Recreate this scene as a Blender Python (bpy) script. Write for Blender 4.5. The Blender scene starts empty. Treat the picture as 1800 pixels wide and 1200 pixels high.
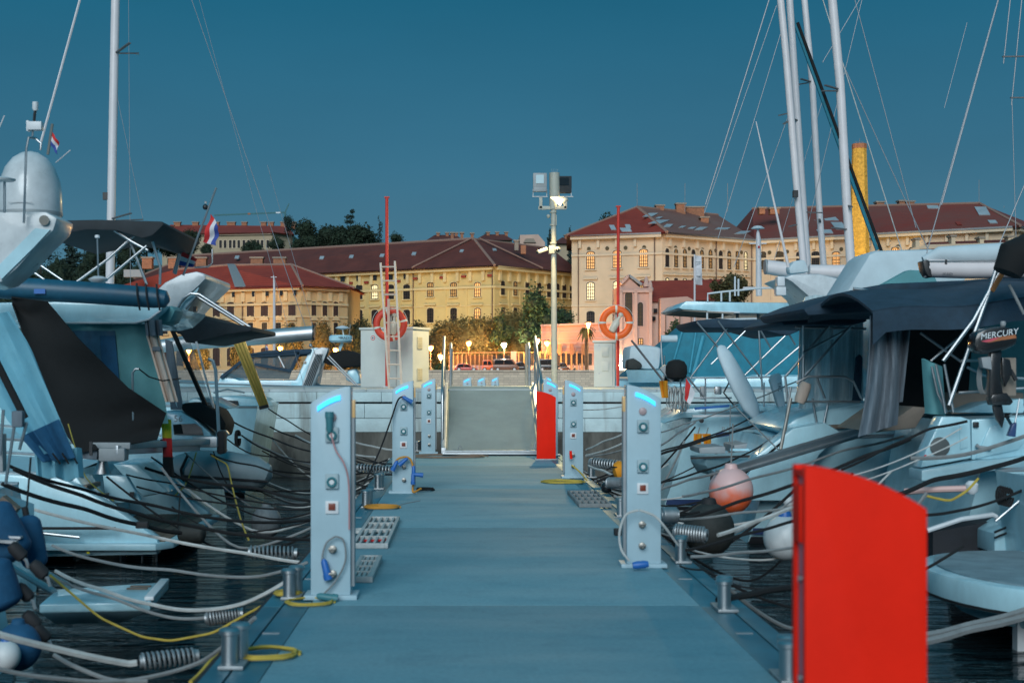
import bpy, bmesh, math, random
import numpy as np
from mathutils import Vector, Matrix

# ---------------------------------------------------------------- camera, sky, sun, exposure
SC = bpy.context.scene
COL = SC.collection
F = 2500.0; CX = 814.0; CY = 658.0; EYE = 1.5          # focal length and horizon in pixels of the 1800 px photograph
cam_d = bpy.data.cameras.new('camera'); cam = bpy.data.objects.new('camera', cam_d); COL.objects.link(cam)
cam.location = (0, 0, EYE); cam.rotation_euler = (math.radians(90), 0, 0)
cam_d.sensor_width = 36; cam_d.lens = 50
cam_d.shift_x = (900 - CX) / 1800; cam_d.shift_y = (CY - 600) / 1800
cam_d.clip_start = 0.1; cam_d.clip_end = 6000
cam_d.dof.use_dof = True; cam_d.dof.focus_distance = 34; cam_d.dof.aperture_fstop = 3.2
SC.camera = cam

W = bpy.data.worlds.new('World'); SC.world = W; W.use_nodes = True
wn = W.node_tree.nodes; wl = W.node_tree.links
bg = wn['Background']
SUN_EL, SUN_AZ = 27.0, 190.0       # afterglow low behind the camera
sky = wn.new('ShaderNodeTexSky'); sky.sky_type = 'NISHITA'; sky.sun_disc = False
sky.sun_elevation = math.radians(SUN_EL); sky.sun_rotation = math.radians(SUN_AZ)
sky.ozone_density = 4.0; sky.dust_density = 0.6; sky.air_density = 1.0
tc = wn.new('ShaderNodeTexCoord'); sep = wn.new('ShaderNodeSeparateXYZ'); wl.new(tc.outputs['Generated'], sep.inputs[0])
ramp = wn.new('ShaderNodeValToRGB'); wl.new(sep.outputs['Z'], ramp.inputs[0])
e = ramp.color_ramp.elements
e[0].position = 0.0; e[0].color = (0.066, 0.182, 0.266, 1)
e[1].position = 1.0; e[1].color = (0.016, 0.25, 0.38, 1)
k = e.new(0.07); k.color = (0.056, 0.170, 0.255, 1)
k = e.new(0.15); k.color = (0.028, 0.137, 0.218, 1)
k = e.new(0.27); k.color = (0.003, 0.112, 0.192, 1)
skym = wn.new('ShaderNodeMixRGB'); skym.blend_type = 'MIX'; skym.inputs[0].default_value = 0.92
nsc = wn.new('ShaderNodeMixRGB'); nsc.blend_type = 'MULTIPLY'; nsc.inputs[0].default_value = 1; nsc.inputs[2].default_value = (0.055, 0.07, 0.075, 1)
cmap = wn.new('ShaderNodeMapping'); cmap.inputs['Scale'].default_value = (1.0, 1.0, 3.0); wl.new(tc.outputs['Generated'], cmap.inputs[0])   # faint thin high cloud
cno = wn.new('ShaderNodeTexNoise'); cno.inputs['Scale'].default_value = 3.2; cno.inputs['Detail'].default_value = 5; wl.new(cmap.outputs[0], cno.inputs['Vector'])
cra = wn.new('ShaderNodeMapRange'); cra.inputs[1].default_value = 0.3; cra.inputs[2].default_value = 0.7; cra.inputs[3].default_value = 0.93; cra.inputs[4].default_value = 1.08; wl.new(cno.outputs['Fac'], cra.inputs[0])
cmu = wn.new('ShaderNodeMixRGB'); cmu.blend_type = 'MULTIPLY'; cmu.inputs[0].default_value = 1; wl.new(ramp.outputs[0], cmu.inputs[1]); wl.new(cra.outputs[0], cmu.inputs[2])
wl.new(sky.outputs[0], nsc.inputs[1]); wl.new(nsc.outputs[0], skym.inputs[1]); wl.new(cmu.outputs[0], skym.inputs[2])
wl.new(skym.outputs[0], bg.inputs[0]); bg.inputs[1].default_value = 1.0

sun_d = bpy.data.lights.new('sun', 'SUN'); sun = bpy.data.objects.new('sun', sun_d); COL.objects.link(sun)
sun_d.energy = 2.3; sun_d.angle = math.radians(34); sun_d.color = (0.88, 0.96, 1.0)
_d = Vector((math.sin(math.radians(SUN_AZ)), math.cos(math.radians(SUN_AZ)), math.tan(math.radians(SUN_EL))))
sun.rotation_euler = _d.to_track_quat('Z', 'Y').to_euler()
SC.view_settings.view_transform = 'Standard'; SC.view_settings.look = 'None'
SC.view_settings.exposure = 0.0; SC.view_settings.gamma = 1.0; SC.view_settings.use_curve_mapping = False
SC.cycles.max_bounces = 6; SC.cycles.transparent_max_bounces = 12
SC.cycles.sample_clamp_indirect = 4; SC.cycles.caustics_reflective = False; SC.cycles.caustics_refractive = False
SC.cycles.use_denoising = True

# ---------------------------------------------------------------- helpers
rng = random.Random(7)
def P(px, py, D): return Vector(((px - CX) * D / F, D, EYE + (CY - py) * D / F))
def PX(px, D): return (px - CX) * D / F
def PZ(py, D): return EYE + (CY - py) * D / F

MATS = {}; PENDING = []
def mat(name, col, rough=0.55, metal=0.0, var=0.12, scale=6.0, bump=0.0, bscale=60.0, emit=0.0, ecol=None, stretch=(1, 1, 1), spec=0.5, coat=0.0, alpha=1.0, col2=None, trans=0.0):
    m = bpy.data.materials.new(name); m.use_nodes = True; MATS[name] = m
    n = m.node_tree.nodes; l = m.node_tree.links; b = n['Principled BSDF']
    b.inputs['Roughness'].default_value = rough; b.inputs['Metallic'].default_value = metal
    b.inputs['Specular IOR Level'].default_value = spec; b.inputs['Coat Weight'].default_value = coat
    b.inputs['Alpha'].default_value = alpha
    b.inputs['Base Color'].default_value = (*col, 1)
    if trans: b.inputs['Transmission Weight'].default_value = trans
    t = n.new('ShaderNodeTexCoord'); mp = n.new('ShaderNodeMapping'); mp.inputs['Scale'].default_value = stretch
    l.new(t.outputs['Object'], mp.inputs[0])
    if var > 0 or col2:
        nz = n.new('ShaderNodeTexNoise'); nz.inputs['Scale'].default_value = scale; nz.inputs['Detail'].default_value = 6; nz.inputs['Roughness'].default_value = 0.65
        l.new(mp.outputs[0], nz.inputs['Vector'])
        r = n.new('ShaderNodeValToRGB'); l.new(nz.outputs['Fac'], r.inputs[0])
        c2 = col2 or tuple(min(1, c * (1 + var)) for c in col); c1 = col if col2 else tuple(c * (1 - var) for c in col)
        r.color_ramp.elements[0].position = 0.32; r.color_ramp.elements[0].color = (*c1, 1)
        r.color_ramp.elements[1].position = 0.68; r.color_ramp.elements[1].color = (*c2, 1)
        l.new(r.outputs[0], b.inputs['Base Color'])
        mr = n.new('ShaderNodeMapRange'); l.new(nz.outputs['Fac'], mr.inputs[0])
        mr.inputs[3].default_value = max(0.02, rough - 0.1); mr.inputs[4].default_value = min(1, rough + 0.1)
        l.new(mr.outputs[0], b.inputs['Roughness'])
    if bump > 0:
        n2 = n.new('ShaderNodeTexNoise'); n2.inputs['Scale'].default_value = bscale; n2.inputs['Detail'].default_value = 4
        l.new(mp.outputs[0], n2.inputs['Vector'])
        bp = n.new('ShaderNodeBump'); bp.inputs['Strength'].default_value = bump; bp.inputs['Distance'].default_value = 0.02
        l.new(n2.outputs['Fac'], bp.inputs['Height']); l.new(bp.outputs[0], b.inputs['Normal'])
    if emit:
        b.inputs['Emission Color'].default_value = (*(ecol or col), 1); b.inputs['Emission Strength'].default_value = emit
    return m

mat('gelcoat', (0.46, 0.72, 0.80), 0.22, var=0.13, scale=3.0, coat=0.3, bump=0.02, bscale=3, stretch=(1, 1, .45))
mat('gelcoat_worn', (0.40, 0.62, 0.69), 0.32, var=0.14, scale=2.2, bump=0.05, bscale=20)
mat('antifoul', (0.02, 0.022, 0.028), 0.7, var=0.3)
mat('boot_stripe', (0.03, 0.06, 0.16), 0.4)
mat('teak', (0.16, 0.12, 0.09), 0.7, var=0.3, scale=9, stretch=(1, 12, 1))
mat('smoked', (0.012, 0.016, 0.02), 0.08, var=0.0, spec=0.6)
mat('navy_canvas', (0.020, 0.046, 0.074), 0.85, var=0.25, scale=5, bump=0.25, bscale=14)
mat('black_canvas', (0.007, 0.0075, 0.008), 0.9, var=0.3, scale=6, bump=0.25, bscale=9)
mat('charcoal_canvas', (0.03, 0.035, 0.04), 0.85, var=0.25, scale=5, bump=0.2, bscale=10)
mat('grey_canvas', (0.14, 0.17, 0.20), 0.85, var=0.3, scale=3, bump=0.35, bscale=7, stretch=(4, 4, 0.6))
mat('teal_canvas', (0.02, 0.19, 0.26), 0.75, var=0.18, scale=3, bump=0.3, bscale=5)
mat('white_canvas', (0.54, 0.63, 0.67), 0.8, var=0.08, scale=3, bump=0.35, bscale=4)
mat('green_canvas', (0.09, 0.26, 0.28), 0.75, var=0.12, scale=3, bump=0.3, bscale=5)
mat('blue_fabric', (0.010, 0.08, 0.17), 0.85, var=0.2, scale=6, bump=0.3, bscale=22)
mat('cream_canvas', (0.58, 0.46, 0.38), 0.8, var=0.12, scale=3, bump=0.4, bscale=6, stretch=(5, 5, 0.5))
mat('stainless', (0.46, 0.47, 0.48), 0.40, metal=1.0, var=0.05)
mat('alu', (0.56, 0.58, 0.60), 0.46, metal=0.85, var=0.08, scale=3)
mat('mast_white', (0.72, 0.66, 0.66), 0.35, var=0.06, scale=2)
mat('galvanised', (0.36, 0.38, 0.39), 0.5, metal=0.7, var=0.2, scale=14)
mat('rubber', (0.018, 0.018, 0.02), 0.75, var=0.3)
mat('plastic_black', (0.02, 0.021, 0.023), 0.45, var=0.2)
mat('plastic_grey', (0.30, 0.32, 0.33), 0.5, var=0.1)
mat('plastic_white', (0.68, 0.69, 0.70), 0.4, var=0.06)
mat('plastic_blue', (0.02, 0.13, 0.42), 0.45, var=0.1)
mat('vinyl', (0.42, 0.48, 0.50), 0.12, var=0.0, alpha=0.35)
mat('glass_screen', (0.10, 0.14, 0.16), 0.05, var=0.0, alpha=0.65)
mat('rope_black', (0.010, 0.010, 0.011), 0.9, var=0.3, bump=0.5, bscale=160)
mat('rope_white', (0.52, 0.52, 0.50), 0.9, var=0.2, bump=0.5, bscale=160)
mat('rope_grey', (0.24, 0.25, 0.25), 0.9, var=0.2, bump=0.5, bscale=160)
mat('rope_yellow', (0.50, 0.36, 0.06), 0.85, var=0.2, bump=0.4, bscale=160)
mat('cable_orange', (0.55, 0.24, 0.03), 0.6, var=0.1)
mat('wire', (0.30, 0.31, 0.33), 0.5, metal=0.3, var=0.1)
mat('pedestal_white', (0.38, 0.52, 0.58), 0.42, var=0.07, scale=3, bump=0.03, bscale=40)
mat('led_cyan', (0.1, 0.6, 1.0), 0.4, var=0, emit=1.5, ecol=(0.02, 0.44, 1.0))
mat('lamp_warm_white', (1, 0.9, 0.7), 0.4, var=0, emit=9, ecol=(1.0, 0.72, 0.34))
mat('lamp_white', (1, 0.95, 0.8), 0.4, var=0, emit=4, ecol=(1.0, 0.86, 0.48))
mat('lamp_street', (1, 0.8, 0.5), 0.4, var=0, emit=2.6, ecol=(1.0, 0.52, 0.12))
mat('lamp_sodium', (1, 0.6, 0.2), 0.4, var=0, emit=2.2, ecol=(1.0, 0.40, 0.05))
mat('red_paint', (0.94, 0.020, 0.006), 0.62, var=0.10, scale=2, bump=0.03, bscale=30, spec=0.12)
mat('ring_red', (0.62, 0.05, 0.025), 0.5, var=0.08)
mat('ring_orange', (0.90, 0.13, 0.012), 0.5, var=0.06)
mat('reflect_tape', (0.66, 0.64, 0.56), 0.4, var=0.1)
mat('concrete', (0.42, 0.46, 0.47), 0.85, var=0.18, scale=1.4, bump=0.3, bscale=25, stretch=(1, 1, 1))
mat('concrete_wet', (0.13, 0.125, 0.11), 0.8, var=0.6, scale=2.2, bump=0.5, bscale=18, stretch=(1, 1, 0.35))
mat('ramp_alu', (0.27, 0.32, 0.30), 0.55, metal=0.25, var=0.10, scale=2)
mat('oak', (0.42, 0.16, 0.05), 0.55, var=0.25, scale=10)
mat('gold_mesh', (0.45, 0.30, 0.06), 0.4, metal=0.35, var=0.3, scale=14, stretch=(6, 6, 0.5))
mat('fender_white', (0.60, 0.62, 0.62), 0.45, var=0.1)
mat('fender_black', (0.028, 0.03, 0.027), 0.7, var=0.3, scale=20, bump=0.2)
mat('fender_grey', (0.16, 0.18, 0.19), 0.7, var=0.2, scale=20)
mat('fender_orange', (0.90, 0.16, 0.05), 0.45, var=0.06)
mat('fender_pale', (0.70, 0.44, 0.40), 0.5, var=0.08)
mat('flag_red', (0.62, 0.03, 0.03), 0.8); mat('flag_white', (0.66, 0.64, 0.66), 0.8); mat('flag_blue', (0.04, 0.07, 0.30), 0.8)
mat('flag_gold', (0.62, 0.52, 0.02), 0.8); mat('flag_black', (0.02, 0.02, 0.02), 0.8)
mat('orange_fabric', (0.72, 0.27, 0.01), 0.7)
mat('tan_panel', (0.26, 0.21, 0.17), 0.7, var=0.1)
mat('print_dark', (0.03, 0.035, 0.045), 0.6, var=0); mat('print_white', (0.75, 0.77, 0.78), 0.5, var=0); mat('print_pink', (0.62, 0.08, 0.12), 0.5, var=0)
mat('outboard_black', (0.014, 0.013, 0.014), 0.25, var=0.1, coat=0.4)

class MB:
    """collects shapes; build() links them as ONE mesh object"""
    def __init__(s): s.v = []; s.f = []
    def add(s, vs, fs):
        o = len(s.v); s.v += [Vector(x) for x in vs]; s.f += [tuple(i + o for i in q) for q in fs]; return s
    def box(s, c, d, rz=0.0, M=None):
        x, y, z = d[0] / 2, d[1] / 2, d[2] / 2
        vs = [Vector((a * x, b * y, cc * z)) for cc in (-1, 1) for a, b in ((-1, -1), (1, -1), (1, 1), (-1, 1))]
        R = M or Matrix.Rotation(rz, 3, 'Z')
        return s.add([R @ q + Vector(c) for q in vs], [(3, 2, 1, 0), (4, 5, 6, 7), (0, 1, 5, 4), (1, 2, 6, 5), (2, 3, 7, 6), (3, 0, 4, 7)])
    def beam(s, a, b, w, h, up=(0, 0, 1)):
        a, b = Vector(a), Vector(b); d = (b - a); L = d.length; d.normalize()
        u = Vector(up); sd = d.cross(u)
        if sd.length < 1e-4: sd = d.cross(Vector((0, 1, 0)))
        sd.normalize(); u = sd.cross(d)
        M = Matrix((sd, d, u)).transposed()
        return s.box((a + b) / 2, (w, L, h), M=M)
    def tube(s, pts, r, n=8, cap=True):
        pts = [Vector(p) for p in pts]; m = len(pts); rs = r if isinstance(r, (list, tuple)) else [r] * m
        t0 = (pts[1] - pts[0]).normalized(); nn = t0.orthogonal().normalized(); o = len(s.v)
        for i in range(m):
            t = (pts[min(i + 1, m - 1)] - pts[max(i - 1, 0)])
            t = t.normalized() if t.length > 1e-9 else t0
            nn = (nn - t * nn.dot(t)); nn = nn.normalized() if nn.length > 1e-6 else t.orthogonal().normalized()
            bb = t.cross(nn)
            for j in range(n):
                a = 2 * math.pi * j / n; s.v.append(pts[i] + (nn * math.cos(a) + bb * math.sin(a)) * rs[i])
        for i in range(m - 1):
            for j in range(n):
                a, b = o + i * n + j, o + i * n + (j + 1) % n; s.f.append((a, b, b + n, a + n))
        if cap: s.f.append(tuple(o + j for j in reversed(range(n)))); s.f.append(tuple(o + (m - 1) * n + j for j in range(n)))
        return s
    def lathe(s, prof, c, n=20, axis=(0, 0, 1), sy=1.0):
        ax = Vector(axis).normalized(); u = ax.orthogonal().normalized(); w = ax.cross(u); o = len(s.v); c = Vector(c)
        for r, z in prof:
            for j in range(n):
                a = 2 * math.pi * j / n; s.v.append(c + ax * z + u * (r * math.cos(a)) + w * (r * sy * math.sin(a)))
        for i in range(len(prof) - 1):
            for j in range(n):
                a, b = o + i * n + j, o + i * n + (j + 1) % n; s.f.append((a, b, b + n, a + n))
        if prof[0][0] > 1e-4: s.f.append(tuple(o + j for j in reversed(range(n))))
        if prof[-1][0] > 1e-4: s.f.append(tuple(o + (len(prof) - 1) * n + j for j in range(n)))
        return s
    def ball(s, c, r, n=16, sz=1.0, m=9):
        return s.lathe([(max(1e-5, r * math.sin(math.pi * i / m)), -r * sz * math.cos(math.pi * i / m)) for i in range(m + 1)], c, n)
    def prism(s, pts, d):
        pts = [Vector(p) for p in pts]; d = Vector(d); n = len(pts)
        nrm = Vector((0, 0, 0))
        for i in range(n): nrm += pts[i].cross(pts[(i + 1) % n])
        if nrm.dot(d) > 0: pts = pts[::-1]
        return s.add(pts + [p + d for p in pts], [tuple(range(n)), tuple(reversed(range(n, 2 * n)))] + [(i, i + n, (i + 1) % n + n, (i + 1) % n) for i in range(n)])
    def poly(s, px, D, depth):
        """outline given in photo pixels at depth D, a solid reaching back by depth"""
        return s.prism([P(x, y, D) for x, y in px], (0, depth, 0))
    def loft(s, secs, closed=False, cap=True):
        o = len(s.v); n = len(secs[0])
        for q in secs: s.v += [Vector(x) for x in q]
        for i in range(len(secs) - 1):
            for j in range(n if closed else n - 1):
                a, b = o + i * n + j, o + i * n + (j + 1) % n; s.f.append((a, b, b + n, a + n))
        if cap: s.f.append(tuple(o + j for j in reversed(range(n)))); s.f.append(tuple(o + (len(secs) - 1) * n + j for j in range(n)))
        return s
    def sheet(s, fn, nu, nv, th):
        """thin solid cloth: fn(u,v) -> point"""
        g = [[Vector(fn(i / nu, j / nv)) for j in range(nv + 1)] for i in range(nu + 1)]; o = len(s.v); w = nv + 1
        nr = [[None] * w for _ in range(nu + 1)]
        for i in range(nu + 1):
            for j in range(w):
                a = g[min(i + 1, nu)][j] - g[max(i - 1, 0)][j]; b = g[i][min(j + 1, nv)] - g[i][max(j - 1, 0)]
                q = a.cross(b); nr[i][j] = q.normalized() if q.length > 1e-9 else Vector((0, 0, 1))
        for sg in (0.5, -0.5):
            for i in range(nu + 1):
                for j in range(w): s.v.append(g[i][j] + nr[i][j] * th * sg)
        N = (nu + 1) * w
        for i in range(nu):
            for j in range(nv):
                a = o + i * w + j; s.f.append((a, a + w, a + w + 1, a + 1)); s.f.append((a + N, a + N + 1, a + N + w + 1, a + N + w))
        rim = [i * w for i in range(nu + 1)] + [nu * w + j for j in range(1, w)] + [i * w + nv for i in range(nu - 1, -1, -1)] + [j for j in range(nv - 1, 0, -1)]
        for a, b in zip(rim, rim[1:] + rim[:1]): s.f.append((o + a, o + b, o + b + N, o + a + N))
        return s
    def build(s, name, m, parent=None, local=False, bevel=0.0, smooth=True, angle=38, label=None):
        me = bpy.data.meshes.new(name); vs = s.v
        if parent is not None and not local:
            IM = world_inv(parent); vs = [IM @ q for q in vs]
        me.from_pydata([tuple(q) for q in vs], [], s.f)
        bm = bmesh.new(); bm.from_mesh(me)
        bmesh.ops.recalc_face_normals(bm, faces=bm.faces)
        if bevel > 0:
            es = [e for e in bm.edges if len(e.link_faces) == 2 and e.calc_face_angle(0) > 0.5]
            bmesh.ops.bevel(bm, geom=es, offset=bevel, segments=2, profile=0.6, affect='EDGES', clamp_overlap=True)
        bm.to_mesh(me); bm.free()
        if smooth:
            me.polygons.foreach_set('use_smooth', [True] * len(me.polygons)); me.set_sharp_from_angle(angle=math.radians(angle))
        PENDING.append((me, m))
        o = bpy.data.objects.new(name, me); COL.objects.link(o)
        if parent is not None: o.parent = parent
        if label: o['label'] = label
        return o

def world_inv(p):
    M = Matrix.Identity(4)
    while p is not None:
        M = p.matrix_basis @ M; p = p.parent
    return M.inverted()
def T(name, label, cat, loc=(0, 0, 0), rz=0.0, group=None):
    o = bpy.data.objects.new(name, None); COL.objects.link(o); o.empty_display_size = 0.1
    o.location = loc; o.rotation_euler = (0, 0, rz); o['label'] = label; o['category'] = cat
    if group: o['group'] = group
    return o
def tag(o, label, cat, group=None):
    o['label'] = label; o['category'] = cat
    if group: o['group'] = group
    return o
def struct(o, kind='structure', label=None):
    o['kind'] = kind
    if label: o['label'] = label
    return o
def copy_tree(o, parent=None):
    c = o.copy(); COL.objects.link(c); c.parent = parent
    for ch in list(o.children): copy_tree(ch, c)
    return c
_texts = {}
def text_mb(s, h, ext=0.002, shear=0.0):
    """lettering as a mesh lying in XZ, facing -Y, lower left corner at the origin"""
    cu = bpy.data.curves.new('t', 'FONT'); cu.body = s; cu.size = 1; cu.extrude = 0.0; cu.shear = shear; cu.resolution_u = 3
    ob = bpy.data.objects.new('t', cu); COL.objects.link(ob)
    dg = bpy.context.evaluated_depsgraph_get(); me = bpy.data.meshes.new_from_object(ob.evaluated_get(dg))
    vs = [v.co.copy() for v in me.vertices]; fs = [tuple(p.vertices) for p in me.polygons]
    COL.objects.unlink(ob); bpy.data.objects.remove(ob); bpy.data.curves.remove(cu); bpy.data.meshes.remove(me)
    mnx = min(v.x for v in vs); mny = min(v.y for v in vs); hh = max(v.y for v in vs) - mny; k = h / hh
    mb = MB(); mb.add([Vector(((v.x - mnx) * k, -ext, (v.y - mny) * k)) for v in vs], fs); return mb
def moved(mb, M):
    mb.v = [M @ q for q in mb.v]; return mb
def sagline(a, b, sag, n=14):
    a, b = Vector(a), Vector(b)
    return [a.lerp(b, i / n) - Vector((0, 0, sag * 4 * (i / n) * (1 - i / n))) for i in range(n + 1)]
def point_light(name, loc, W_, col, parent, r=0.15):
    d = bpy.data.lights.new(name, 'POINT'); d.energy = W_; d.color = col; d.shadow_soft_size = r
    o = bpy.data.objects.new(name, d); COL.objects.link(o)
    if parent is not None: o.parent = parent; o.location = world_inv(parent) @ Vector(loc)
    else: o.location = loc
    return o
# ---------------------------------------------------------------- water and pontoon
ZW = -0.6
m = mat('water', (0.004, 0.010, 0.012), 0.04, var=0, spec=0.5)
n = m.node_tree.nodes; l = m.node_tree.links
t = n.new('ShaderNodeTexCoord'); mp = n.new('ShaderNodeMapping'); mp.inputs['Scale'].default_value = (0.55, 2.4, 1); l.new(t.outputs['Object'], mp.inputs[0])
n1 = n.new('ShaderNodeTexNoise'); n1.inputs['Scale'].default_value = 1.7; n1.inputs['Detail'].default_value = 5; n1.inputs['Distortion'].default_value = 0.6
l.new(mp.outputs[0], n1.inputs['Vector'])
bp = n.new('ShaderNodeBump'); bp.inputs['Strength'].default_value = 1.0; bp.inputs['Distance'].default_value = 0.2
l.new(n1.outputs['Fac'], bp.inputs['Height']); l.new(bp.outputs[0], n['Principled BSDF'].inputs['Normal'])
mb = MB(); mb.add([(-400, -40, ZW), (400, -40, ZW), (400, 216, ZW), (-400, 216, ZW)], [(0, 1, 2, 3)])
struct(mb.build('water', 'water'))

m = mat('deck', (0.30, 0.34, 0.35), 0.5, var=0.0, spec=0.25, bump=0.12, bscale=260)
n = m.node_tree.nodes; l = m.node_tree.links; b = n['Principled BSDF']
t = n.new('ShaderNodeTexCoord'); mp = n.new('ShaderNodeMapping'); mp.inputs['Scale'].default_value = (0.35, 1.3, 1); l.new(t.outputs['Object'], mp.inputs[0])
n1 = n.new('ShaderNodeTexNoise'); n1.inputs['Scale'].default_value = 1.1; n1.inputs['Detail'].default_value = 7; n1.inputs['Roughness'].default_value = 0.6; l.new(mp.outputs[0], n1.inputs['Vector'])
r = n.new('ShaderNodeValToRGB'); l.new(n1.outputs['Fac'], r.inputs[0])
r.color_ramp.elements[0].position = 0.36; r.color_ramp.elements[0].color = (0.17, 0.37, 0.44, 1)
r.color_ramp.elements[1].position = 0.70; r.color_ramp.elements[1].color = (0.24, 0.42, 0.48, 1)
n3 = n.new('ShaderNodeTexNoise'); n3.inputs['Scale'].default_value = 34; n3.inputs['Detail'].default_value = 5; l.new(t.outputs['Object'], n3.inputs['Vector'])
mx = n.new('ShaderNodeMixRGB'); mx.blend_type = 'MULTIPLY'; mx.inputs[0].default_value = 0.35; l.new(r.outputs[0], mx.inputs[1]); l.new(n3.outputs['Fac'], mx.inputs[2])
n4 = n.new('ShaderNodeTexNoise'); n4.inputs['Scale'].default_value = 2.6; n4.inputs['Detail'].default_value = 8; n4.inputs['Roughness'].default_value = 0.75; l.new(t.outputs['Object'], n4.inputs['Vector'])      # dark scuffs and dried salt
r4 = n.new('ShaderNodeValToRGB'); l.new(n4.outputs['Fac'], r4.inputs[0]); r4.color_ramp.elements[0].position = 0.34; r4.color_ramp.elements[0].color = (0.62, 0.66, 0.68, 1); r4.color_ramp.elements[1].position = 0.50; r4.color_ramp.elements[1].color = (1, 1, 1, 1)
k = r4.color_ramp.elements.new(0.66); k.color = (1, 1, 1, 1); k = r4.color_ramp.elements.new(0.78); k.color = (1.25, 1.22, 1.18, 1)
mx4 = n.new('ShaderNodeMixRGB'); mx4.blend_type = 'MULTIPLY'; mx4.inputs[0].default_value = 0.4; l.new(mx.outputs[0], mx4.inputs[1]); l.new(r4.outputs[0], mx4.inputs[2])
l.new(mx4.outputs[0], b.inputs['Base Color'])
mr = n.new('ShaderNodeMapRange'); l.new(n1.outputs['Fac'], mr.inputs[0]); mr.inputs[1].default_value = 0.35; mr.inputs[2].default_value = 0.7; mr.inputs[3].default_value = 0.75; mr.inputs[4].default_value = 0.6
l.new(mr.outputs[0], b.inputs['Roughness'])
mat('edge_rail', (0.05, 0.19, 0.25), 0.5, metal=0.3, var=0.2, scale=3)

XL, XR, XLO, XRO = -1.0, 1.545, -1.31, 1.855
Y0, Y1 = -3.0, 27.0
pont = MB().box(((XL + XR) / 2, (Y0 + Y1) / 2, -0.45), (XRO - XLO - 0.04, Y1 - Y0, 0.82)).build('pontoon', 'concrete_wet')
struct(pont, label='long floating pontoon walkway between two rows of moored boats')
y = Y0; seams = [-3.0, -0.2, 4.55, 9.26, 13.96, 18.7, 23.4, 27.0]
for a, bb in zip(seams, seams[1:]):
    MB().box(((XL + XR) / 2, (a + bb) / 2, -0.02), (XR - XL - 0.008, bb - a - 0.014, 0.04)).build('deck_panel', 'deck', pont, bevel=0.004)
for a, bb in zip(seams, seams[1:]):
    for s, x0, x1 in ((-1, XLO, XL), (1, XR, XRO)):
        xm = x0 + (x1 - x0) * (0.42 if s < 0 else 0.58)
        for p, q in ((x0, xm), (xm, x1)):
            MB().box(((p + q) / 2, (a + bb) / 2, -0.034), (q - p - 0.012, bb - a - 0.006, 0.05)).build('edge_board', 'edge_rail', pont, bevel=0.005)
for s, x in ((-1, XLO - 0.03), (1, XRO + 0.03)):
    MB().box((x, (Y0 + Y1) / 2, -0.11), (0.05, Y1 - Y0, 0.12)).build('rubbing_strip', 'rubber', pont, bevel=0.01)
for s, x in ((-1, -1.12), (1, 1.64)):
    for yy in (6.2, 8.3, 10.5, 12.7, 15.0):
        MB().box((x, yy, -0.0065), (0.10, 0.035, 0.004)).build('fixing_plate', 'galvanised', pont)

# ---------------------------------------------------------------- breakwater quay across the end
bw = T('breakwater', 'long pale concrete breakwater wall crossing behind the end of the pontoon', 'breakwater', (0, 29.4, ZW))
ZT = 1.2; BY0, BY1 = 29.4, 35.2
m = mat('breakwater_stone', (0.58, 0.72, 0.74), 0.85, var=0.16, scale=1.6, bump=0.35, bscale=30)
n = m.node_tree.nodes; l = m.node_tree.links; b = n['Principled BSDF']          # brown run-down stains
t = n.new('ShaderNodeTexCoord'); mp = n.new('ShaderNodeMapping'); mp.inputs['Scale'].default_value = (1.6, 1, 0.16); l.new(t.outputs['Object'], mp.inputs[0])
n1 = n.new('ShaderNodeTexNoise'); n1.inputs['Scale'].default_value = 1.8; n1.inputs['Detail'].default_value = 5; l.new(mp.outputs[0], n1.inputs['Vector'])
r = n.new('ShaderNodeValToRGB'); l.new(n1.outputs['Fac'], r.inputs[0])
r.color_ramp.elements[0].position = 0.56; r.color_ramp.elements[0].color = (0, 0, 0, 1); r.color_ramp.elements[1].position = 0.74; r.color_ramp.elements[1].color = (0.75, 0.75, 0.75, 1)
src = b.inputs['Base Color'].links[0].from_socket
mx = n.new('ShaderNodeMixRGB'); l.new(r.outputs[0], mx.inputs[0]); l.new(src, mx.inputs[1]); mx.inputs[2].default_value = (0.16, 0.13, 0.10, 1); l.new(mx.outputs[0], b.inputs['Base Color'])
MB().box((0, (BY0 + BY1) / 2 + 0.1, 0.2), (90, BY1 - BY0 - 0.2, 1.9)).build('core', 'breakwater_stone', bw)
MB().box((0, 29.42, -0.3), (90, 0.3, 1.22)).build('wet_footing', 'concrete_wet', bw)
x = -13.0; bi = 0
for row, (z0, z1, w, off) in enumerate(((0.935, 1.14, 1.33, 0.35), (0.60, 0.90, 1.33, 0.0), (0.315, 0.595, 1.33, 0.55))):
    x = -14.0 + off
    while x < 12:
        me_ = MB().box((x + w / 2, 29.4 + rng.uniform(0, 0.006) - (0.04 if row == 0 else 0), (z0 + z1) / 2), (w - 0.007, 0.2, z1 - z0 - 0.006)).build('block', 'breakwater_stone', bw, bevel=0.006)
        x += w
x = -14.0
while x < 14:
    MB().box((x + 1.0, 32.27, ZT - 0.03), (1.99, 5.86, 0.06)).build('cap_slab', 'concrete', bw, bevel=0.006); x += 2.0
for x in (-3.4, 3.0):
    MB().box((x, 29.33, 0.917), (0.9, 0.06, 0.03)).build('slot', 'rubber', bw)

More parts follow.
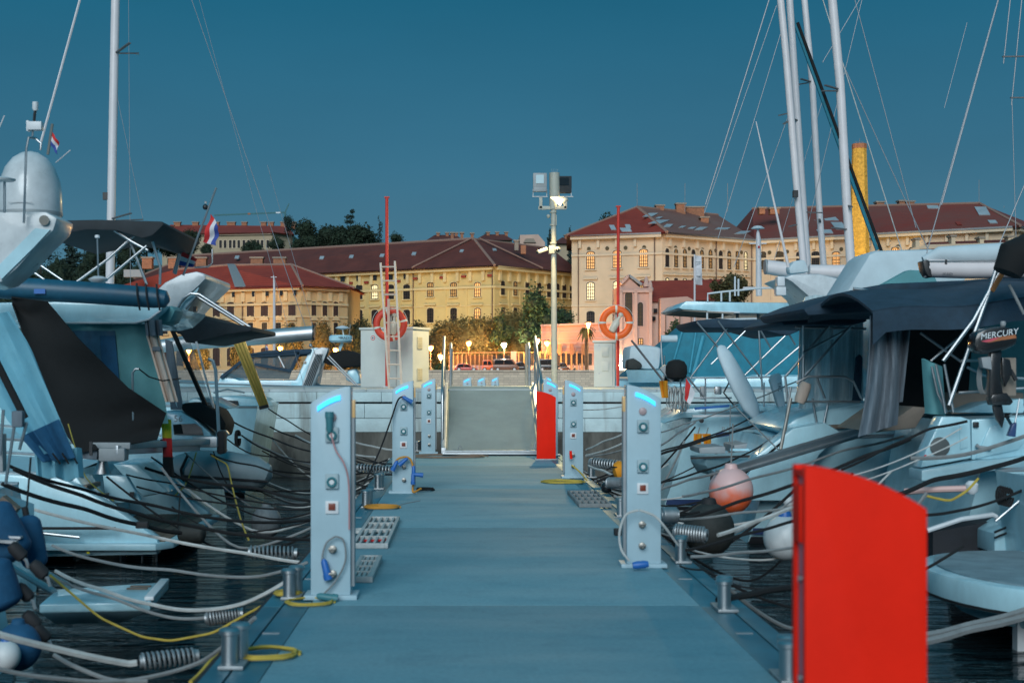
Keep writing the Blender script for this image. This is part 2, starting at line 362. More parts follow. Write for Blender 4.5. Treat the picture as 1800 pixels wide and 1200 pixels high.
# ---------------------------------------------------------------- gangway ramp
gw = T('gangway', 'wide ribbed aluminium gangway ramp rising from pontoon to breakwater', 'gangway', (0.55, 26.6, 0))
GL, GR = -0.33, 1.44
A0, A1 = 26.4, 29.6; z0_, z1_ = 0.06, 1.26
sl = (z1_ - z0_) / (A1 - A0)
MB().prism([(GL, A0, z0_ - 0.07), (GL, A0, z0_), (GL, A1, z1_), (GL, A1, z1_ - 0.07)], (GR - GL, 0, 0)).build('ramp_plate', 'ramp_alu', gw)
mb = MB(); nr = 62
for i in range(nr):
    yy = A0 + 0.08 + (A1 - A0 - 0.1) * i / nr
    mb.box(((GL + GR) / 2, yy, z0_ + (yy - A0) * sl + 0.008), (GR - GL - 0.12, 0.026, 0.018))
struct(mb.build('tread_ribs', 'ramp_alu', gw), 'stuff')
for x in (GL - 0.03, GR + 0.03):
    MB().prism([(x - 0.045, A0 - 0.03, z0_ - 0.09), (x - 0.045, A0 - 0.03, z0_ + 0.08), (x - 0.045, A1, z1_ + 0.08), (x - 0.045, A1, z1_ - 0.09)], (0.09, 0, 0)).build('side_beam', 'alu', gw, bevel=0.008)
MB().box(((GL + GR) / 2, A0 - 0.09, 0.04), (GR - GL + 0.1, 0.22, 0.03)).build('toe_flap', 'alu', gw, bevel=0.004)
MB().tube([(GL, A0 - 0.12, 0.075), (GR, A0 - 0.12, 0.075)], 0.035, 10).build('roller', 'galvanised', gw)
for s, x in ((-1, GL - 0.06), (1, GR + 0.06)):
    hr = 1.02
    top = [(x, A0 + 0.35, z0_ + 0.35 * sl), (x, A0 + 0.35, z0_ + 0.35 * sl + hr - 0.12), (x, A0 + 0.45, z0_ + 0.45 * sl + hr), (x, A1 - 0.1, z1_ + hr), (x, A1, z1_ + hr - 0.12), (x, A1, z1_)]
    MB().tube(top, 0.027, 10).build('handrail', 'stainless', gw)
    MB().tube([(x, A0 + 0.35, z0_ + 0.35 * sl + hr * 0.5), (x, A1, z1_ + hr * 0.5)], 0.02, 8).build('mid_rail', 'stainless', gw)
    for q in (0.35, 0.68):
        yy = A0 + (A1 - A0) * q
        MB().tube([(x, yy, z0_ + (yy - A0) * sl), (x, yy, z0_ + (yy - A0) * sl + hr)], 0.022, 8).build('rail_post', 'stainless', gw)
    # second hoop standing on the breakwater
    xx = x + 0.11 * s * -1
    MB().tube([(xx + .02, 30.3, ZT), (xx + .02, 30.3, 2.05), (xx + .02, 30.45, 2.16), (xx + .02, 31.6, 2.16), (xx + .02, 31.7, 2.05), (xx + .02, 31.7, ZT)], 0.03, 10).build('rail_hoop', 'stainless', gw)
MB().tube([P(805, 789, 26.2), P(808, 781, 26.2), P(812, 789, 26.2)], 0.012, 8).build('shackle', 'galvanised', gw)
MB().tube([P(938, 790, 26.25), P(942, 776, 26.25)], 0.01, 6).build('chain', 'galvanised', gw)

# ---------------------------------------------------------------- service pedestals
def pedestal_proto(s):
    """s=+1: high side at +x (pedestals left of the walkway). Front face at y=0 facing -y"""
    w, d, H, lo = 0.265, 0.20, 1.42, 1.31
    root = T('service_pedestal', 'x', 'pedestal', (0, 0, 0), 0, 'service pedestals along the pontoon')
    def xx(u): return (u - 0.5) * w * s
    prof = [(xx(0), 0, 0.03), (xx(1), 0, 0.03), (xx(1), 0, H)] + [(xx(1 - i / 8), 0, H - (H - lo) * (i / 8) ** 1.7) for i in range(1, 8)] + [(xx(0), 0, lo)]
    MB().prism(prof, (0, d, 0)).build('body', 'pedestal_white', root, local=True, bevel=0.006)
    MB().box((0, d / 2, 0.015), (w + 0.09, d + 0.06, 0.03)).build('base_plate', 'pedestal_white', root, local=True, bevel=0.004)
    # side channel towards the walkway
    MB().box((xx(1) + 0.012 * s, d / 2, 0.70), (0.024, d * 0.55, 1.24)).build('side_channel', 'plastic_grey', root, local=True, bevel=0.004)
    MB().box((xx(1) + 0.017 * s, d / 2 - 0.02, 1.27), (0.02, d * 0.4, 0.12)).build('side_reflection', 'reflected_glow', root, local=True, bevel=0.004)  # warm reflection imitated by a faintly glowing block
    arc = [(xx(0.17 + 0.58 * i / 8), -0.008, lo - 0.055 + (H - lo) * 0.86 * (1 - (1 - (0.10 + 0.75 * i / 8)) ** 1.7)) for i in range(9)]
    mb = MB()
    mb.loft([[(p[0], -0.012, p[2] - 0.016), (p[0], -0.012, p[2] + 0.016), (p[0], 0.004, p[2] + 0.018), (p[0], 0.004, p[2] - 0.018)] for p in arc], closed=True)
    mb.build('light_strip', 'led_cyan', root, local=True)
    ctr = 0.54
    MB().lathe([(0.030, 0), (0.030, 0.012), (0.020, 0.018)], (xx(ctr), 0, 1.215), 18, (0, -1, 0)).build('button', 'button_pink', root, local=True)
    for z in (1.10, 0.79):
        so = MB().box((xx(ctr), -0.012, z), (0.088, 0.028, 0.10)).build('socket', 'socket_plate', root, local=True, bevel=0.006)
        MB().lathe([(0.034, 0), (0.034, 0.016), (0.028, 0.022), (0.019, 0.016), (0.019, 0.006)], (xx(ctr), -0.024, z - 0.005), 18, (0, -1, 0)).build('socket_ring', 'socket_teal', so, local=True); MB().lathe([(0.017, 0), (0.017, 0.012)], (xx(ctr), -0.026, z - 0.005), 14, (0, -1, 0)).build('socket_centre', 'plastic_white', so, local=True)
    br = MB().box((xx(ctr), -0.006, 0.615), (0.088, 0.014, 0.085)).build('breaker_frame', 'plastic_white', root, local=True, bevel=0.004)
    MB().box((xx(ctr), -0.016, 0.62), (0.046, 0.012, 0.046)).build('breaker_window', 'breaker_red', br, local=True, bevel=0.003)
    for z in (0.335, 0.17):
        tp = MB().lathe([(0.027, 0), (0.027, 0.02), (0.014, 0.024), (0.014, 0.055)], (xx(ctr + 0.02), 0, z), 14, (0, -1, 0)).build('tap', 'brass_dull', root, local=True)
        MB().box((xx(ctr + 0.02), -0.06, z + 0.008), (0.05, 0.018, 0.016)).build('tap_lever', 'brass_dull', tp, local=True, bevel=0.003)
    return root
mat('reflected_glow', (0.55, 0.36, 0.16), 0.3, var=0.1, emit=0.12, ecol=(1, 0.6, 0.25)); mat('button_pink', (0.45, 0.33, 0.33), 0.4); mat('socket_teal', (0.05, 0.20, 0.23), 0.5); mat('socket_plate', (0.32, 0.42, 0.45), 0.5)
mat('breaker_red', (0.20, 0.04, 0.02), 0.3); mat('brass_dull', (0.30, 0.28, 0.25), 0.4, metal=0.6)
PL, PR = pedestal_proto(1), pedestal_proto(-1)
peds = [('L', 581, 1053, 'white service pedestal nearest the camera on the left edge of the walkway'),
        ('L', 708, 867, 'white service pedestal wrapped with blue plugs and orange cable, left edge'),
        ('L', 753, 797, 'white service pedestal beside the lower left corner of the gangway'),
        ('R', 1132, 997, 'white service pedestal nearest the camera on the right edge of the walkway'),
        ('R', 1009, 840, 'white service pedestal right of the small red fin panel'),
        ('R', 968, 801, 'white service pedestal standing partly behind the small red fin panel'),
        ('L', 821, 0, 'far white pedestal beyond the breakwater, left of three above the gangway'),
        ('L', 846, 0, 'far white pedestal beyond the breakwater, middle of three above the gangway'),
        ('L', 870, 0, 'far white pedestal beyond the breakwater, right of three above the gangway'),
        ('R', 954, 0, 'far white pedestal beyond the breakwater just right of the gangway rail'),
        ('R', 966, 0, 'farther white pedestal beyond the breakwater below the floodlight mast')]
used = set()
PED = {}
for i, (sd, px, yb, lab) in enumerate(peds):
    src = PL if sd == 'L' else PR
    o = src if sd not in used else copy_tree(src); used.add(sd)
    if yb: D = EYE * F / (yb - CY); z = 0
    else: D = {821: 44, 846: 47.5, 870: 51.5, 954: 46, 966: 51}[px]; z = 0.0
    o.location = (PX(px, D), D, z); o['label'] = lab; PED[i] = (PX(px, D), D)
    if not yb: o['group'] = 'service pedestals beyond the breakwater'
# the pontoon those far pedestals stand on
o = MB().box((1.35, 50, -0.3), (3.0, 22, 0.6)).build('far_pontoon', 'concrete'); struct(o)

# cables on the pedestals
def cable(pts, r, m, label, cat='cable', name='power_cable', grp=None, plugs=()):
    root = T(name, label, cat, pts[0], 0, grp)
    dense = []
    q = [Vector(p) for p in pts]; q = [q[0]] + q + [q[-1]]
    for i in range(1, len(q) - 2):
        for k in range(8):
            t = k / 8; a, b2, c, d = q[i - 1], q[i], q[i + 1], q[i + 2]
            dense.append(0.5 * ((2 * b2) + (c - a) * t + (2 * a - 5 * b2 + 4 * c - d) * t * t + (3 * b2 - a - 3 * c + d) * t ** 3))
    dense.append(q[-1])
    MB().tube(dense, r, 7).build('cord', m, root)
    for (p, d, mm) in plugs:
        d = Vector(d).normalized(); p = Vector(p)
        MB().lathe([(0.012, -0.07), (0.022, -0.05), (0.026, 0.03), (0.030, 0.032), (0.030, 0.07)], p, 12, d).build('plug', mm, root)
    return root
D = 9.45
cable([P(590, 942, D), P(573, 955, D), P(566, 985, D), P(572, 1010, D)], 0.006, 'rope_grey', 'thin grey cable looped on taps of nearest left pedestal with blue plug', plugs=[(P(573, 1000, D), (0.25, 0, -1), 'plastic_blue')])
cable([P(590, 942, D), P(604, 950, D), P(607, 985, D), P(590, 1020, D), P(567, 1045, D)], 0.006, 'rope_grey', 'thin grey lead dropping from tap to foot of nearest left pedestal', plugs=[(P(575, 1049, D - .05), (1, 0, -.15), 'socket_teal')])
cable([P(579, 752, D), P(590, 790, D), P(605, 815, D - .02), P(613, 850, D), P(614, 930, D + .02)], 0.006, 'cable_pink', 'thin pink lead running down from socket of nearest left pedestal', plugs=[(P(579, 742, D), (0, 0, 1), 'socket_teal')]) if mat('cable_pink', (0.50, 0.25, 0.25), 0.6) else 0
D2 = 17.85
cable([P(712, 697, D2), P(700, 702, D2), P(688, 735, D2), P(668, 790, D2 - .3), P(640, 850, D2 - .8)], 0.011, 'rope_black', 'thick black power cable hanging from second left pedestal towards the boats', plugs=[(P(716, 702, D2), (1, 0, -.6), 'plastic_blue')])
cable([P(692, 818, D2), P(700, 806, D2), P(715, 803, D2), P(724, 812, D2), P(727, 840, D2), P(726, 864, D2), P(740, 858, D2 - .1)], 0.013, 'cable_orange', 'orange cable draped over second left pedestal with hanging blue plugs',
      plugs=[(P(694, 818, D2 - .03), (-.5, 0, -1), 'plastic_blue'), (P(709, 811, D2 - .03), (-.6, 0, -.5), 'plastic_blue'), (P(727, 828, D2 - .03), (0, 0, -1), 'plastic_blue'), (P(734, 834, D2 - .05), (1, 0, -.1), 'plastic_blue'), (P(726, 841, D2 - .05), (0, 0, -1), 'plastic_blue')])
D = 10.95
cable([P(1122, 896, D), P(1100, 905, D), P(1089, 935, D), P(1092, 965, D), P(1106, 985, D)], 0.010, 'rope_white', 'white hose looping left from tap of nearest right pedestal')
cable([P(1124, 896, D), P(1150, 906, D), P(1168, 925, D), P(1192, 958, D + .1)], 0.010, 'rope_white', 'white hose running right from tap of nearest right pedestal to bollard')
o = MB().lathe([(0.025, -0.06), (0.03, -0.03), (0.03, 0.03), (0.022, 0.06)], P(1126, 992, 10.85), 12, (1, 0, 0.1)).build('power_plug', 'plastic_blue'); tag(o, 'blue plug lying at foot of nearest right pedestal', 'plug')
cable([P(1003, 792, 20.5), P(1004, 806, 20.5)], 0.02, 'red_paint', 'short red tap handle hanging on second right pedestal')
cable([P(1005, 817, 20.5), P(1020, 830, 20.4), P(1032, 845, 20.2)], 0.011, 'rope_yellow', 'yellowish hose hanging from tap of second right pedestal')

# ---------------------------------------------------------------- red fin panels
def fin(px0, px1, D, ztl, ztr, depth, label):
    root = T('red_fin_panel', label, 'panel', (PX(px0, D), D, 0), 0, 'red fin panels on the pontoon')
    x0, x1 = PX(px0, D), PX(px1, D); w = x1 - x0
    pts = [(x0, D, 0.02), (x1, D, 0.02), (x1, D, ztr)] + [(x1 - w * i / 10, D, ztl - (ztl - ztr) * (1 - i / 10) ** 1.9) for i in range(1, 10)] + [(x0, D, ztl)]
    MB().prism(pts, (0, 0.03, 0)).build('front_plate', 'red_paint', root, bevel=0.004)
    pts2 = [(a, D + depth - 0.03, c) for a, b, c in pts]
    MB().prism(pts2, (0, 0.03, 0)).build('back_plate', 'red_paint', root, bevel=0.004)
    MB().box((x0 + 0.02, D + depth / 2, ztl / 2), (0.02, depth - 0.07, ztl - 0.05)).build('side_channel', 'fin_side', root)
    MB().box((x0 + 0.005, D + depth / 2, ztl - 0.14), (0.02, depth * 0.4, 0.17)).build('handle', 'red_paint', root, bevel=0.008)
    for z in (ztl - 0.33, ztl - 0.62, 0.3):
        MB().lathe([(0.011, 0), (0.011, 0.012)], (x0 + 0.012, D + depth / 2, z), 10, (-1, 0, 0)).build('bolt', 'stainless', root)
    mb = MB(); top = [(p[0], p[1], p[2]) for p in pts[2:]]
    mb.loft([[(p[0], D + 0.03, p[2] - 0.03), (p[0], D + 0.03, p[2] - 0.012), (p[0], D + depth - 0.03, p[2] - 0.012), (p[0], D + depth - 0.03, p[2] - 0.03)] for p in top], closed=True)
    mb.build('top_strip', 'red_paint', root)
    MB().box(((x0 + x1) / 2, D + depth / 2, 0.01), (w + 0.06, depth + 0.05, 0.02)).build('base_plate', 'galvanised', root)
mat('fin_side', (0.50, 0.19, 0.24), 0.35, metal=0.2, var=0.2)
fin(1415, 1630, 4.07, 1.235, 1.115, 0.16, 'tall red fin panel with curved top in right foreground')
fin(944, 977, 25.0, 1.205, 1.10, 0.17, 'small red fin panel beside the foot of the gangway')

# ---------------------------------------------------------------- bollards on the edges
def bollard(px, y, label, posts=2):
    D = (EYE - 0.0) * F / (y - CY)
    X = PX(px, D); root = T('mooring_bollard', label, 'bollard', (X, D, 0), 0, 'stainless mooring bollards')
    MB().box((X, D, 0.004), (0.13, 0.30, 0.02)).build('foot_plate', 'galvanised', root, bevel=0.004)
    for q in ((-0.08, 0.08) if posts == 2 else (0,)):
        MB().lathe([(0.042, 0), (0.042, 0.15), (0.055, 0.155), (0.055, 0.175), (0.045, 0.185)], (X + q * .2, D + q, 0.012), 16).build('post', 'stainless', root)
bollard(413, 1165, 'stainless twin bollard on the left edge in the near foreground')
bollard(515, 1047, 'stainless twin bollard left of the nearest left pedestal')
bollard(646, 890, 'stainless twin bollard on left edge before the second pedestal')
bollard(667, 858, 'stainless twin bollard behind orange cable, left edge')
bollard(735, 792, 'stainless bollard near third left pedestal')
bollard(1197, 985, 'stainless twin bollard right of the nearest right pedestal')
bollard(1273, 1068, 'stainless twin bollard on the right edge in the near foreground')
bollard(1385, 1190, 'stainless twin bollard beside the big red fin panel')
bollard(1092, 905, 'stainless twin bollard left of nearest right pedestal')
bollard(1040, 838, 'stainless twin bollard beside second right pedestal')

# trays, mats and small gear on the deck
def tray(px0, px1, yn, yf, label, m='plastic_pale', h=0.045):
    Dn, Df = EYE * F / (yn - CY), EYE * F / (yf - CY); x0, x1 = PX(px0, Dn), PX(px1, Dn)
    root = T('plastic_grid_mat', label, 'mat', ((x0 + x1) / 2, Dn, 0), 0, 'grid mats on the deck')
    for nm, c, d in (('side_bar', (x0 + .015, (Dn + Df) / 2, h / 2 + .003), (.03, Df - Dn, h)), ('side_bar', (x1 - .015, (Dn + Df) / 2, h / 2 + .003), (.03, Df - Dn, h)),
                     ('end_bar', ((x0 + x1) / 2, Dn + .015, h / 2 + .003), (x1 - x0 - .06, .03, h)), ('end_bar', ((x0 + x1) / 2, Df - .015, h / 2 + .003), (x1 - x0 - .06, .03, h))):
        MB().box(c, d).build(nm, m, root, bevel=0.003)
    nn = 5
    for i in range(1, nn):
        MB().box((x0 + (x1 - x0) * i / nn, (Dn + Df) / 2, h / 2), (.022, Df - Dn - .06, h * .8)).build('slat', m, root)
    for i in range(1, 4):
        MB().box(((x0 + x1) / 2, Dn + (Df - Dn) * i / 4, h / 2 + .006), (x1 - x0 - .06, .03, h * .8)).build('cross_slat', m, root)
mat('plastic_pale', (0.42, 0.43, 0.42), 0.55, var=0.2, scale=15)
tray(612, 655, 1024, 985, 'grey plastic grid mat right of the nearest left pedestal')
tray(618, 682, 964, 915, 'grey plastic grid mat with red rope, behind nearest left pedestal')
tray(1018, 1075, 892, 868, 'dark grid mat on right side of the walkway', 'rope_grey')
def coil(c, r0, turns, rr, m, label, flat=0.5, name='rope_coil'):
    c = Vector(c); pts = []
    for i in range(int(turns * 20)):
        a = i / 20 * 2 * math.pi; R = r0 * (1 - 0.10 * (i // 20) + 0.05 * math.sin(a * 1.7 + i))
        pts.append(c + Vector((R * math.cos(a), R * flat * 2 * math.sin(a), rr + (i % 40) * rr * 0.05)))
    o = MB().tube(pts, rr, 6).build(name, m); tag(o, label, 'rope'); return o
def deckpt(px, y): D = EYE * F / (y - CY); return Vector((PX(px, D), D, 0))
coil(deckpt(655, 950), 0.14, 3, 0.007, 'flag_red', 'tangled red rope lying on the grid mat')
coil(deckpt(640, 936), 0.15, 3, 0.010, 'rope_white', 'coil of white rope behind nearest left pedestal')
coil(deckpt(662, 930), 0.10, 3, 0.009, 'rope_grey', 'small grey rope coil on the grid mat')
coil(deckpt(545, 1060), 0.16, 2.0, 0.007, 'rope_yellow', 'yellow rope coil at foot of nearest left pedestal')
coil(deckpt(506, 1046), 0.09, 3, 0.010, 'rope_yellow', 'bright yellow rope wound round bollard left of the pedestal')
coil(deckpt(672, 893), 0.20, 2.5, 0.011, 'cable_orange', 'orange cable coil on left edge of the walkway', name='cable_coil')
coil(deckpt(990, 848), 0.30, 3, 0.010, 'rope_yellow', 'pale yellow rope coil beside second right pedestal')
coil(deckpt(748, 862), 0.11, 3, 0.012, 'rope_black', 'black cable coil right of second left pedestal', name='cable_coil')
coil(deckpt(785, 803), 0.75, 3, 0.011, 'cable_brown', 'brown rope laid in a wide flat coil before the gangway', flat=0.35) if mat('cable_brown', (0.22, 0.15, 0.11), 0.8) else 0
coil(deckpt(470, 1152), 0.17, 2.0, 0.009, 'rope_yellow', 'thick yellow rope loop on left edge in near foreground')
o = MB().tube([deckpt(690, 892), deckpt(712, 885), deckpt(738, 880)], 0.008, 6).build('loose_rope', 'rope_grey'); tag(o, 'short grey rope end lying near orange cable coil', 'rope')
mb = MB().ball(deckpt(1066, 866) + Vector((0, 0, .07)), 0.075, 14); tag(mb.build('ball_fender', 'outboard_black'), 'small shiny black ball lying beside grid mat on right edge', 'fender')
o = MB().box(deckpt(1088, 940) + Vector((0, 0, .03)), (0.09, 0.12, 0.06)).build('rope_guide', 'rubber', bevel=0.01); tag(o, 'small black block at right edge left of the pedestal', 'fitting')

# ---------------------------------------------------------------- things on the breakwater
def cabinet(px0, px1, yt, yb, D, rz, depth, label, right):
    w = (px1 - px0) * D / F / math.cos(rz); h = (yb - yt) * D / F
    root = T('electrical_cabinet', label, 'cabinet', (PX(px0, D), D, ZT), rz, 'cabinets on the breakwater')
    MB().box((w / 2, depth / 2, h / 2 - 0.02), (w, depth, h - 0.06)).build('body', 'cabinet_white', root, local=True, bevel=0.008)
    MB().box((w / 2, depth / 2, h - 0.02), (w + 0.06, depth + 0.06, 0.05)).build('lid', 'cabinet_white', root, local=True, bevel=0.006)
    if right:
        MB().box((w * 0.69, -0.004, h * 0.47), (0.008, 0.012, h * 0.86)).build('door_gap', 'plastic_grey', root, local=True)
        for z in (h * 0.74, h * 0.22):
            v = MB().box((w + 0.008, depth * 0.4, z), (0.02, depth * 0.30, h * 0.2)).build('vent', 'vent_cream', root, local=True, bevel=0.004)
            for k in range(5): MB().box((w + 0.020, depth * 0.4, z - h * 0.08 + k * h * 0.04), (0.01, depth * 0.26, 0.012)).build('vent_slat', 'vent_cream', v, local=True)
        d = MB().lathe([(0.055, 0), (0.055, 0.004)], (w * 0.24, -0.002, h * 0.83), 16, (0, -1, 0)).build('warning_sign', 'flag_red', root, local=True)
        MB().lathe([(0.04, 0), (0.04, 0.004)], (w * 0.24, -0.005, h * 0.83), 16, (0, -1, 0)).build('sign_face', 'print_white', d, local=True)
        MB().lathe([(0.022, 0), (0.022, 0.004)], (w * 0.24, -0.008, h * 0.83), 10, (0, -1, 0)).build('sign_symbol', 'print_dark', d, local=True)
        MB().box((-0.012, depth * 0.3, h * 0.3), (0.02, 0.3, h * 0.5)).build('side_board', 'wood_pale', root, local=True)
    else:
        for z in (h * 0.76, h * 0.45):
            MB().box((w * 0.55, -0.015, z), (w * 0.34, 0.03, h * 0.2)).build('meter_cover', 'cabinet_white', root, local=True, bevel=0.008)
        MB().box((w * 0.9, -0.004, h * 0.5), (0.01, 0.012, h * 0.9)).build('door_gap', 'plastic_grey', root, local=True)
        for z in (h * 0.9, h * 0.3):
            MB().lathe([(0.014, 0), (0.014, 0.012)], (w * 0.25, 0, z), 10, (0, -1, 0)).build('lock', 'stainless', root, local=True)
mat('cabinet_white', (0.60, 0.62, 0.58), 0.5, var=0.06, scale=2); mat('vent_cream', (0.55, 0.50, 0.36), 0.5); mat('wood_pale', (0.52, 0.30, 0.20), 0.7)
cabinet(634, 727, 578, 683, 32.5, math.radians(-24), 0.85, 'big white electrical cabinet behind the ladder on the breakwater', True)
cabinet(1044, 1080, 597, 679, 33.0, math.radians(-10), 0.35, 'small white meter cabinet below the orange lifebuoy', False)

def lifebuoy(px, py, D, ring, label, tilt=0.0, bottle=True):
    c = P(px, py, D); root = T('lifebuoy', label, 'lifebuoy', c)
    mb = MB(); R, r = 0.30, 0.075; N, M_ = 36, 12
    for i in range(N):
        a = 2 * math.pi * i / N
        for j in range(M_):
            b = 2 * math.pi * j / M_; q = R + r * math.cos(b); mb.v.append(c + Vector((q * math.cos(a), r * 0.75 * math.sin(b), q * math.sin(a))))
    for i in range(N):
        for j in range(M_): mb.f.append((i * M_ + j, i * M_ + (j + 1) % M_, ((i + 1) % N) * M_ + (j + 1) % M_, ((i + 1) % N) * M_ + j))
    mb.build('ring', ring, root, angle=80)
    for k in range(4):
        a0 = math.pi / 2 * k + tilt; pts = []
        for i in range(3):
            a = a0 + (i - 1) * 0.07
            pts.append([c + Vector(((R + (r + .006) * math.cos(b)) * math.cos(a), (r + .006) * .75 * math.sin(b), (R + (r + .006) * math.cos(b)) * math.sin(a))) for b in [2 * math.pi * j / 12 for j in range(12)]])
        MB().loft(pts, closed=True, cap=False).build('reflective_band', 'reflect_tape', root)
    rope = []
    for i in range(49):
        a = 2 * math.pi * i / 48 + tilt; q = R + r + 0.012 + 0.02 * abs(math.sin(2 * (a - tilt)))
        rope.append(c + Vector((q * math.cos(a), -0.01, q * math.sin(a))))
    MB().tube(rope, 0.006, 5).build('grab_line', 'rope_white', root)
    MB().box(c + Vector((0, 0.10, 0.05)), (0.06, 0.06, 0.62)).build('bracket', 'plastic_grey', root, bevel=0.01)
    if bottle:
        d = Vector((0.5, 0, 0.86)) if 'orange' in label else Vector((0.1, 0, 1))
        MB().lathe([(0.02, -0.24), (0.07, -0.22), (0.085, -0.16), (0.085, 0.0), (0.05, 0.06), (0.035, 0.08), (0.035, 0.16), (0.055, 0.18), (0.055, 0.23), (0.02, 0.25)], c + Vector((0.0 if 'orange' in label else 0.08, -0.03, 0.0)), 14, d).build('rope_canister', 'canister_white', root)
    return root
mat('canister_white', (0.62, 0.56, 0.46), 0.4)
DB = 32.0
lifebuoy(686, 570, 31.3, 'ring_red', 'red lifebuoy hanging behind the white ladder on the breakwater', 0.25)
lifebuoy(1083, 567, 31.6, 'ring_orange', 'orange lifebuoy with white rope canister above the small cabinet', 0.0)
def redpole(px0, px1, yt, D, label):
    root = T('marker_pole', label, 'pole', (PX(px1, D), D, ZT))
    MB().tube([(PX(px1, D), D, ZT), P(px0, yt, D)], 0.035, 10).build('pole', 'pole_red', root)
    MB().box(P(px0, yt, D), (0.11, 0.09, 0.03)).build('pole_cap', 'pole_red', root)
    MB().box((PX(px1, D), D, ZT + 0.02), (0.18, 0.18, 0.04)).build('foot_plate', 'galvanised', root, bevel=0.005)
mat('pole_red', (0.62, 0.035, 0.02), 0.5, var=0.15)
redpole(680, 680, 347, 31.65, 'tall thin dark red pole behind the ladder and red lifebuoy')
redpole(1087, 1086, 363, 31.95, 'tall thin red pole holding the orange lifebuoy')
mat('ladder_paint', (0.62, 0.50, 0.40), 0.5)
lad = T('ladder', 'white ladder leaning upright before the red lifebuoy', 'ladder', (PX(690, 30.9), 30.9, ZT))
for a, b in (((669, 462), (684, 684)), ((694, 459), (706, 684))):
    MB().beam(P(a[0], a[1], 31.05), P(b[0], b[1], 30.8), 0.045, 0.06, (0, 1, 0)).build('stile', 'ladder_paint', lad, bevel=0.004)
for k in range(9):
    yy = 469 + k * 24.5; t = (yy - 462) / 222
    MB().tube([P(669 + 15 * t, yy, 31.05 - .25 * t), P(694 + 12 * t, yy, 31.05 - .25 * t)], 0.016, 8).build('rung', 'ladder_paint', lad)
MB().box(P(684, 517, 31.0), (0.28, 0.05, 0.04)).build('tread', 'wood_pale', lad)
mat('wood_pink', (0.60, 0.36, 0.27), 0.6); MB().box(P(683, 590, 30.86), (0.055, 0.03, 1.6)).build('wooden_post', 'wood_pink', lad, bevel=0.004)
mat('ladder_paint', (0.62, 0.50, 0.40), 0.5)
# floodlight mast
DM = 33.5
fm = T('floodlight_mast', 'tall pale floodlight mast with lit lamp and cameras on the breakwater', 'lamp mast', (PX(974, DM), DM, ZT))
xm = PX(973, DM)
MB().tube([(xm + .02, DM, ZT), (xm, DM, PZ(362, DM))], [0.075, 0.06], 14).build('pole', 'mast_cream', fm)
mat('mast_cream', (0.42, 0.42, 0.36), 0.5, var=0.08)
def pm(x, y, d=0): return P(x, y, DM + d)
MB().tube([pm(972, 368), pm(972, 345)], 0.085, 14).build('mast_head', 'mast_cream', fm)
MB().box(pm(971, 365.5), (0.66, 0.07, 0.08)).build('cross_arm', 'mast_cream', fm, bevel=0.006)
for x, hx in ((950.5, 949), (994, 994)):
    MB().box(pm(x, 357), (0.075, 0.07, 0.26)).build('arm_riser', 'mast_cream', fm, bevel=0.006)
    MB().box(pm(hx, 346), (0.36, 0.08, 0.02)).build('yoke_plate', 'galvanised', fm)
h1 = MB().box(pm(949, 321, -.05), (0.325, 0.12, 0.44)).build('flood_head', 'plastic_grey', fm, bevel=0.015)
MB().box(pm(949, 315, -.115), (0.185, 0.02, 0.20)).build('flood_glass', 'flood_glass', h1)
MB().box(pm(949, 333, -.118), (0.29, 0.012, 0.10)).build('flood_cover', 'plastic_grey', h1, bevel=0.004)
h2 = MB().box(pm(993, 325, .05), (0.31, 0.14, 0.40)).build('flood_head', 'charcoal_canvas', fm, bevel=0.015)
MB().box(pm(992, 319, -.025), (0.22, 0.015, 0.18)).build('flood_glass', 'smoked', h2)
for x in (937, 961, 1004):
    MB().box(pm(x, 339), (0.018, 0.03, 0.18)).build('yoke_strap', 'galvanised', fm)
MB().tube([pm(975, 347), pm(974.5, 304)], 0.122, 22).build('lamp_cylinder', 'mast_cream', fm)
for dx in (-4, -1, 2, 4):
    MB().tube([pm(975 + dx, 304), pm(975 + dx * 1.4, 297)], 0.003, 4).build('bird_spike', 'wire', fm)
mat('flood_glass', (0.55, 0.70, 0.75), 0.1, var=0.0)
MB().lathe([(0.10, 0), (0.118, 0.012), (0.10, 0.024)], pm(975, 349.5), 20).build('lit_lens', 'lamp_warm_white', fm)
hz = MB(); hz.prism([pm(968, 347, -.1), pm(991, 349, -.1), pm(986, 360, -.1), pm(976, 353, -.1)], (0, 0.2, 0)); hz.build('lit_flood', 'lamp_warm_white', fm)
MB().lathe([(0.04, 0), (0.055, 0.03), (0.055, 0.13), (0.03, 0.16)], pm(989, 357), 12, (0.7, 0, .7)).build('flood_back', 'mast_cream', fm)
ju = MB().box(pm(970, 439), (0.14, 0.18, 0.19)).build('junction_box', 'mast_cream', fm, bevel=0.01)
MB().beam(pm(962, 437, -.05), pm(945, 443, -.15), 0.085, 0.085).build('bullet_camera', 'mast_cream', fm, bevel=0.02)
MB().lathe([(0.03, 0), (0.03, 0.015)], pm(944.2, 443.4, -.155), 12, (-1, -.5, -.3)).build('camera_lens', 'smoked', fm)
dm = MB().ball(pm(980, 439, -.1), 0.075, 16).build('dome_camera', 'mast_cream', fm)
MB().ball(pm(980.5, 440, -.15), 0.05, 14).build('dome_glass', 'smoked', dm)
MB().tube([pm(978, 378, -.06), pm(978, 396, -.06)], 0.01, 6).build('aerial', 'mast_cream', fm)
MB().ball(pm(964, 380), 0.045, 10).build('sensor', 'mast_cream', fm)
for y in (372, 394, 426): MB().tube([pm(972.5, y), pm(972.5, y + 2.5)], 0.082, 14).build('pole_band', 'mast_cream', fm)
sp = bpy.data.lights.new('flood_spot', 'SPOT'); so = bpy.data.objects.new('flood_spot', sp); COL.objects.link(so); so.parent = fm
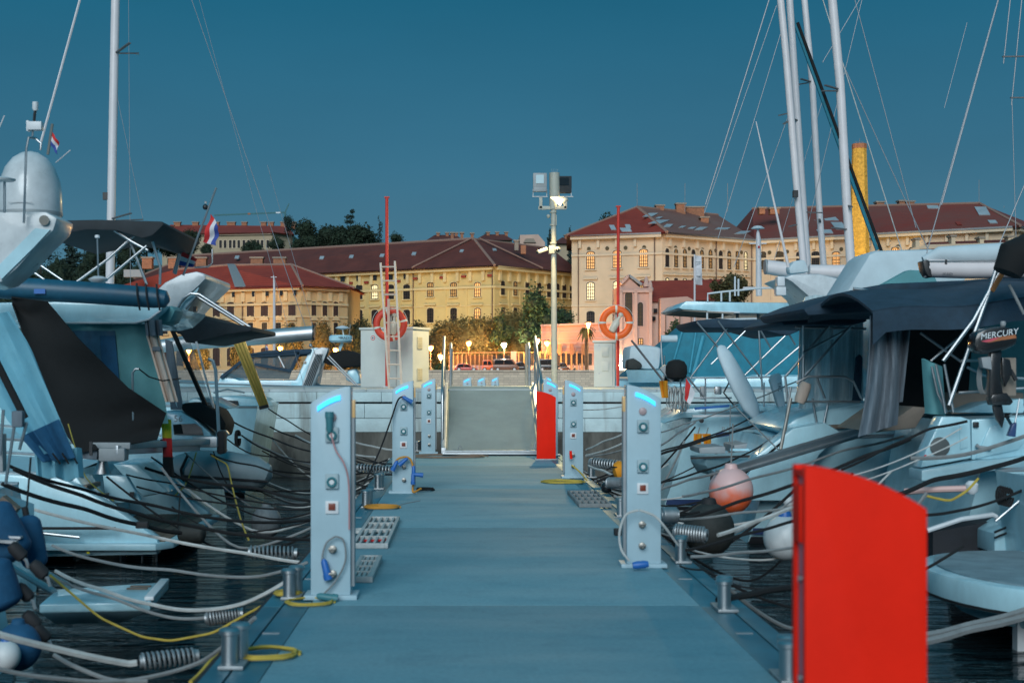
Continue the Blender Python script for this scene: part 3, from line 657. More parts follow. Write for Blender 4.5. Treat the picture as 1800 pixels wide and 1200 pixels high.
so.location = world_inv(fm) @ Vector(pm(974, 356, -0.45)); sp.energy = 1700; sp.color = (1, 0.74, 0.34); sp.spot_size = math.radians(128); sp.spot_blend = 1.0; so.rotation_euler = Vector((.42, .55, 1)).to_track_quat('Z', 'Y').to_euler(); sp.shadow_soft_size = 0.1
# ---------------------------------------------------------------- far shore: ground, quay wall, hill
ZG = 1.95
mat('quay_stone', (0.34, 0.30, 0.25), 0.85, var=0.2, scale=0.8)
m = MATS['quay_stone']; n = m.node_tree.nodes; l = m.node_tree.links
t = n.new('ShaderNodeTexCoord'); mp = n.new('ShaderNodeMapping'); mp.inputs['Rotation'].default_value = (math.radians(90), 0, 0); l.new(t.outputs['Object'], mp.inputs[0])
bk = n.new('ShaderNodeTexBrick'); bk.inputs['Scale'].default_value = 1.0; bk.inputs['Color1'].default_value = (0.78, 0.62, 0.46, 1); bk.inputs['Color2'].default_value = (0.58, 0.46, 0.35, 1); bk.inputs['Mortar'].default_value = (0.40, 0.33, 0.26, 1)
bk.inputs['Brick Width'].default_value = 0.7; bk.inputs['Row Height'].default_value = 0.34; bk.offset = 0.37; bk.squash = 1.4; bk.inputs['Mortar Size'].default_value = 0.02; l.new(mp.outputs[0], bk.inputs['Vector']); l.new(bk.outputs[0], n['Principled BSDF'].inputs['Base Color'])
mat('paving', (0.30, 0.24, 0.19), 0.85, var=0.15, scale=0.6); mat('asphalt', (0.06, 0.06, 0.06), 0.85, var=0.2, scale=0.5)
mat('hill_green', (0.035, 0.045, 0.03), 0.95, var=0.4, scale=0.08, bump=0.5, bscale=0.4)
mat('grass', (0.05, 0.075, 0.025), 0.95, var=0.4, scale=0.6)
QY = 196.0
mb = MB(); mb.add([(-420, QY, ZG), (420, QY, ZG), (420, 330, ZG), (-420, 330, ZG)], [(0, 1, 2, 3)]); struct(mb.build('ground', 'paving'))
mb = MB(); mb.add([(-420, 203, ZG + .004), (420, 203, ZG + .004), (420, 213, ZG + .004), (-420, 213, ZG + .004)], [(0, 1, 2, 3)]); struct(mb.build('road', 'asphalt'))
qw = T('quay_wall', 'low stone waterfront wall below the parked cars', 'wall', (0, QY, ZW))
MB().box((0, QY, 0.65), (840, 0.8, 2.55)).build('wall', 'quay_stone', qw); MB().box((0, QY - 0.02, ZG + 0.05), (840, 1.0, 0.25)).build('coping', 'quay_stone', qw)
# hill behind the town
nx, ny = 60, 26; mb = MB()
for j in range(ny + 1):
    for i in range(nx + 1):
        x = -330 + 660 * i / nx; y = 300 + 320 * j / ny; u = j / ny
        h = 31 * (1 - math.exp(-((y - 300) / 62) ** 2)) + 4 * math.sin(x * .02 + 1) * u + 3 * math.sin(y * .05 + x * .013)
        h *= 1.0 if x < 20 else max(0.62, 1 - (x - 20) / 200)
        mb.v.append(Vector((x, y, ZG + h)))
for j in range(ny):
    for i in range(nx): a = j * (nx + 1) + i; mb.f.append((a, a + 1, a + nx + 2, a + nx + 1))
struct(mb.build('hill', 'hill_green', angle=180))
def hillz(x, y):
    h = 31 * (1 - math.exp(-(max(0, y - 300) / 62) ** 2)) + 3 * math.sin(y * .05 + x * .013)
    return ZG + h * (1.0 if x < 20 else max(0.62, 1 - (x - 20) / 200))

# ---------------------------------------------------------------- buildings
for nm, c in (('wall_ochre', (0.58, 0.39, 0.19)), ('wall_yellow', (0.56, 0.42, 0.18)), ('wall_cream', (0.60, 0.46, 0.32)), ('wall_pink', (0.54, 0.34, 0.28)), ('wall_pale_pink', (0.58, 0.40, 0.32)), ('wall_salmon', (0.60, 0.30, 0.22)), ('wall_hill', (0.42, 0.33, 0.22)), ('trim_ochre', (0.64, 0.47, 0.26)), ('trim_yellow', (0.62, 0.48, 0.25)), ('trim_cream', (0.63, 0.50, 0.36)), ('trim_pink', (0.58, 0.38, 0.32))):
    mat(nm, c, 0.85, var=0.10, scale=0.25, bump=0.1, bscale=2)
def roofmat(nm, c, c2, sc=0.25):
    m = mat(nm, c, 0.8, col2=c2, var=0.1, scale=sc, bump=0.0); n = m.node_tree.nodes; l = m.node_tree.links; b = n['Principled BSDF']
    t = n.new('ShaderNodeTexCoord'); wv = n.new('ShaderNodeTexWave'); wv.bands_direction = 'Z'; wv.inputs['Scale'].default_value = 0.9; wv.inputs['Distortion'].default_value = 1.0; wv.inputs['Detail'].default_value = 3
    l.new(t.outputs['Object'], wv.inputs['Vector']); bp = n.new('ShaderNodeBump'); bp.inputs['Strength'].default_value = 0.35; bp.inputs['Distance'].default_value = 0.15
    l.new(wv.outputs['Fac'], bp.inputs['Height']); l.new(bp.outputs[0], b.inputs['Normal']); return m
roofmat('roof_red', (0.21, 0.024, 0.013), (0.29, 0.040, 0.022)); roofmat('roof_dark', (0.095, 0.020, 0.013), (0.15, 0.034, 0.022)); roofmat('roof_mixed', (0.21, 0.032, 0.020), (0.16, 0.055, 0.042), 0.1)
roofmat('roof_faded', (0.18, 0.07, 0.052), (0.21, 0.12, 0.10), 0.08)
mat('ridge_tile', (0.30, 0.17, 0.13), 0.8); mat('zinc', (0.26, 0.27, 0.28), 0.5, metal=0.3); mat('brick_chimney', (0.36, 0.15, 0.08), 0.85, var=0.25, scale=3); mat('plaster_grey', (0.30, 0.24, 0.19), 0.8)
mat('shutter_brown', (0.055, 0.028, 0.022), 0.6); mat('frame_brown', (0.035, 0.022, 0.018), 0.6); mat('frame_pale', (0.5, 0.4, 0.28), 0.6)
mat('pane_dark', (0.02, 0.022, 0.026), 0.1, var=0.0); mat('pane_dusk', (0.10, 0.075, 0.04), 0.2, var=0.3, scale=0.8); mat('pane_warm', (0.6, 0.4, 0.2), 0.3, var=0, emit=0.8, ecol=(1.0, 0.40, 0.08)); mat('pane_bright', (0.7, 0.6, 0.4), 0.3, var=0, emit=1.1, ecol=(1.0, 0.80, 0.40)); mat('pane_amber', (0.4, 0.25, 0.1), 0.3, var=0.2, emit=0.22, ecol=(1.0, 0.45, 0.12)); mat('downpipe', (0.14, 0.08, 0.05), 0.5)

class Facade:
    def __init__(s, root, pa, pb, m, trim):
        s.root = root; s.a = Vector(pa).to_2d() if len(pa) > 2 else Vector(pa); s.b = Vector(pb).to_2d() if len(pb) > 2 else Vector(pb)
        s.d = (s.b - s.a); s.L = s.d.length; s.d.normalize(); s.n = Vector((s.d.y, -s.d.x))
        if s.n.y > 0: s.n = -s.n
        s.m = m; s.trim = trim; s.rz = math.atan2(s.d.y, s.d.x)
    def hit(s, px):
        k = (px - CX) / F     # X = k*Y
        t = (k * s.a.y - s.a.x) / (s.d.x - k * s.d.y); return t
    def pt(s, t, z, out=0.0): q = s.a + s.d * t + s.n * out; return Vector((q.x, q.y, z))
    def strip(s, name, z, h, out, m=None, t0=None, t1=None, dent=0):
        t0 = 0 if t0 is None else t0; t1 = s.L if t1 is None else t1
        mb = MB().beam(s.pt(t0, z, out / 2 - 0.03), s.pt(t1, z, out / 2 - 0.03), out + 0.06, h)
        o = mb.build(name, m or s.trim, s.root)
        if dent:
            k = int((t1 - t0) / dent)
            for i in range(k):
                MB().beam(s.pt(t0 + (i + .3) * dent, z - h / 2 - 0.22, out * .4), s.pt(t0 + (i + .6) * dent, z - h / 2 - 0.22, out * .4), out * .5, 0.44).build('bracket', m or s.trim, o)
        return o
    def pilaster(s, px, z0, z1, w=0.5):
        t = s.hit(px); MB().beam(s.pt(t, z0, 0.06), s.pt(t, z1, 0.06), w, 0.14, up=(s.n.x, s.n.y, 0)).build('pilaster', s.m, s.root)
    def pipe(s, px, z0, z1):
        t = s.hit(px); MB().tube([s.pt(t, z0, 0.16), s.pt(t, z1, 0.16)], 0.11, 6).build('downpipe', 'downpipe', s.root)
_wm = {}
def arch_outline(w, h, arch, k=6):
    arch = min(arch, .22 * w) if h / w < 3 else arch
    pts = [(-w / 2, -h / 2), (w / 2, -h / 2), (w / 2, h / 2 - arch)]
    if arch > 0.01:
        for i in range(1, k): a = math.pi * i / k; pts.append((w / 2 * math.cos(a), h / 2 - arch + arch * math.sin(a)))
    pts.append((-w / 2, h / 2 - arch)); return pts
def window_meshes(w, h, arch, nx, ny, kind):
    key = (round(w, 1), round(h, 1), round(arch, 1), nx, ny, kind)
    if key in _wm: return _wm[key]
    out = arch_outline(w, h, arch); b = 0.13 if kind != 'shutter' else 0.07
    inn = [(x * (1 - 2 * b / w), z * (1 - 2 * b / h)) for x, z in out]; N = len(out)
    mb = MB(); y0, y1 = -0.10, 0.05
    mb.add([(x, y0, z) for x, z in out] + [(x, y0, z) for x, z in inn] + [(x, y1, z) for x, z in out] + [(x, y1, z) for x, z in inn],
           [(i, (i + 1) % N, N + (i + 1) % N, N + i) for i in range(N)] + [(i, 2 * N + i, 2 * N + (i + 1) % N, (i + 1) % N) for i in range(N)] + [(N + i, N + (i + 1) % N, 3 * N + (i + 1) % N, 3 * N + i) for i in range(N)])
    if kind == 'shutter':
        mb.box((0, -0.06, -arch / 4), (0.08, 0.06, h - arch / 2)); [mb.box((0, -0.055, -h / 2 + h * q), (w - .1, 0.05, 0.09)) for q in (0.33, 0.62)]
    else:
        for i in range(1, nx): mb.box((-w / 2 + w * i / nx, -0.05, -arch / 5), (0.09 if i * 2 != nx else 0.13, 0.06, h - arch / 2 - .05))
        for j in range(1, ny): mb.box((0, -0.05, -h / 2 + (h - arch * .6) * j / ny), (w - .1, 0.06, 0.09))
    me = bpy.data.meshes.new('window'); me.from_pydata([tuple(v) for v in mb.v], [], mb.f); PENDING.append((me, 'shutter_brown' if kind == 'shutter' else 'frame_brown'))
    mp_ = {}
    _wm[key] = (me, inn, mp_); return _wm[key]
def window(fc, px, yc, wpx, hpx, kind='glazed', pane='pane_dark', arch=0.25, nx=2, ny=4, sill=True, hood=None, surround=True):
    t = fc.hit(px); D = fc.pt(t, 0).y; z = PZ(yc, D); h = hpx * D / F
    w = abs(fc.hit(px + wpx / 2) - fc.hit(px - wpx / 2))
    me, inn, panes = window_meshes(w, h, arch, nx, ny, kind)
    o = bpy.data.objects.new('window', me); COL.objects.link(o); o.parent = fc.root
    q = fc.pt(t, z, 0.06); o.location = world_inv(fc.root) @ q; o.rotation_euler = (0, 0, fc.rz)
    pn = 'shutter_brown' if kind == 'shutter' else pane
    if pn not in panes:
        pm_ = bpy.data.meshes.new('pane'); pm_.from_pydata([(x, -0.03, zz) for x, zz in inn], [], [tuple(range(len(inn)))]); PENDING.append((pm_, pn)); panes[pn] = pm_
    p = bpy.data.objects.new('shutter_leaf' if kind == 'shutter' else 'pane', panes[pn]); COL.objects.link(p); p.parent = o
    if sill: MB().box((0, -0.14, -h / 2 - 0.10), (w + 0.5, 0.3, 0.18)).build('sill', fc.trim, o, local=True)
    if hood == 'flat': MB().box((0, -0.16, h / 2 + 0.55), (w + 1.0, 0.4, 0.22)).build('hood', fc.trim, o, local=True)
    if hood == 'gable':
        MB().prism([(-w * .95, -.3, h / 2 + .35), (w * .95, -.3, h / 2 + .35), (w * .95, -.3, h / 2 + .5), (0, -.3, h / 2 + 1.15), (-w * .95, -.3, h / 2 + .5)], (0, .3, 0)).build('hood', fc.trim, o, local=True)
    if surround:
        ou = arch_outline(w + .34, h + .3, arch + .05); i2 = arch_outline(w + .02, h + .02, arch); N = len(ou)
        mb = MB(); mb.add([(x, -0.06, zz) for x, zz in ou] + [(x, -0.06, zz) for x, zz in i2] + [(x, 0.05, zz) for x, zz in ou], [(i, (i + 1) % N, N + (i + 1) % N, N + i) for i in range(N)] + [(i, 2 * N + i, 2 * N + (i + 1) % N, (i + 1) % N) for i in range(N)])
        mb.build('surround', fc.trim, o, local=True)
    return o
def solid(root, pts, z0, z1, m, name='wall'):
    return MB().prism([(p[0], p[1], z0) for p in pts], (0, 0, z1 - z0)).build(name, m, root, smooth=False)
def roof_faces(root, verts, faces, m, name='roof'):
    mb = MB(); mb.add(verts, faces)
    vs = [Vector(v) - Vector((0, 0, 0.25)) for v in verts]; mb.add(vs, [tuple(reversed(f)) for f in faces])
    return mb.build(name, m, root, smooth=False)
def chimney(root, px, yt, yb, wpx, D, m='brick_chimney', cap=True):
    x0, x1 = PX(px - wpx / 2, D), PX(px + wpx / 2, D); zt, zb = PZ(yt, D), PZ(yb, D)
    o = MB().box(((x0 + x1) / 2, D + 0.8, (zt + zb) / 2), (x1 - x0, 1.6, zt - zb)).build('chimney', m, root)
    if cap: MB().box(((x0 + x1) / 2, D + 0.8, zt + 0.12), (x1 - x0 + .35, 1.9, 0.26)).build('chimney_cap', 'plaster_grey', o)
    return o
def ridge(root, a, b, r=0.22): MB().tube([a, b], r, 6).build('ridge_tiles', 'ridge_tile', root)

# A: ochre block with red hipped roof (left)
DA = 226.0; ZEa = PZ(503, DA)
cA = Vector((PX(530, DA), DA)); Dl = (ZEa - EYE) * F / (CY - 513); lA = Vector((PX(190, Dl), Dl)); Dr = DA + 5.0; rA = Vector((PX(611, Dr), Dr))
bA = lA + (rA - cA) * 1.4 + Vector((0, 12)); b2 = rA + Vector((1, 14))
A = T('ochre_house', 'ochre two-storey house with red hipped roof and dark shutters, left shore', 'building', (cA.x, cA.y, ZG))
solid(A, [lA, cA, rA, b2, bA], ZG - .5, ZEa, 'wall_ochre')
fa, fb = Facade(A, lA, cA, 'wall_ochre', 'trim_ochre'), Facade(A, cA, rA, 'wall_ochre', 'trim_ochre')
for f_ in (fa, fb):
    f_.strip('cornice', ZEa - 0.3, 0.6, 0.7); f_.strip('frieze', ZEa - 2.75, 0.35, 0.3, dent=0); f_.strip('string_course', PZ(556, DA), 0.3, 0.18)
    k = int(f_.L / 2.0)
    for i in range(k): MB().beam(f_.pt((i + .4) * 2.0, ZEa - 1.5, .14), f_.pt((i + .75) * 2.0, ZEa - 1.5, .14), .3, 1.5).build('frieze_panel', 'trim_ochre', A)
for x in (265, 291, 317, 343, 355.5, 381, 406, 441, 465.5, 490, 514):
    window(fa, x, 544, 12, 26, 'shutter', sill=True)
    window(fa, x, 577, 9, 20, 'glazed', 'pane_dusk' if x in (465.5, 514) else 'pane_dark', hood='gable', arch=0.05)
    window(fa, x, 627, 12, 32, 'shutter', arch=0.6, sill=False)
for x in (551, 570.5, 589.5):
    window(fb, x, 543, 8, 26, 'shutter'); window(fb, x, 577, 7, 20, 'glazed', 'pane_dark', hood='gable', arch=0.05)
for x in (355, 380, 406, 441, 465, 490, 514):
    t_ = fa.hit(x + 6); MB().box((0, 0, 0), (0.45, .2, .9)).build('vent', 'pane_dark', A, local=True).location = world_inv(A) @ fa.pt(t_, PZ(514, DA), 0.3)
fa.pipe(427, ZG, ZEa); MB().box((0, 0, 0), (0.1, .1, .1))
zr = PZ(466, DA + 9); up = Vector((0, 9))
def V3(p, z): return Vector((p[0], p[1], z))
eL, eC, eR, eB = V3(lA + Vector((-1, -1)), ZEa), V3(cA + Vector((.3, -1.2)), ZEa), V3(rA + Vector((1.2, -.5)), ZEa), V3(b2 + Vector((1, 1)), ZEa); eBL = V3(bA + Vector((-1, 1)), ZEa)
rv, rr = Vector((PX(400, DA + 9), DA + 9, zr)), Vector((PX(512, DA + 8), DA + 8, zr)); r0 = Vector((PX(305, DA + 10), DA + 10, PZ(474, DA + 10)))
vm = V3(fa.pt(fa.hit(427), 0, .9).to_2d(), ZEa)
ra = roof_faces(A, [eL, vm, eC, eR, eB, eBL, r0, rv, rr], [(0, 1, 7, 6), (1, 2, 8, 7), (2, 3, 8), (3, 4, 8), (4, 5, 6, 7, 8), (5, 0, 6)], 'roof_red')
ridge(ra, rv, rr); ridge(ra, rr, eC); ridge(ra, rr, eR); ridge(ra, r0, rv)
MB().prism([rv + Vector((0, -.3, .12)), rv + Vector((1.2, -.3, .12)), vm + Vector((1.2, -.1, .12)), vm + Vector((-.8, -.1, .12))], (0, .2, .1)).build('valley_gutter', 'zinc', ra)
for px, w in ((451, 21), (491, 21), (305, 19), (258, 17), (353, 18)): chimney(ra, px, 454, 472, w, DA + 10.5, 'brick_chimney')
MB().box(P(236, 481, DA + 7), (3, 2, 1.2)).build('dormer', 'zinc', ra)

# B: long yellow factory
DB_ = 246.0; ZEb = PZ(467, DB_)
cB = Vector((PX(869, DB_), DB_)); Dl = (ZEb - EYE) * F / (CY - 479); p600 = Vector((PX(600, Dl), Dl)); dirL = (p600 - cB).normalized(); lB = cB + dirL * 84
Dr = (ZEb - EYE) * F / (CY - 480); rB = Vector((PX(1012, Dr), Dr))
B = T('yellow_factory', 'long yellow factory with dark brown roof behind the trees, centre', 'building', (cB.x, cB.y, ZG))
bk_ = Vector((0, 26))
solid(B, [lB, cB, rB, rB + Vector((3, 22)), lB + bk_], ZG - .5, ZEb, 'wall_yellow')
fl, fr = Facade(B, lB, cB, 'wall_yellow', 'trim_yellow'), Facade(B, cB, rB, 'wall_yellow', 'trim_yellow')
for f_ in (fl, fr):
    f_.strip('cornice', ZEb - 0.35, 0.7, 0.9); f_.strip('frieze', ZEb - 3.6, 0.4, 0.25)
    f_.strip('string_course', PZ(536, DB_) , 0.16, 0.12)
    k = int(f_.L / 2.6)
    for i in range(k):
        if f_ is fl and i * 2.6 < f_.L - 46: continue
        MB().beam(f_.pt((i + .4) * 2.6, ZEb - 1.6, .2), f_.pt((i + .62) * 2.6, ZEb - 1.6, .2), .45, 1.8).build('bracket', 'trim_yellow', B)
lits = {659.5: 'pane_bright', 840: 'pane_warm', 757: 'pane_amber', 798: 'pane_amber'}
for x in (632, 659.5, 687.5, 715.5, 757, 798, 840):
    window(fl, x, 513 if x < 730 else 509, 11.5, 26, 'glazed', lits.get(x, 'pane_dark'), arch=.35, nx=3, ny=4)
    window(fl, x, 557 if x < 730 else 554, 11.5, 26, 'glazed', 'pane_warm' if x == 840 else 'pane_dark', arch=.35, nx=3, ny=4, hood='flat')
    window(fl, x, 603, 11.5, 28, 'glazed', 'pane_dusk', arch=.35, nx=3, ny=4)
for x in (603, 631, 659, 687, 714):
    t_ = fl.hit(x); o = MB().box((0, 0, 0), (0.9, .2, 1.1)).build('attic_vent', 'pane_dark', B, local=True); o.location = world_inv(B) @ fl.pt(t_, PZ(482, DB_ + 5), 0.1); o.rotation_euler = (0, 0, fl.rz)
for x in (617, 645, 701, 731, 778, 816, 862): 
    t_ = fl.hit(x); o = MB().box((0, 0, 0), (0.9, .3, .4)).build('red_block', 'roof_red', B, local=True); o.location = world_inv(B) @ fl.pt(t_, PZ(489.5 if x < 720 else 486, DB_ + 3), 0.22); o.rotation_euler = (0, 0, fl.rz)
for x in (621, 648, 675, 704, 730, 783, 820): fl.pilaster(x, ZG, ZEb - 3.6, .35)
for x in (727, 866): fl.pipe(x, ZG, ZEb - .6)
for x in (883, 905, 926, 947, 964, 979, 991, 1004):
    window(fr, x, 506 + (x - 883) * .05, 6.5, 25, 'glazed', 'pane_amber' if x == 905 else 'pane_dark', arch=.35, nx=3, ny=4); window(fr, x, 552 + (x - 883) * .03, 6.5, 24, 'glazed', 'pane_dark', arch=.35, nx=3, ny=4, hood='flat')
for x in (894, 914, 936): fr.pilaster(x, ZG, ZEb - 3.6, .3)
apx = Vector((PX(833, DB_ + 11), DB_ + 11, PZ(420, DB_ + 11)))
rl = lB + bk_ * .5 - dirL * 12; apl = Vector((rl.x, rl.y, apx.z + .2)); apr = Vector((rB.x - 4, rB.y + 9, apx.z - .3))
o1, o2, o3 = V3(lB + Vector((-1, -1)), ZEb), V3(cB + Vector((0, -1.4)), ZEb), V3(rB + Vector((1, -1)), ZEb); o4, o5 = V3(rB + Vector((4, 23)), ZEb), V3(lB + bk_ + Vector((-1, 1)), ZEb)
rb = roof_faces(B, [o1, o2, o3, o4, o5, apl, apx, apr], [(0, 1, 6, 5), (1, 2, 7, 6), (2, 3, 7), (3, 4, 5, 6, 7), (4, 0, 5)], 'roof_dark')
ridge(rb, apl, apx, .3); ridge(rb, apx, o2, .26); ridge(rb, apx, apr, .2); ridge(rb, apl, o1, .25)
q1 = V3(fl.pt(fl.hit(730), 0, 1.2).to_2d(), ZEb + .2); ridge(rb, apx + Vector((-.5, -.2, .1)), q1, .16)
q1 = V3(fr.pt(fr.hit(945), 0, 1.2).to_2d(), ZEb + .2); ridge(rb, apx + Vector((1, -.2, .1)), q1, .14)
def on_plane(px, py, a, b, c):
    nn = (b - a).cross(c - a); d = P(px, py, 1.0) - Vector((0, 0, EYE)); t = (a - Vector((0, 0, EYE))).dot(nn) / d.dot(nn); return Vector((0, 0, EYE)) + d * t
def skylight(roof, px, py, wpx, hpx, tri, m='zinc_pale', skew=0.0):
    pts = [on_plane(px + sx * wpx / 2 + sy * skew, py + sy * hpx / 2, *tri) for sx, sy in ((-1, 1), (1, 1), (1, -1), (-1, -1))]
    nn = (pts[1] - pts[0]).cross(pts[3] - pts[0]).normalized(); nn = nn if nn.y < 0 else -nn
    return MB().prism([p + nn * 0.02 for p in pts], nn * 0.16).build('skylight', m, roof, smooth=False)
mat('zinc_pale', (0.44, 0.46, 0.48), 0.4, metal=0.2, var=0.15, scale=.4)
for x, y in ((365, 417), (618, 452), (672, 450), (728, 447), (566, 454), (417, 453)): skylight(rb, x, y + (8 if x < 500 and y < 420 else 0), 7, 5, (o1, o2, apx), skew=-1)
skylight(rb, 812, 442, 6, 4, (o1, o2, apx), skew=-1); skylight(rb, 869, 440, 6, 4, (o2, o3, apx), skew=1)
chimney(rb, 908, 424, 440, 7, DB_ + 9, 'plaster_grey'); chimney(rb, 920, 431, 446, 9, DB_ + 8, 'brick_chimney', False)
for px, yt in ((795, 410), (812, 410), (830, 411)): chimney(rb, px, yt, 424, 5, DB_ + 26)

# C: cream factory block (right) and its long wing
DC = 240.0; ZEc = PZ(412, DC); cC = Vector((PX(1164, DC), DC)); Dl = (ZEc - EYE) * F / (CY - 417); lC = Vector((PX(1005, Dl), Dl)); Dr = (ZEc - EYE) * F / (CY - 424.5); rC = Vector((PX(1324, Dr), Dr))
De = (ZEc - EYE) * F / (CY - 401); eC_ = Vector((PX(1782, De), De)); fC = eC_ + Vector((14, 18))
C = T('cream_factory', 'tall cream factory block with lit windows and weathered hipped roof, right', 'building', (cC.x, cC.y, ZG))
solid(C, [lC, cC, rC, rC + Vector((8, 20)), lC + Vector((2, 24))], ZG - .5, ZEc, 'wall_cream')
f1, f2 = Facade(C, lC, cC, 'wall_cream', 'trim_cream'), Facade(C, cC, rC, 'wall_cream', 'trim_cream')
Wg = T('factory_wing', 'long cream factory wing with red roof behind the masts and chimney', 'building', (rC.x, rC.y, ZG))
solid(Wg, [rC + Vector((.02, .02)), eC_, fC, fC + Vector((-12, 14)), rC + Vector((12, 22))], ZG - .5, ZEc - .01, 'wall_cream')
f3 = Facade(Wg, rC, eC_, 'wall_cream', 'trim_cream'); f4 = Facade(Wg, eC_, fC, 'wall_cream', 'trim_cream')
for f_ in (f1, f2, f3, f4):
    f_.strip('cornice', ZEc - .25, .5, 1.1); f_.strip('gutter', ZEc + .12, .3, 1.25, 'zinc'); f_.strip('frieze', ZEc - 3.2, .35, .25)
    if f_ in (f1, f2): f_.strip('string_course', PZ(535, DC), .3, .2)
    k = int(f_.L / 3.2)
    for i in range(k):
        MB().beam(f_.pt((i + .4) * 3.2, ZEc - 1.2, .25), f_.pt((i + .55) * 3.2, ZEc - 1.2, .25), .5, 1.5).build('bracket', 'trim_cream', f_.root)
        r_ = MB().lathe([(0.35, 0), (0.35, .06)], (0, 0, 0), 10, (0, -1, 0)).build('round_vent', 'pane_dusk', f_.root, local=True); r_.location = world_inv(f_.root) @ f_.pt((i + .95) * 3.2, ZEc - 2.1, .05); r_.rotation_euler = (0, 0, f_.rz)
for x in (1017, 1151): f1.pipe(x, ZG, ZEc - .5)
for x in (1258, 1320): f2.pipe(x, ZG, ZEc - .5)
for x, y in ((1038.5, 457.5), (1085, 455.5), (1131.5, 453.5)):
    window(f1, x, y, 15.5, 32, 'glazed', 'pane_warm', arch=.55, nx=4, ny=5)
    window(f1, x, y + 54, 14.5, 32, 'glazed', 'pane_bright' if x < 1100 else 'pane_amber', arch=.45, nx=4, ny=5, hood='flat')
    window(f1, x, y + 100, 14.5, 22, 'glazed', 'pane_dark', arch=.6, nx=4, ny=4)
for i, x in enumerate((1172, 1187.5, 1203, 1218, 1233, 1248, 1266, 1281, 1295.5, 1310)):
    window(f2, x, 453 + i * .6, 6.6, 33, 'glazed', {9: 'pane_bright'}.get(i, 'pane_amber' if i % 3 else 'pane_dark'), arch=.5, nx=3, ny=5)
    window(f2, x, 500 + i * .4, 6.6, 24, 'glazed', 'pane_bright' if i in (0, 2) else 'pane_dark', arch=.4, nx=3, ny=4, hood='flat')
for x, p in ((1340, 'pane_dusk'), (1371, 'pane_dusk'), (1407, 'pane_dark'), (1434, 'pane_dark'), (1470, 'pane_warm'), (1574, 'pane_warm'), (1605, 'pane_dusk'), (1640, 'pane_dark'), (1676, 'pane_dark'), (1712, 'pane_dusk'), (1748, 'pane_dark')):
    window(f3, x, 458 if x < 1480 else 450, 14, 32, 'glazed', p, arch=.5, nx=4, ny=5)
for x in (1353, 1420, 1452, 1600, 1690): f3.pilaster(x, ZG, ZEc - 3.4, .4)
ac = Vector((PX(1120, DC + 10), DC + 10, PZ(364, DC + 10))); ac2 = Vector((PX(1262, DC + 22), DC + 22, PZ(378, DC + 22)))
w1, w2, w3 = V3(lC + Vector((-1, -1.2)), ZEc + .25), V3(cC + Vector((.6, -1.5)), ZEc + .25), V3(rC + Vector((.3, -1.2)), ZEc + .25); w4 = V3(rC + Vector((8, 26)), ZEc + .2); w5 = V3(lC + Vector((1, 26)), ZEc + .2)
rc = roof_faces(C, [w1, w2, ac], [(0, 1, 2)], 'roof_red', 'roof')
rc2 = roof_faces(C, [w2, w3, ac2, ac, w4, w5, w1], [(0, 1, 2, 3), (1, 4, 2), (4, 5, 3, 2), (5, 6, 3)], 'roof_faded', 'roof_slope')
ridge(rc, ac, w2, .3); ridge(rc2, ac, ac2, .25); ridge(rc, ac, w1, .22)
for x, y, w, h, s in ((1143, 379, 16, 6, -6), (1158, 391, 22, 6, -8), (1174, 398, 12, 5, -3), (1158, 384, 8, 3, -3), (1199, 400, 8, 3, -3), (1216, 402, 10, 3, -3), (1232, 403, 14, 5, -5), (1270, 403, 22, 3, -3), (1305, 410, 18, 5, -6)): skylight(rc2, x, y, w, h, (w2, w3, ac), skew=s)
for x, y, w, h, s in ((1077, 401, 9, 8, 2), (1104, 399, 9, 6, 1), (1100, 405, 18, 6, 2)): skylight(rc, x, y, w, h, (w1, w2, ac), skew=s)
chimney(rc2, 1160.5, 362, 370, 14, DC + 13); chimney(rc2, 1197, 359, 385, 16, DC + 15); chimney(rc2, 1222, 365, 385, 32, DC + 17); chimney(rc2, 1239, 383, 392, 14, DC + 13, 'brick_chimney')
for x in (1120, 1204, 1279): MB().tube([P(x, 372, DC + 12), P(x, 322, DC + 12)], .05, 5).build('lightning_rod', 'wire', rc)
aw0 = Vector((PX(1322, Dr + 14), Dr + 14, PZ(367, Dr + 14))); aw1 = Vector((PX(1722, De + 13), De + 13, PZ(357.5, De + 13)))
g1, g2, g3, g4, g5 = V3(rC + Vector((0, -1.2)), ZEc + .25), V3(eC_ + Vector((.5, -1.5)), ZEc + .25), V3(fC + Vector((2, 0)), ZEc + .25), V3(fC + Vector((-14, 22)), ZEc + .2), V3(rC + Vector((-2, 30)), ZEc + .2)
rw = roof_faces(Wg, [g1, g2, g3, g4, g5, aw0, aw1], [(0, 1, 6, 5), (1, 2, 6), (2, 3, 6), (3, 4, 5, 6), (4, 0, 5)], 'roof_mixed')
ridge(rw, aw0, aw1, .25); ridge(rw, aw1, g2, .25)
for x, y, w, h, s in ((1362, 385, 18, 16, 6), (1425, 382, 10, 14, 4), (1458, 384, 24, 10, 5), (1475, 398, 20, 12, 5), (1375, 374, 6, 5, 2), (1450, 408, 26, 6, 2), (1640, 365, 20, 5, 1), (1727, 372, 20, 14, 4), (1745, 391, 14, 5, 2), (1685, 394, 8, 5, 2)):
    skylight(rw, x, y, w, h, (g1, g2, aw1), 'zinc_pale' if (x, y) != (1685, 394) else 'roof_red', s)
for x, yt, w in ((1548, 356, 13), (1586, 354, 10), (1601, 355, 13), (1340, 366, 10), (1362, 367, 16)): chimney(rw, x, yt, 376, w, De + 24)
for x in (1721, 1765): MB().tube([P(x, 366, De + 13), P(x, 316 if x == 1721 else 362, De + 13)], .05, 5).build('lightning_rod', 'wire', rw)
lo = T('low_red_roof_house', 'low house with dark red roof in front of the factory wing', 'building', (PX(1720, 205), 205, ZG))
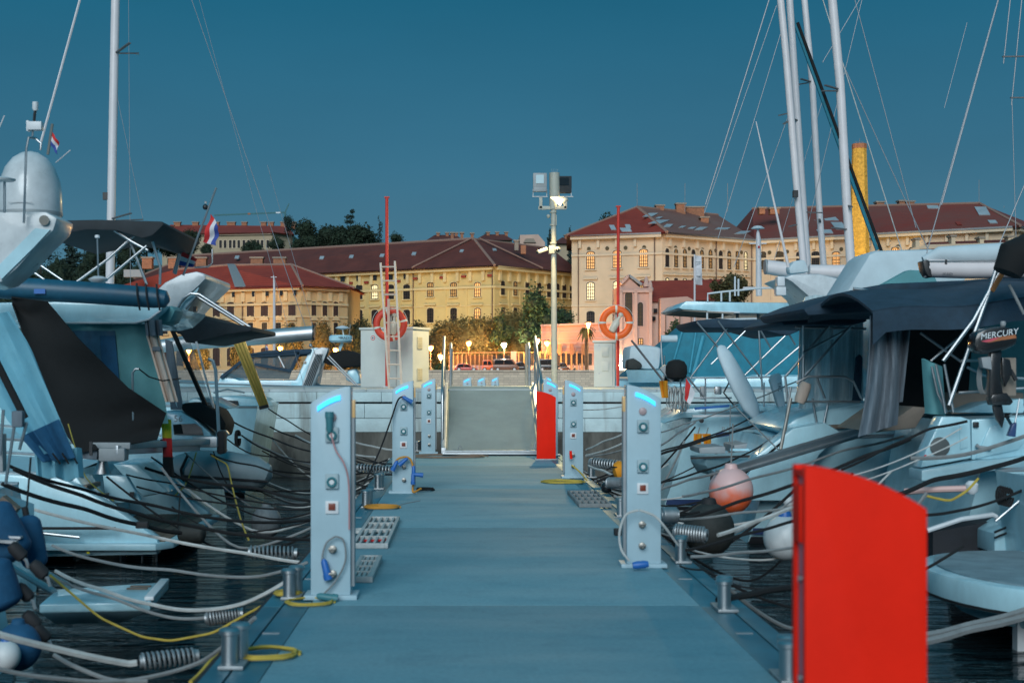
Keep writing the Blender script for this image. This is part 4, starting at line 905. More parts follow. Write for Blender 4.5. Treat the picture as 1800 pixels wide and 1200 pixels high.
MB().prism([P(1600, 652, 204), P(1600, 437, 204), P(1628, 430, 204), P(1850, 424, 204), P(1850, 652, 204)], (0, 9, 0)).build('wall', 'wall_cream', lo); MB().prism([P(1618, 441, 203.5), P(1632, 429, 206), P(1852, 421, 206), P(1852, 434, 203.5)], (0, 0.5, 0.3)).build('roof', 'roof_dark', lo)
for x, y in ((1613, 421), (1676, 416), (1726, 419), (1776, 417)): chimney(lo, x, y, 440, 7, 205, 'wall_cream')

# tall lit chimney stack
CS = T('chimney_stack', 'tall tapering yellow-lit brick chimney stack behind the masts', 'chimney', (PX(1511, 222), 224, ZG))
zt = PZ(258, 222); a_, b_ = 1.0, 2.2
def sq(r, z): c = Vector((PX(1510.5, 224), 224, z)); return [c + Vector((math.cos(q) * r, math.sin(q) * r, 0)) for q in [math.pi / 8 + math.pi / 4 * i for i in range(8)]]
mat('stack_brick', (0.62, 0.36, 0.06), 0.85, var=0.35, scale=2.5, bump=0.8, bscale=4)
for z0s, z1s in [(ZG + (zt - ZG) * i / 8, ZG + (zt - ZG) * (i + 1) / 8) for i in range(8)]:
    r0s = 2.1 - .98 * (z0s - ZG) / (zt - ZG); r1s = 2.1 - .98 * (z1s - ZG) / (zt - ZG)
    MB().loft([sq(r0s, z0s), sq(r1s, z1s - .02)], closed=True).build('shaft_course', 'stack_brick', CS, smooth=False)
MB().loft([sq(1.16, zt), sq(1.16, zt + .75)], closed=True).build('cap', 'brick_chimney', CS, smooth=False)
MB().tube([(PX(1511, 224), 224, zt + .7), (PX(1511, 224), 224, zt + 1.6)], .05, 5).build('aerial_mast', 'wire', CS); MB().tube([P(1503, 249, 224), P(1518, 249, 224)], .04, 5).build('aerial', 'wire', CS)

# pink gatehouse, its hall and wall
DP = 206.0; G = T('pink_gatehouse', 'pink gabled gatehouse with tall arched windows left of the red-roofed hall', 'building', (PX(1120, DP), DP, ZG))
def pz(y): return PZ(y, DP)
fg = Facade(G, (PX(1088, DP), DP), (PX(1146, DP), DP), 'wall_pink', 'trim_pink')
MB().poly([(1088, 662), (1088, 503), (1092, 503), (1104, 486), (1122, 503), (1128, 506), (1146, 506), (1146, 662)], DP, 9).build('wall', 'wall_pink', G, smooth=False)
for a, b in (((1090, 500), (1104, 485)), ((1104, 485), (1126, 501))): MB().beam(P(a[0], a[1], DP + 1) , P(b[0], b[1], DP + 1), 3, .35, up=(0, 0, 1)).build('gable_coping', 'zinc' if a[0] == 1104 else 'trim_pink', G)
for x in (1091, 1117, 1143): MB().beam((PX(x, DP), DP - .15, ZG), (PX(x, DP), DP - .15, pz(508)), .45, .4, up=(0, -1, 0)).build('pilaster', 'trim_pink', G)
for x, y in ((1136, 496), (1143, 503)): MB().lathe([(.5, 0), (.5, .4), (.35, .5), (.3, 1.0), (.12, 1.5)], P(x, y + 8, DP + .6), 8).build('pinnacle', 'trim_pink', G)
fg.strip('cornice', pz(512), .35, .35)
window(fg, 1105, 538, 13, 54, 'glazed', 'pane_dusk', arch=.55, nx=3, ny=8, sill=False); window(fg, 1125.5, 552, 9.5, 42, 'glazed', 'pane_dusk', arch=.4, nx=3, ny=6, sill=False)
window(fg, 1126, 600, 9, 12, 'glazed', 'pane_warm', arch=.02, nx=2, ny=2)
MB().tube([P(1145, 535, DP - .2), P(1145, 655, DP - .2)], .09, 6).build('downpipe', 'trim_pink', G)
H = T('pink_hall', 'long pink hall with dark red tiled roof behind the white hardtop boat', 'building', (PX(1200, DP), DP + 2, ZG))
MB().poly([(1146, 662), (1146, 529), (1290, 525), (1290, 662)], DP + 1.5, 9).build('wall', 'wall_pale_pink', H, smooth=False)
MB().poly([(1161, 662), (1161, 524), (1208, 521), (1225, 530), (1225, 662)], DP - 1, 2.4).build('side_wall', 'wall_pink', H, smooth=False)
MB().prism([P(1146, 530, DP + 1), P(1290, 526, DP + 1), P(1266, 494, DP + 6), P(1126, 497, DP + 6)], (0, .5, .3)).build('roof', 'roof_red', H)
for x in (1170, 1195, 1215): MB().beam(P(x, 552, DP - 1.1), P(x, 660, DP - 1.1), .12, .12).build('panel_joint', 'downpipe', H)
for x, y in ((1152, 546), (1149, 560)): MB().box(P(x, y, DP + 1.3), (.5, .5, .6)).build('wall_lamp', 'pane_dark', H)
PW = T('pink_wall', 'high pink rendered wall with brick piers behind the railings', 'wall', (PX(1020, DP), DP, ZG))
MB().poly([(952, 660), (952, 573), (1092, 568), (1092, 660)], DP + 3, .6).build('wall', 'wall_salmon', PW, smooth=False)
for y in (584, 596, 604, 611): MB().beam(P(952, y, DP + 2.95), P(1092, y - 3, DP + 2.95), .12, .12).build('band_course', 'trim_pink', PW)
MB().beam(P(951, 572, DP + 3), P(1093, 567, DP + 3), .9, .25).build('coping', 'trim_pink', PW)
mat('pier_brick', (0.34, 0.17, 0.09), 0.85, var=.2)
for x in (966, 984, 1005, 1025): MB().box(P(x, 614, DP + 2.2), (.5, .5, 1.6)).build('pier', 'pier_brick', PW)

# fence with dark panels along the road
FN = T('railing_fence', 'long fence of orange posts and dark panels behind the parked cars', 'fence', (PX(920, 208), 208.2, ZG))
mat('fence_post', (0.50, 0.26, 0.10), 0.6); mat('fence_panel', (0.03, 0.022, 0.018), 0.6); mat('fence_panel_lit', (0.20, 0.10, 0.03), 0.7)  # the lit panel copy has lamplight painted into its browner colour
DFn = 208.2; x = 790; k = 0
while x < 1040:
    w = 9.3 if x > 905 else (13 if 868 < x < 905 else 7.5); yt = 619 if x > 905 else 622
    MB().beam((PX(x, DFn), DFn, ZG), (PX(x, DFn), DFn, PZ(yt, DFn)), .22 if x > 905 else .13, .22, up=(0, -1, 0)).build('post', 'fence_post', FN)
    MB().box(((PX(x + 1, DFn) + PX(x + w - 1, DFn)) / 2, DFn + .15, (PZ(yt + 2, DFn) + ZG + .9) / 2), (PX(x + w - 1, DFn) - PX(x + 1, DFn), .06, PZ(yt + 2, DFn) - ZG - .9)).build('panel', 'fence_panel' if x > 860 else 'fence_panel_lit', FN)
    x += w; k += 1
MB().beam((PX(788, DFn), DFn + .05, PZ(620, DFn)), (PX(1045, DFn), DFn + .05, PZ(618, DFn)), .12, .14).build('top_rail', 'fence_post', FN)
MB().beam((PX(788, DFn), DFn + .3, ZG + .45), (PX(1045, DFn), DFn + .3, ZG + .45), .5, .9).build('plinth', 'trim_pink', FN)
MB().box((PX(903, DFn), DFn, PZ(633, DFn)), (.8, .8, 2.6)).build('gate_pier', 'trim_pink', FN)
KI = T('kiosk', 'small ochre kiosk with pointed roof among the lit trees', 'kiosk', (PX(864, 216), 216.5, ZG))
MB().box((PX(866, 216), 217.2, (ZG + PZ(610, 216)) / 2), (1.7, 1.7, PZ(610, 216) - ZG)).build('wall', 'trim_ochre', KI); c_ = Vector((PX(866, 216), 217.2, PZ(610, 216)))
MB().loft([[c_ + Vector((sx * 1.15, sy * 1.15, 0)) for sx, sy in ((-1, -1), (1, -1), (1, 1), (-1, 1))], [c_ + Vector((sx * .15, sy * .15, .95)) for sx, sy in ((-1, -1), (1, -1), (1, 1), (-1, 1))]], closed=True).build('roof', 'trim_yellow', KI, smooth=False)
MB().lathe([(.16, 0), (.2, .3), (.08, .5), (.12, .8), (.02, 1.2)], c_ + Vector((.3, 0, .9)), 8).build('finial', 'plaster_grey', KI); MB().box(c_ + Vector((-.1, -.88, -1.6)), (.9, .05, 1.1)).build('door', 'frame_brown', KI)

# hill house and roofs on the skyline
DH = 390.0; HH = T('hill_house', 'long hilltop house with arched windows and red roof, upper left', 'building', (PX(400, DH), DH, hillz(PX(400, DH), DH)))
zb = hillz(PX(400, DH), DH) - 6
MB().prism([(PX(285, DH), DH, zb), (PX(478, DH - 6), DH - 6, zb), (PX(514, DH), DH, zb), (PX(514, DH), DH + 20, zb), (PX(285, DH), DH + 20, zb)], (0, 0, PZ(412, DH) - zb)).build('wall', 'wall_hill', HH, smooth=False)
fh = Facade(HH, (PX(285, DH), DH), (PX(478, DH - 6), DH - 6), 'wall_hill', 'trim_cream'); fh.strip('cornice', PZ(412.5, DH - 3), .5, .6)
for x in (388, 396, 405, 412, 420, 429, 437, 446, 454, 461, 471): window(fh, x, 429, 4.6, 14, 'glazed', 'pane_dark', arch=.35, nx=2, ny=2, sill=False)
v_ = [P(280, 412, DH - 1), P(480, 412, DH - 7), P(517, 412, DH - 1), P(517, 412, DH + 21), P(280, 412, DH + 21), P(300, 395, DH + 9), P(470, 397, DH + 4), P(505, 397, DH + 10)]; zz_ = v_[0].z
for q in v_[:5]: q.z = zz_
rh = roof_faces(HH, v_, [(0, 1, 6, 5), (1, 2, 7, 6), (2, 3, 7), (3, 4, 5, 6, 7), (4, 0, 5)], 'roof_red')
for x, w in ((311, 11), (343, 10), (382, 5), (406, 14), (429, 9), (463, 9), (476, 9), (497, 8), (516, 8)): chimney(rh, x, 391, 402, w, DH + 7)
for i, (x0, x1, yr, ye, lab) in enumerate(((750, 815, 414, 424, 'low dark red roof with chimneys on skyline left of factory apex'), (838, 900, 413, 422, 'small red roofs on skyline right of factory apex'), (975, 1004, 418, 428, 'small red roof on the skyline beside the cream factory'))):
    o = T('skyline_house', lab, 'building', (PX(x0, 330), 330, hillz(0, 330)))
    MB().poly([(x0, 470), (x0, ye), (x1, ye), (x1, 470)], 330, 12).build('wall', 'wall_hill', o); MB().prism([P(x0 - 2, ye, 329), P(x1 + 2, ye, 329), P(x1 - 14, yr, 336), P(x0 + 14, yr, 336)], (0, .6, .2)).build('roof', 'roof_dark', o)
    for k in range(3): chimney(o, x0 + 20 + k * 16, yr - 4, ye, 5, 335)
o = T('skyline_block', 'plain pinkish flat-roofed block on the skyline above the dark roof', 'building', (PX(932, 332), 332, hillz(10, 332)))
MB().poly([(914, 470), (914, 413), (946, 412), (958, 426), (958, 470)], 332, 12).build('wall', 'wall_pale_pink', o); MB().prism([P(920, 426, 331.5), P(924, 419, 331.5), P(938, 419, 331.5), P(942, 426, 331.5)], (0, .6, 0)).build('dark_vault', 'plaster_grey', o)
o = T('tower_crane', 'thin distant tower crane on the skyline, upper left', 'crane', (PX(501, 520), 520, 30)); Dk = 520
MB().beam(P(501, 440, Dk), P(501, 372, Dk), .5, .5).build('tower', 'crane_teal', o); MB().beam(P(377, 379, Dk), P(503, 374, Dk), .3, .3).build('jib', 'crane_teal', o); MB().beam(P(377, 377.5, Dk), P(503, 372.5, Dk), .2, .2).build('jib_chord', 'crane_teal', o)
MB().beam(P(500, 375, Dk), P(508, 358, Dk), .4, .4).build('counter_jib', 'crane_teal', o); MB().box(P(489, 374, Dk), (1.6, .6, .5)).build('ballast', 'plastic_white', o); MB().box(P(438, 376, Dk), (1, .6, .6)).build('trolley', 'brick_chimney', o)
mat('crane_teal', (0.03, 0.14, 0.15), 0.6)
# ---------------------------------------------------------------- trees and hedges
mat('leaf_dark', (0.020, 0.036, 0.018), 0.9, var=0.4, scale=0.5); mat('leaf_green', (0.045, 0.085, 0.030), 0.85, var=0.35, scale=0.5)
mat('leaf_olive', (0.17, 0.125, 0.036), 0.85, var=0.3, scale=0.5); mat('leaf_conifer', (0.022, 0.045, 0.036), 0.9, var=0.35, scale=0.5); mat('leaf_hedge', (0.085, 0.075, 0.026), 0.85, var=0.4, scale=0.6)
mat('bark', (0.06, 0.045, 0.035), 0.9, var=0.3, scale=2)
NR = np.random.default_rng(11)
def leaves(name, centers, radii, n, size, m, parent, shell=0.55, boxy=False, jitter=0.0):
    """one crown mesh: many leaf-sized faces spread through the clumps"""
    c = np.array([tuple(x) for x in centers]); r = np.array(radii); k = len(c)
    vol = r.prod(axis=1) ** (2 / 3); idx = NR.choice(k, n, p=vol / vol.sum())
    d = NR.normal(size=(n, 3)); d /= np.linalg.norm(d, axis=1)[:, None]
    if boxy: d = NR.uniform(-1, 1, size=(n, 3)); d /= ((np.abs(d) ** 4).sum(axis=1) ** .25)[:, None]
    rad = shell + (1 - shell) * NR.random(n) ** 0.6; rad *= 1 + NR.normal(size=n) * (0.05 + jitter)
    p = c[idx] + d * r[idx] * rad[:, None]
    u = NR.normal(size=(n, 3)); u /= np.linalg.norm(u, axis=1)[:, None]; w = NR.normal(size=(n, 3)); w -= (w * u).sum(1)[:, None] * u; w /= np.linalg.norm(w, axis=1)[:, None]
    s = size * (0.6 + 0.8 * NR.random(n))[:, None]; L = s * 1.0; Wd = s * 0.62
    v = np.stack([p - u * L, p + w * Wd, p + u * L, p - w * Wd], axis=1).reshape(-1, 3)
    IM = world_inv(parent).translation; v = v + np.array(tuple(IM))
    me = bpy.data.meshes.new(name); me.vertices.add(len(v)); me.vertices.foreach_set('co', v.ravel())
    me.loops.add(4 * n); me.loops.foreach_set('vertex_index', np.arange(4 * n)); me.polygons.add(n); me.polygons.foreach_set('loop_start', np.arange(0, 4 * n, 4)); me.polygons.foreach_set('loop_total', np.full(n, 4))
    me.update(); PENDING.append((me, m)); o = bpy.data.objects.new(name, me); COL.objects.link(o); o.parent = parent; return o
def trunk(root, base, top, r, limbs):
    MB().tube([base, base.lerp(top, .5) + Vector((rng.uniform(-.1, .1), 0, 0)), top], [r, r * .75, r * .4], 8).build('trunk', 'bark', root)
    for q in limbs: MB().tube([base.lerp(top, rng.uniform(.45, .9)), q], [r * .4, r * .12], 5).build('limb', 'bark', root)
def tree(px, yb, yt, wpx, D, kind, label, m=None, name=None, n=2200, grp=None, lobes=9):
    zb = ZG if yb is None else PZ(yb, D); zt = PZ(yt, D); X = PX(px, D); H = zt - zb; Wd = wpx * D / F; base = Vector((X, D, zb))
    names = {'round': 'broadleaf_tree', 'hedge': 'clipped_tree', 'spire': 'conifer_tree', 'cedar': 'cedar_tree', 'pine': 'umbrella_pine', 'topiary': 'clipped_tree'}
    root = T(name or names[kind], label, 'tree', base, 0, grp)
    cs, rs = [], []
    if kind == 'round':
        for i in range(lobes):
            a = rng.uniform(0, 6.28); q = rng.uniform(.1, .62); z = zb + H * rng.uniform(.38, .82)
            cs.append((X + math.cos(a) * q * Wd / 2, D + math.sin(a) * q * Wd / 2, z)); k = rng.uniform(.20, .34); rs.append((Wd * k, Wd * k, min(H * .26, Wd * k * .85)))
        cs.append((X, D, zb + H * .74)); rs.append((Wd * .24, Wd * .24, H * .26))
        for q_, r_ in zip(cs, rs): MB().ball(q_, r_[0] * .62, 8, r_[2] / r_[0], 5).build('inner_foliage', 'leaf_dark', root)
        leaves('crown', cs, rs, int(n * 1.8), max(.16, Wd * .030), m or 'leaf_dark', root, .35, jitter=.08)
    elif kind in ('hedge', 'topiary'):
        b = kind == 'hedge'; ex = .6 if b else .9
        cm = MB(); R3 = (Wd / 2 * .80, Wd / 2.2 * .80, H * .42 * .82)
        sg = lambda v: math.copysign(abs(v) ** ex, v)
        cm.loft([[(X + R3[0] * sg(math.cos(a)) * sg(math.cos(f)), D + R3[1] * sg(math.sin(a)) * sg(math.cos(f)), zb + H * .58 + R3[2] * sg(math.sin(f))) for a in [2 * math.pi * k / 20 for k in range(20)]] for f in [-1.5 + 3.0 * q / 10 for q in range(11)]], closed=True).build('inner_foliage', m or 'leaf_hedge', root)
        cs = [(X, D, zb + H * .58)]; rs = [(Wd / 2, Wd / 2.2, H * .42)]
        for i in range(8):
            a = rng.uniform(0, 6.28); cs.append((X + math.cos(a) * Wd * .28, D + math.sin(a) * Wd * .2, zb + H * rng.uniform(.35, .8))); rs.append((Wd * .22, Wd * .22, H * .18))
        leaves('crown', cs, rs, int(n * 2.2), max(.15, Wd * .021), m or 'leaf_hedge', root, .84, boxy=b, jitter=.06)
    elif kind == 'spire':
        for i in range(9):
            t = i / 8; cs.append((X + rng.uniform(-.1, .1) * Wd, D, zb + H * (.08 + .88 * t))); q = Wd / 2 * (1 - t) ** .8 + .25; rs.append((q, q, H * .07))
        leaves('crown', cs, rs, n, max(.18, Wd * .04), m or 'leaf_conifer', root, .2, jitter=.1)
    elif kind in ('cedar', 'pine'):
        N_ = 8 if kind == 'cedar' else 6
        for i in range(N_):
            t = i / (N_ - 1); q = Wd / 2 * (1 - .78 * t) * rng.uniform(.75, 1.1); a = rng.choice((-1, 1)) * q * rng.uniform(.1, .5)
            z = zb + H * (.30 + .68 * t); cs.append((X + a, D + rng.uniform(-1, 1), z)); rs.append((q, q * .8, H * .045))
        if kind == 'pine': cs = [(X + rng.uniform(-.35, .35) * Wd, D, zb + H * rng.uniform(.7, .92)) for i in range(7)]; rs = [(Wd * .25, Wd * .25, H * .10)] * 7
        leaves('crown', cs, rs, n, max(.18, Wd * .030), m or 'leaf_conifer', root, .2, jitter=.1)
    trunk(root, base, Vector((X, D, zb + H * (.72 if kind != 'spire' else .95))), max(.12, Wd * .035), [Vector(q) for q in cs[:4]])
    return root
# hill trees, left
for px, yt, w, D, kind, lab in (
        (20, 432, 70, 300, 'round', 'dark tree on the hill at the far left edge of the picture'), (72, 424, 72, 305, 'pine', 'spreading dark pine on the hill under the radar dome'),
        (128, 419, 62, 310, 'spire', 'pointed dark conifer on the hill left of the tall mast'), (170, 424, 56, 312, 'round', 'round dark tree on hill just left of the tall mast'),
        (222, 404, 70, 318, 'round', 'dark bushy tree on hill right of the tall mast'), (258, 396, 60, 330, 'round', 'tall dark tree below the end of the dark canopy'),
        (296, 396, 56, 336, 'round', 'dark tree hiding left end of the hilltop house'), (333, 402, 46, 340, 'round', 'dark tree before the hilltop house behind the flag pole'),
        (364, 424, 30, 338, 'round', 'low dark bush under hilltop house windows'), (448, 424, 46, 338, 'round', 'low bush in front of hilltop house arches'),
        (486, 410, 36, 342, 'round', 'dark bush at right end of the hilltop house'), (512, 379, 30, 346, 'pine', 'thin flat-topped pine above the hilltop house corner'),
        (535, 384, 66, 340, 'round', 'large dark tree right of the hilltop house'), (574, 398, 62, 344, 'round', 'broad dark tree left of the layered cedar'),
        (618, 396, 84, 338, 'round', 'wide dark tree mass below the layered cedar'), (617, 369, 54, 348, 'cedar', 'layered cedar rising highest among the skyline trees'),
        (667, 381, 24, 346, 'spire', 'small pointed spruce beside the dark red pole'), (694, 405, 36, 344, 'round', 'small round tree right of the dark red pole'),
        (652, 404, 50, 342, 'round', 'dark tree between cedar and pointed spruce'), (855, 407, 18, 350, 'round', 'tiny tree on the skyline right of factory apex'),
        (1002, 401, 11, 300, 'spire', 'slim cypress against the sky left of the cream factory'), (966, 403, 14, 340, 'spire', 'small conifer behind the floodlight mast'),
        (1066, 372, 62, 330, 'round', 'round dark tree behind the roof of the cream factory')):
    yb = {305: 520}.get(D, 500) if D < 325 else 470
    tree(px, yb, yt, w, D, kind, lab, n=1500 if w < 40 else 2600, grp='trees on the hill')
for i, (px, yt, w, D) in enumerate(((18, 470, 80, 282), (48, 458, 64, 278), (80, 462, 60, 284), (108, 452, 58, 288), (140, 468, 62, 280), (168, 458, 56, 284), (196, 470, 54, 280), (222, 452, 50, 288), (246, 440, 44, 296), (150, 436, 50, 296), (100, 436, 46, 300), (190, 432, 46, 302), (40, 444, 50, 296))):
    tree(px, 600, yt, w, D, 'round', ('dark hillside tree, %s of front row from the left edge' % ('first', 'second', 'third', 'fifth', 'sixth', 'seventh', 'eighth', 'ninth', 'tenth')[i]) if i < 9 else ('dark tree on the left hillside, %s of the back row from the left' % {12: 'first', 10: 'second', 9: 'third', 11: 'fourth'}[i]), n=2600, grp='trees on the hill', lobes=12)
# waterfront trees
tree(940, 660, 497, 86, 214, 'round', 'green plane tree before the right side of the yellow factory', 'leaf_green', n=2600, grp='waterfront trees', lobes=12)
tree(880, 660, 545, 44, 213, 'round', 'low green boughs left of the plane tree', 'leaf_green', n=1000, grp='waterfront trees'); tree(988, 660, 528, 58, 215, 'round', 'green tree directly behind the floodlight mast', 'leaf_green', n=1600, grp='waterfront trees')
tree(829, 672, 562, 96, 217, 'hedge', 'broad clipped tree glowing orange above the red car', 'leaf_olive', n=9000, grp='clipped waterfront trees')
tree(919, 672, 550, 100, 219, 'hedge', 'broad clipped tree behind the kiosk and white lamp', 'leaf_olive', n=7000, grp='clipped waterfront trees')
for px, yt, w, lab in ((345, 606, 44, 'small clipped tree lit orange at the far left'), (424, 592, 36, 'small clipped tree behind the gold passerelle'), (508, 570, 46, 'clipped dark tree above the boom at its middle'), (567, 567, 38, 'clipped dark tree right of the boom end'),
                       (607, 572, 40, 'dark clipped tree left of the big white cabinet'), (635, 562, 40, 'dark clipped tree behind the big white cabinet'), (735, 566, 40, 'dark clipped tree right of the big white cabinet'), (776, 566, 44, 'dark clipped tree behind left gangway rail')):
    tree(px, 672, yt, w, 214, 'topiary', lab, 'leaf_hedge' if px not in (735, 774, 635) else 'leaf_dark', n=3600, grp='clipped waterfront trees')
tree(1290, 560, 482, 70, 172, 'round', 'dark green bushy tree behind the radar mast of white boat', 'leaf_hedge', n=2600, grp='trees right'); tree(1258, 560, 486, 22, 174, 'round', 'small round bush left of the dark bushy tree', 'leaf_hedge', n=700, grp='trees right')
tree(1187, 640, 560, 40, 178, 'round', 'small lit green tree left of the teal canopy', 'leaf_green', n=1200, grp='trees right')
pr = T('palm_tree', 'small palm tree beside the tall lantern lamp', 'palm', (PX(1030, 203), 203, ZG)); c_ = P(1030, 578, 203)
MB().tube([(PX(1031, 203), 203, ZG), c_], [.28, .2], 8).build('trunk', 'bark', pr)
for i in range(22):
    a = i * 2.4; e_ = rng.uniform(-.5, .9); d_ = Vector((math.cos(a), math.sin(a) * .8, 0)); pts = [c_ + d_ * (1.45 * t) + Vector((0, 0, (e_ * 1.4 * t) - 1.5 * t * t)) for t in (0, .25, .5, .75, 1)]
    sd = d_.cross(Vector((0, 0, 1))).normalized(); MB().loft([[p - sd * w, p + Vector((0, 0, .05)), p + sd * w] for p, w in zip(pts, (.04, .2, .26, .18, .02))], cap=False).build('frond', 'leaf_hedge', pr)
for px, w, lab in ((775, 30, 'low green shrub by the quay wall left of gangway rail'), (742, 24, 'small green shrub right of the big white cabinet')):
    o = T('shrub', lab, 'shrub', (PX(px, 200), 200, ZG)); leaves('foliage', [(PX(px, 200), 200, ZG + .5), (PX(px + 6, 200), 200, ZG + .35)], [(w * .035, .9, .6), (w * .025, .8, .5)], 500, .14, 'leaf_green', o)

# ---------------------------------------------------------------- street lamps
def street_lamp(px, y, D, kind, label, power, lantern=False, vis=True):
    z = PZ(y, D); X = PX(px, D); root = T('street_lamp', label, 'street lamp', (X, D, ZG), 0, 'street lamps along the waterfront')
    MB().tube([(X, D, ZG), (X, D, ZG + .8), (X, D, z - .3)], [.12, .07, .05], 8).build('pole', 'downpipe', root)
    g = {'sodium': 'lamp_sodium', 'white': 'lamp_white', 'warm': 'lamp_street'}[kind]; colr = {'sodium': (1, .40, .08), 'white': (1, .88, .6), 'warm': (1, .58, .22)}[kind]
    if lantern:
        MB().lathe([(.16, -.45), (.32, .1), (.3, .15)], (X, D, z), 8).build('globe', g, root); MB().lathe([(.55, .15), (.5, .3), (.05, .42)], (X, D, z), 10).build('cap', 'downpipe', root); MB().lathe([(.05, -.9), (.16, -.5), (.05, -.42)], (X, D, z), 8).build('collar', 'downpipe', root)
    else:
        MB().lathe([(.16, -.38), (.46, .16), (.34, .36), (.03, .42)], (X, D, z), 12).build('globe', g, root); MB().lathe([(.50, .38), (.3, .54), (.03, .66)], (X, D, z), 10).build('cap', 'downpipe', root)
    point_light('bulb', (X, D - .55, z - .05), power, colr, root, .35)
LP = 6800
for px, y, kind, lab, pw, lan in ((332, 617, 'sodium', 'lit orange street lamp at the far left by the clipped tree', .9, 0), (493, 613, 'sodium', 'lit orange street lamp below the boom', .9, 0), (590, 616, 'sodium', 'lit orange street lamp left of big white cabinet', .9, 0),
                       (757, 612, 'sodium', 'lit orange street lamp left of the gangway rail', .8, 0), (824, 604, 'sodium', 'lit orange street lamp above the red car', 1.0, 0), (886, 607, 'white', 'lit white street lamp right of the kiosk', .9, 0),
                       (944, 600, 'warm', 'lit street lamp just behind right gangway rail', .45, 0), (962, 604, 'sodium', 'lit street lamp left of the floodlight mast', .4, 0), (1034, 570, 'warm', 'tall lit lantern lamp beside the palm tree', .6, 1), (775, 628, 'white', 'small pale lit lamp at left gangway rail', .15, 0), (1091, 640, 'white', 'low lit lamp at foot of the red pole', .3, 0)):
    street_lamp(px, y, 199 if lan else 206 if px > 930 or px in (757, 775) else 209.5, kind, lab, LP * pw, lan)
def flood(px, D, z, tx, tD, tz, W_, col, label, size=110):  # facade floods are unseen, added for warm light; the chimney's is inferred
    root = T('unseen_floodlight', label, 'floodlight', (PX(px, D), D, z), 0, 'floodlights washing the facades'); loc = Vector((PX(px, D), D, z + .35)); d = (Vector((PX(tx, tD), tD, tz)) - loc).normalized()
    MB().lathe([(.02, -.2), (.14, -.15), (.2, .1), (.2, .14)], loc - d * .1, 10, d).build('housing', 'plastic_black', root); MB().tube([(loc.x, loc.y, z), loc - d * .1], .05, 6).build('stem', 'plastic_black', root); MB().lathe([(.17, 0), (.17, .02)], loc + d * .06, 10, d).build('lens', 'lamp_warm_white', root)
    sp = bpy.data.lights.new('beam', 'SPOT'); so = bpy.data.objects.new('beam', sp); COL.objects.link(so); so.parent = root; so.location = world_inv(root) @ (loc + d * .15); so.rotation_euler = (-d).to_track_quat('Z', 'Y').to_euler()
    sp.energy = W_; sp.color = col; sp.spot_size = math.radians(size); sp.spot_blend = .8; sp.shadow_soft_size = .2
WARM = (1, .62, .28)
FL = 8200
flood(330, 205, ZG, 330, 228, 12, FL, WARM, 'unseen floodlight added to wash left part of the ochre house'); flood(470, 203, ZG, 470, 227, 12, FL, WARM, 'unseen floodlight added to wash right part of the ochre house')
flood(690, 232, ZG, 690, 250, 15, FL * .9, (1, .70, .32), 'unseen floodlight added to wash left part of the yellow factory'); flood(810, 229, ZG, 800, 250, 15, FL * .9, (1, .70, .32), 'unseen floodlight added to wash right part of the yellow factory'); flood(985, 229, ZG, 940, 252, 15, FL * .6, (1, .74, .36), 'unseen floodlight added to wash the side of the yellow factory')
flood(1060, 218, ZG, 1085, 241, 17, FL * .65, (1, .72, .45), 'unseen floodlight added to wash front of the cream factory'); flood(1240, 220, ZG, 1240, 246, 17, FL * .9, (1, .70, .40), 'unseen floodlight added to wash side of the cream factory')
flood(1420, 196.5, ZG, 1420, 240, 19, FL * 1.7, (1, .66, .36), 'unseen floodlight added to wash wing left of the chimney'); flood(1640, 194.5 + 4, ZG, 1640, 226, 19, FL * 1.5, (1, .66, .36), 'unseen floodlight added to wash wing right of the chimney')
flood(1530, 199, ZG, 1510, 224, 26, FL * 3.4, (1, .62, .07), 'yellow floodlight at foot of the chimney stack', 70)
flood(1115, 194 + 3, ZG, 1112, 206, 9, FL * .05, (1, .60, .46), 'unseen floodlight added to wash the pink gatehouse'); flood(1010, 199, ZG, 1010, 209, 6, FL * .04, (1, .56, .36), 'unseen floodlight added to wash the high pink wall')

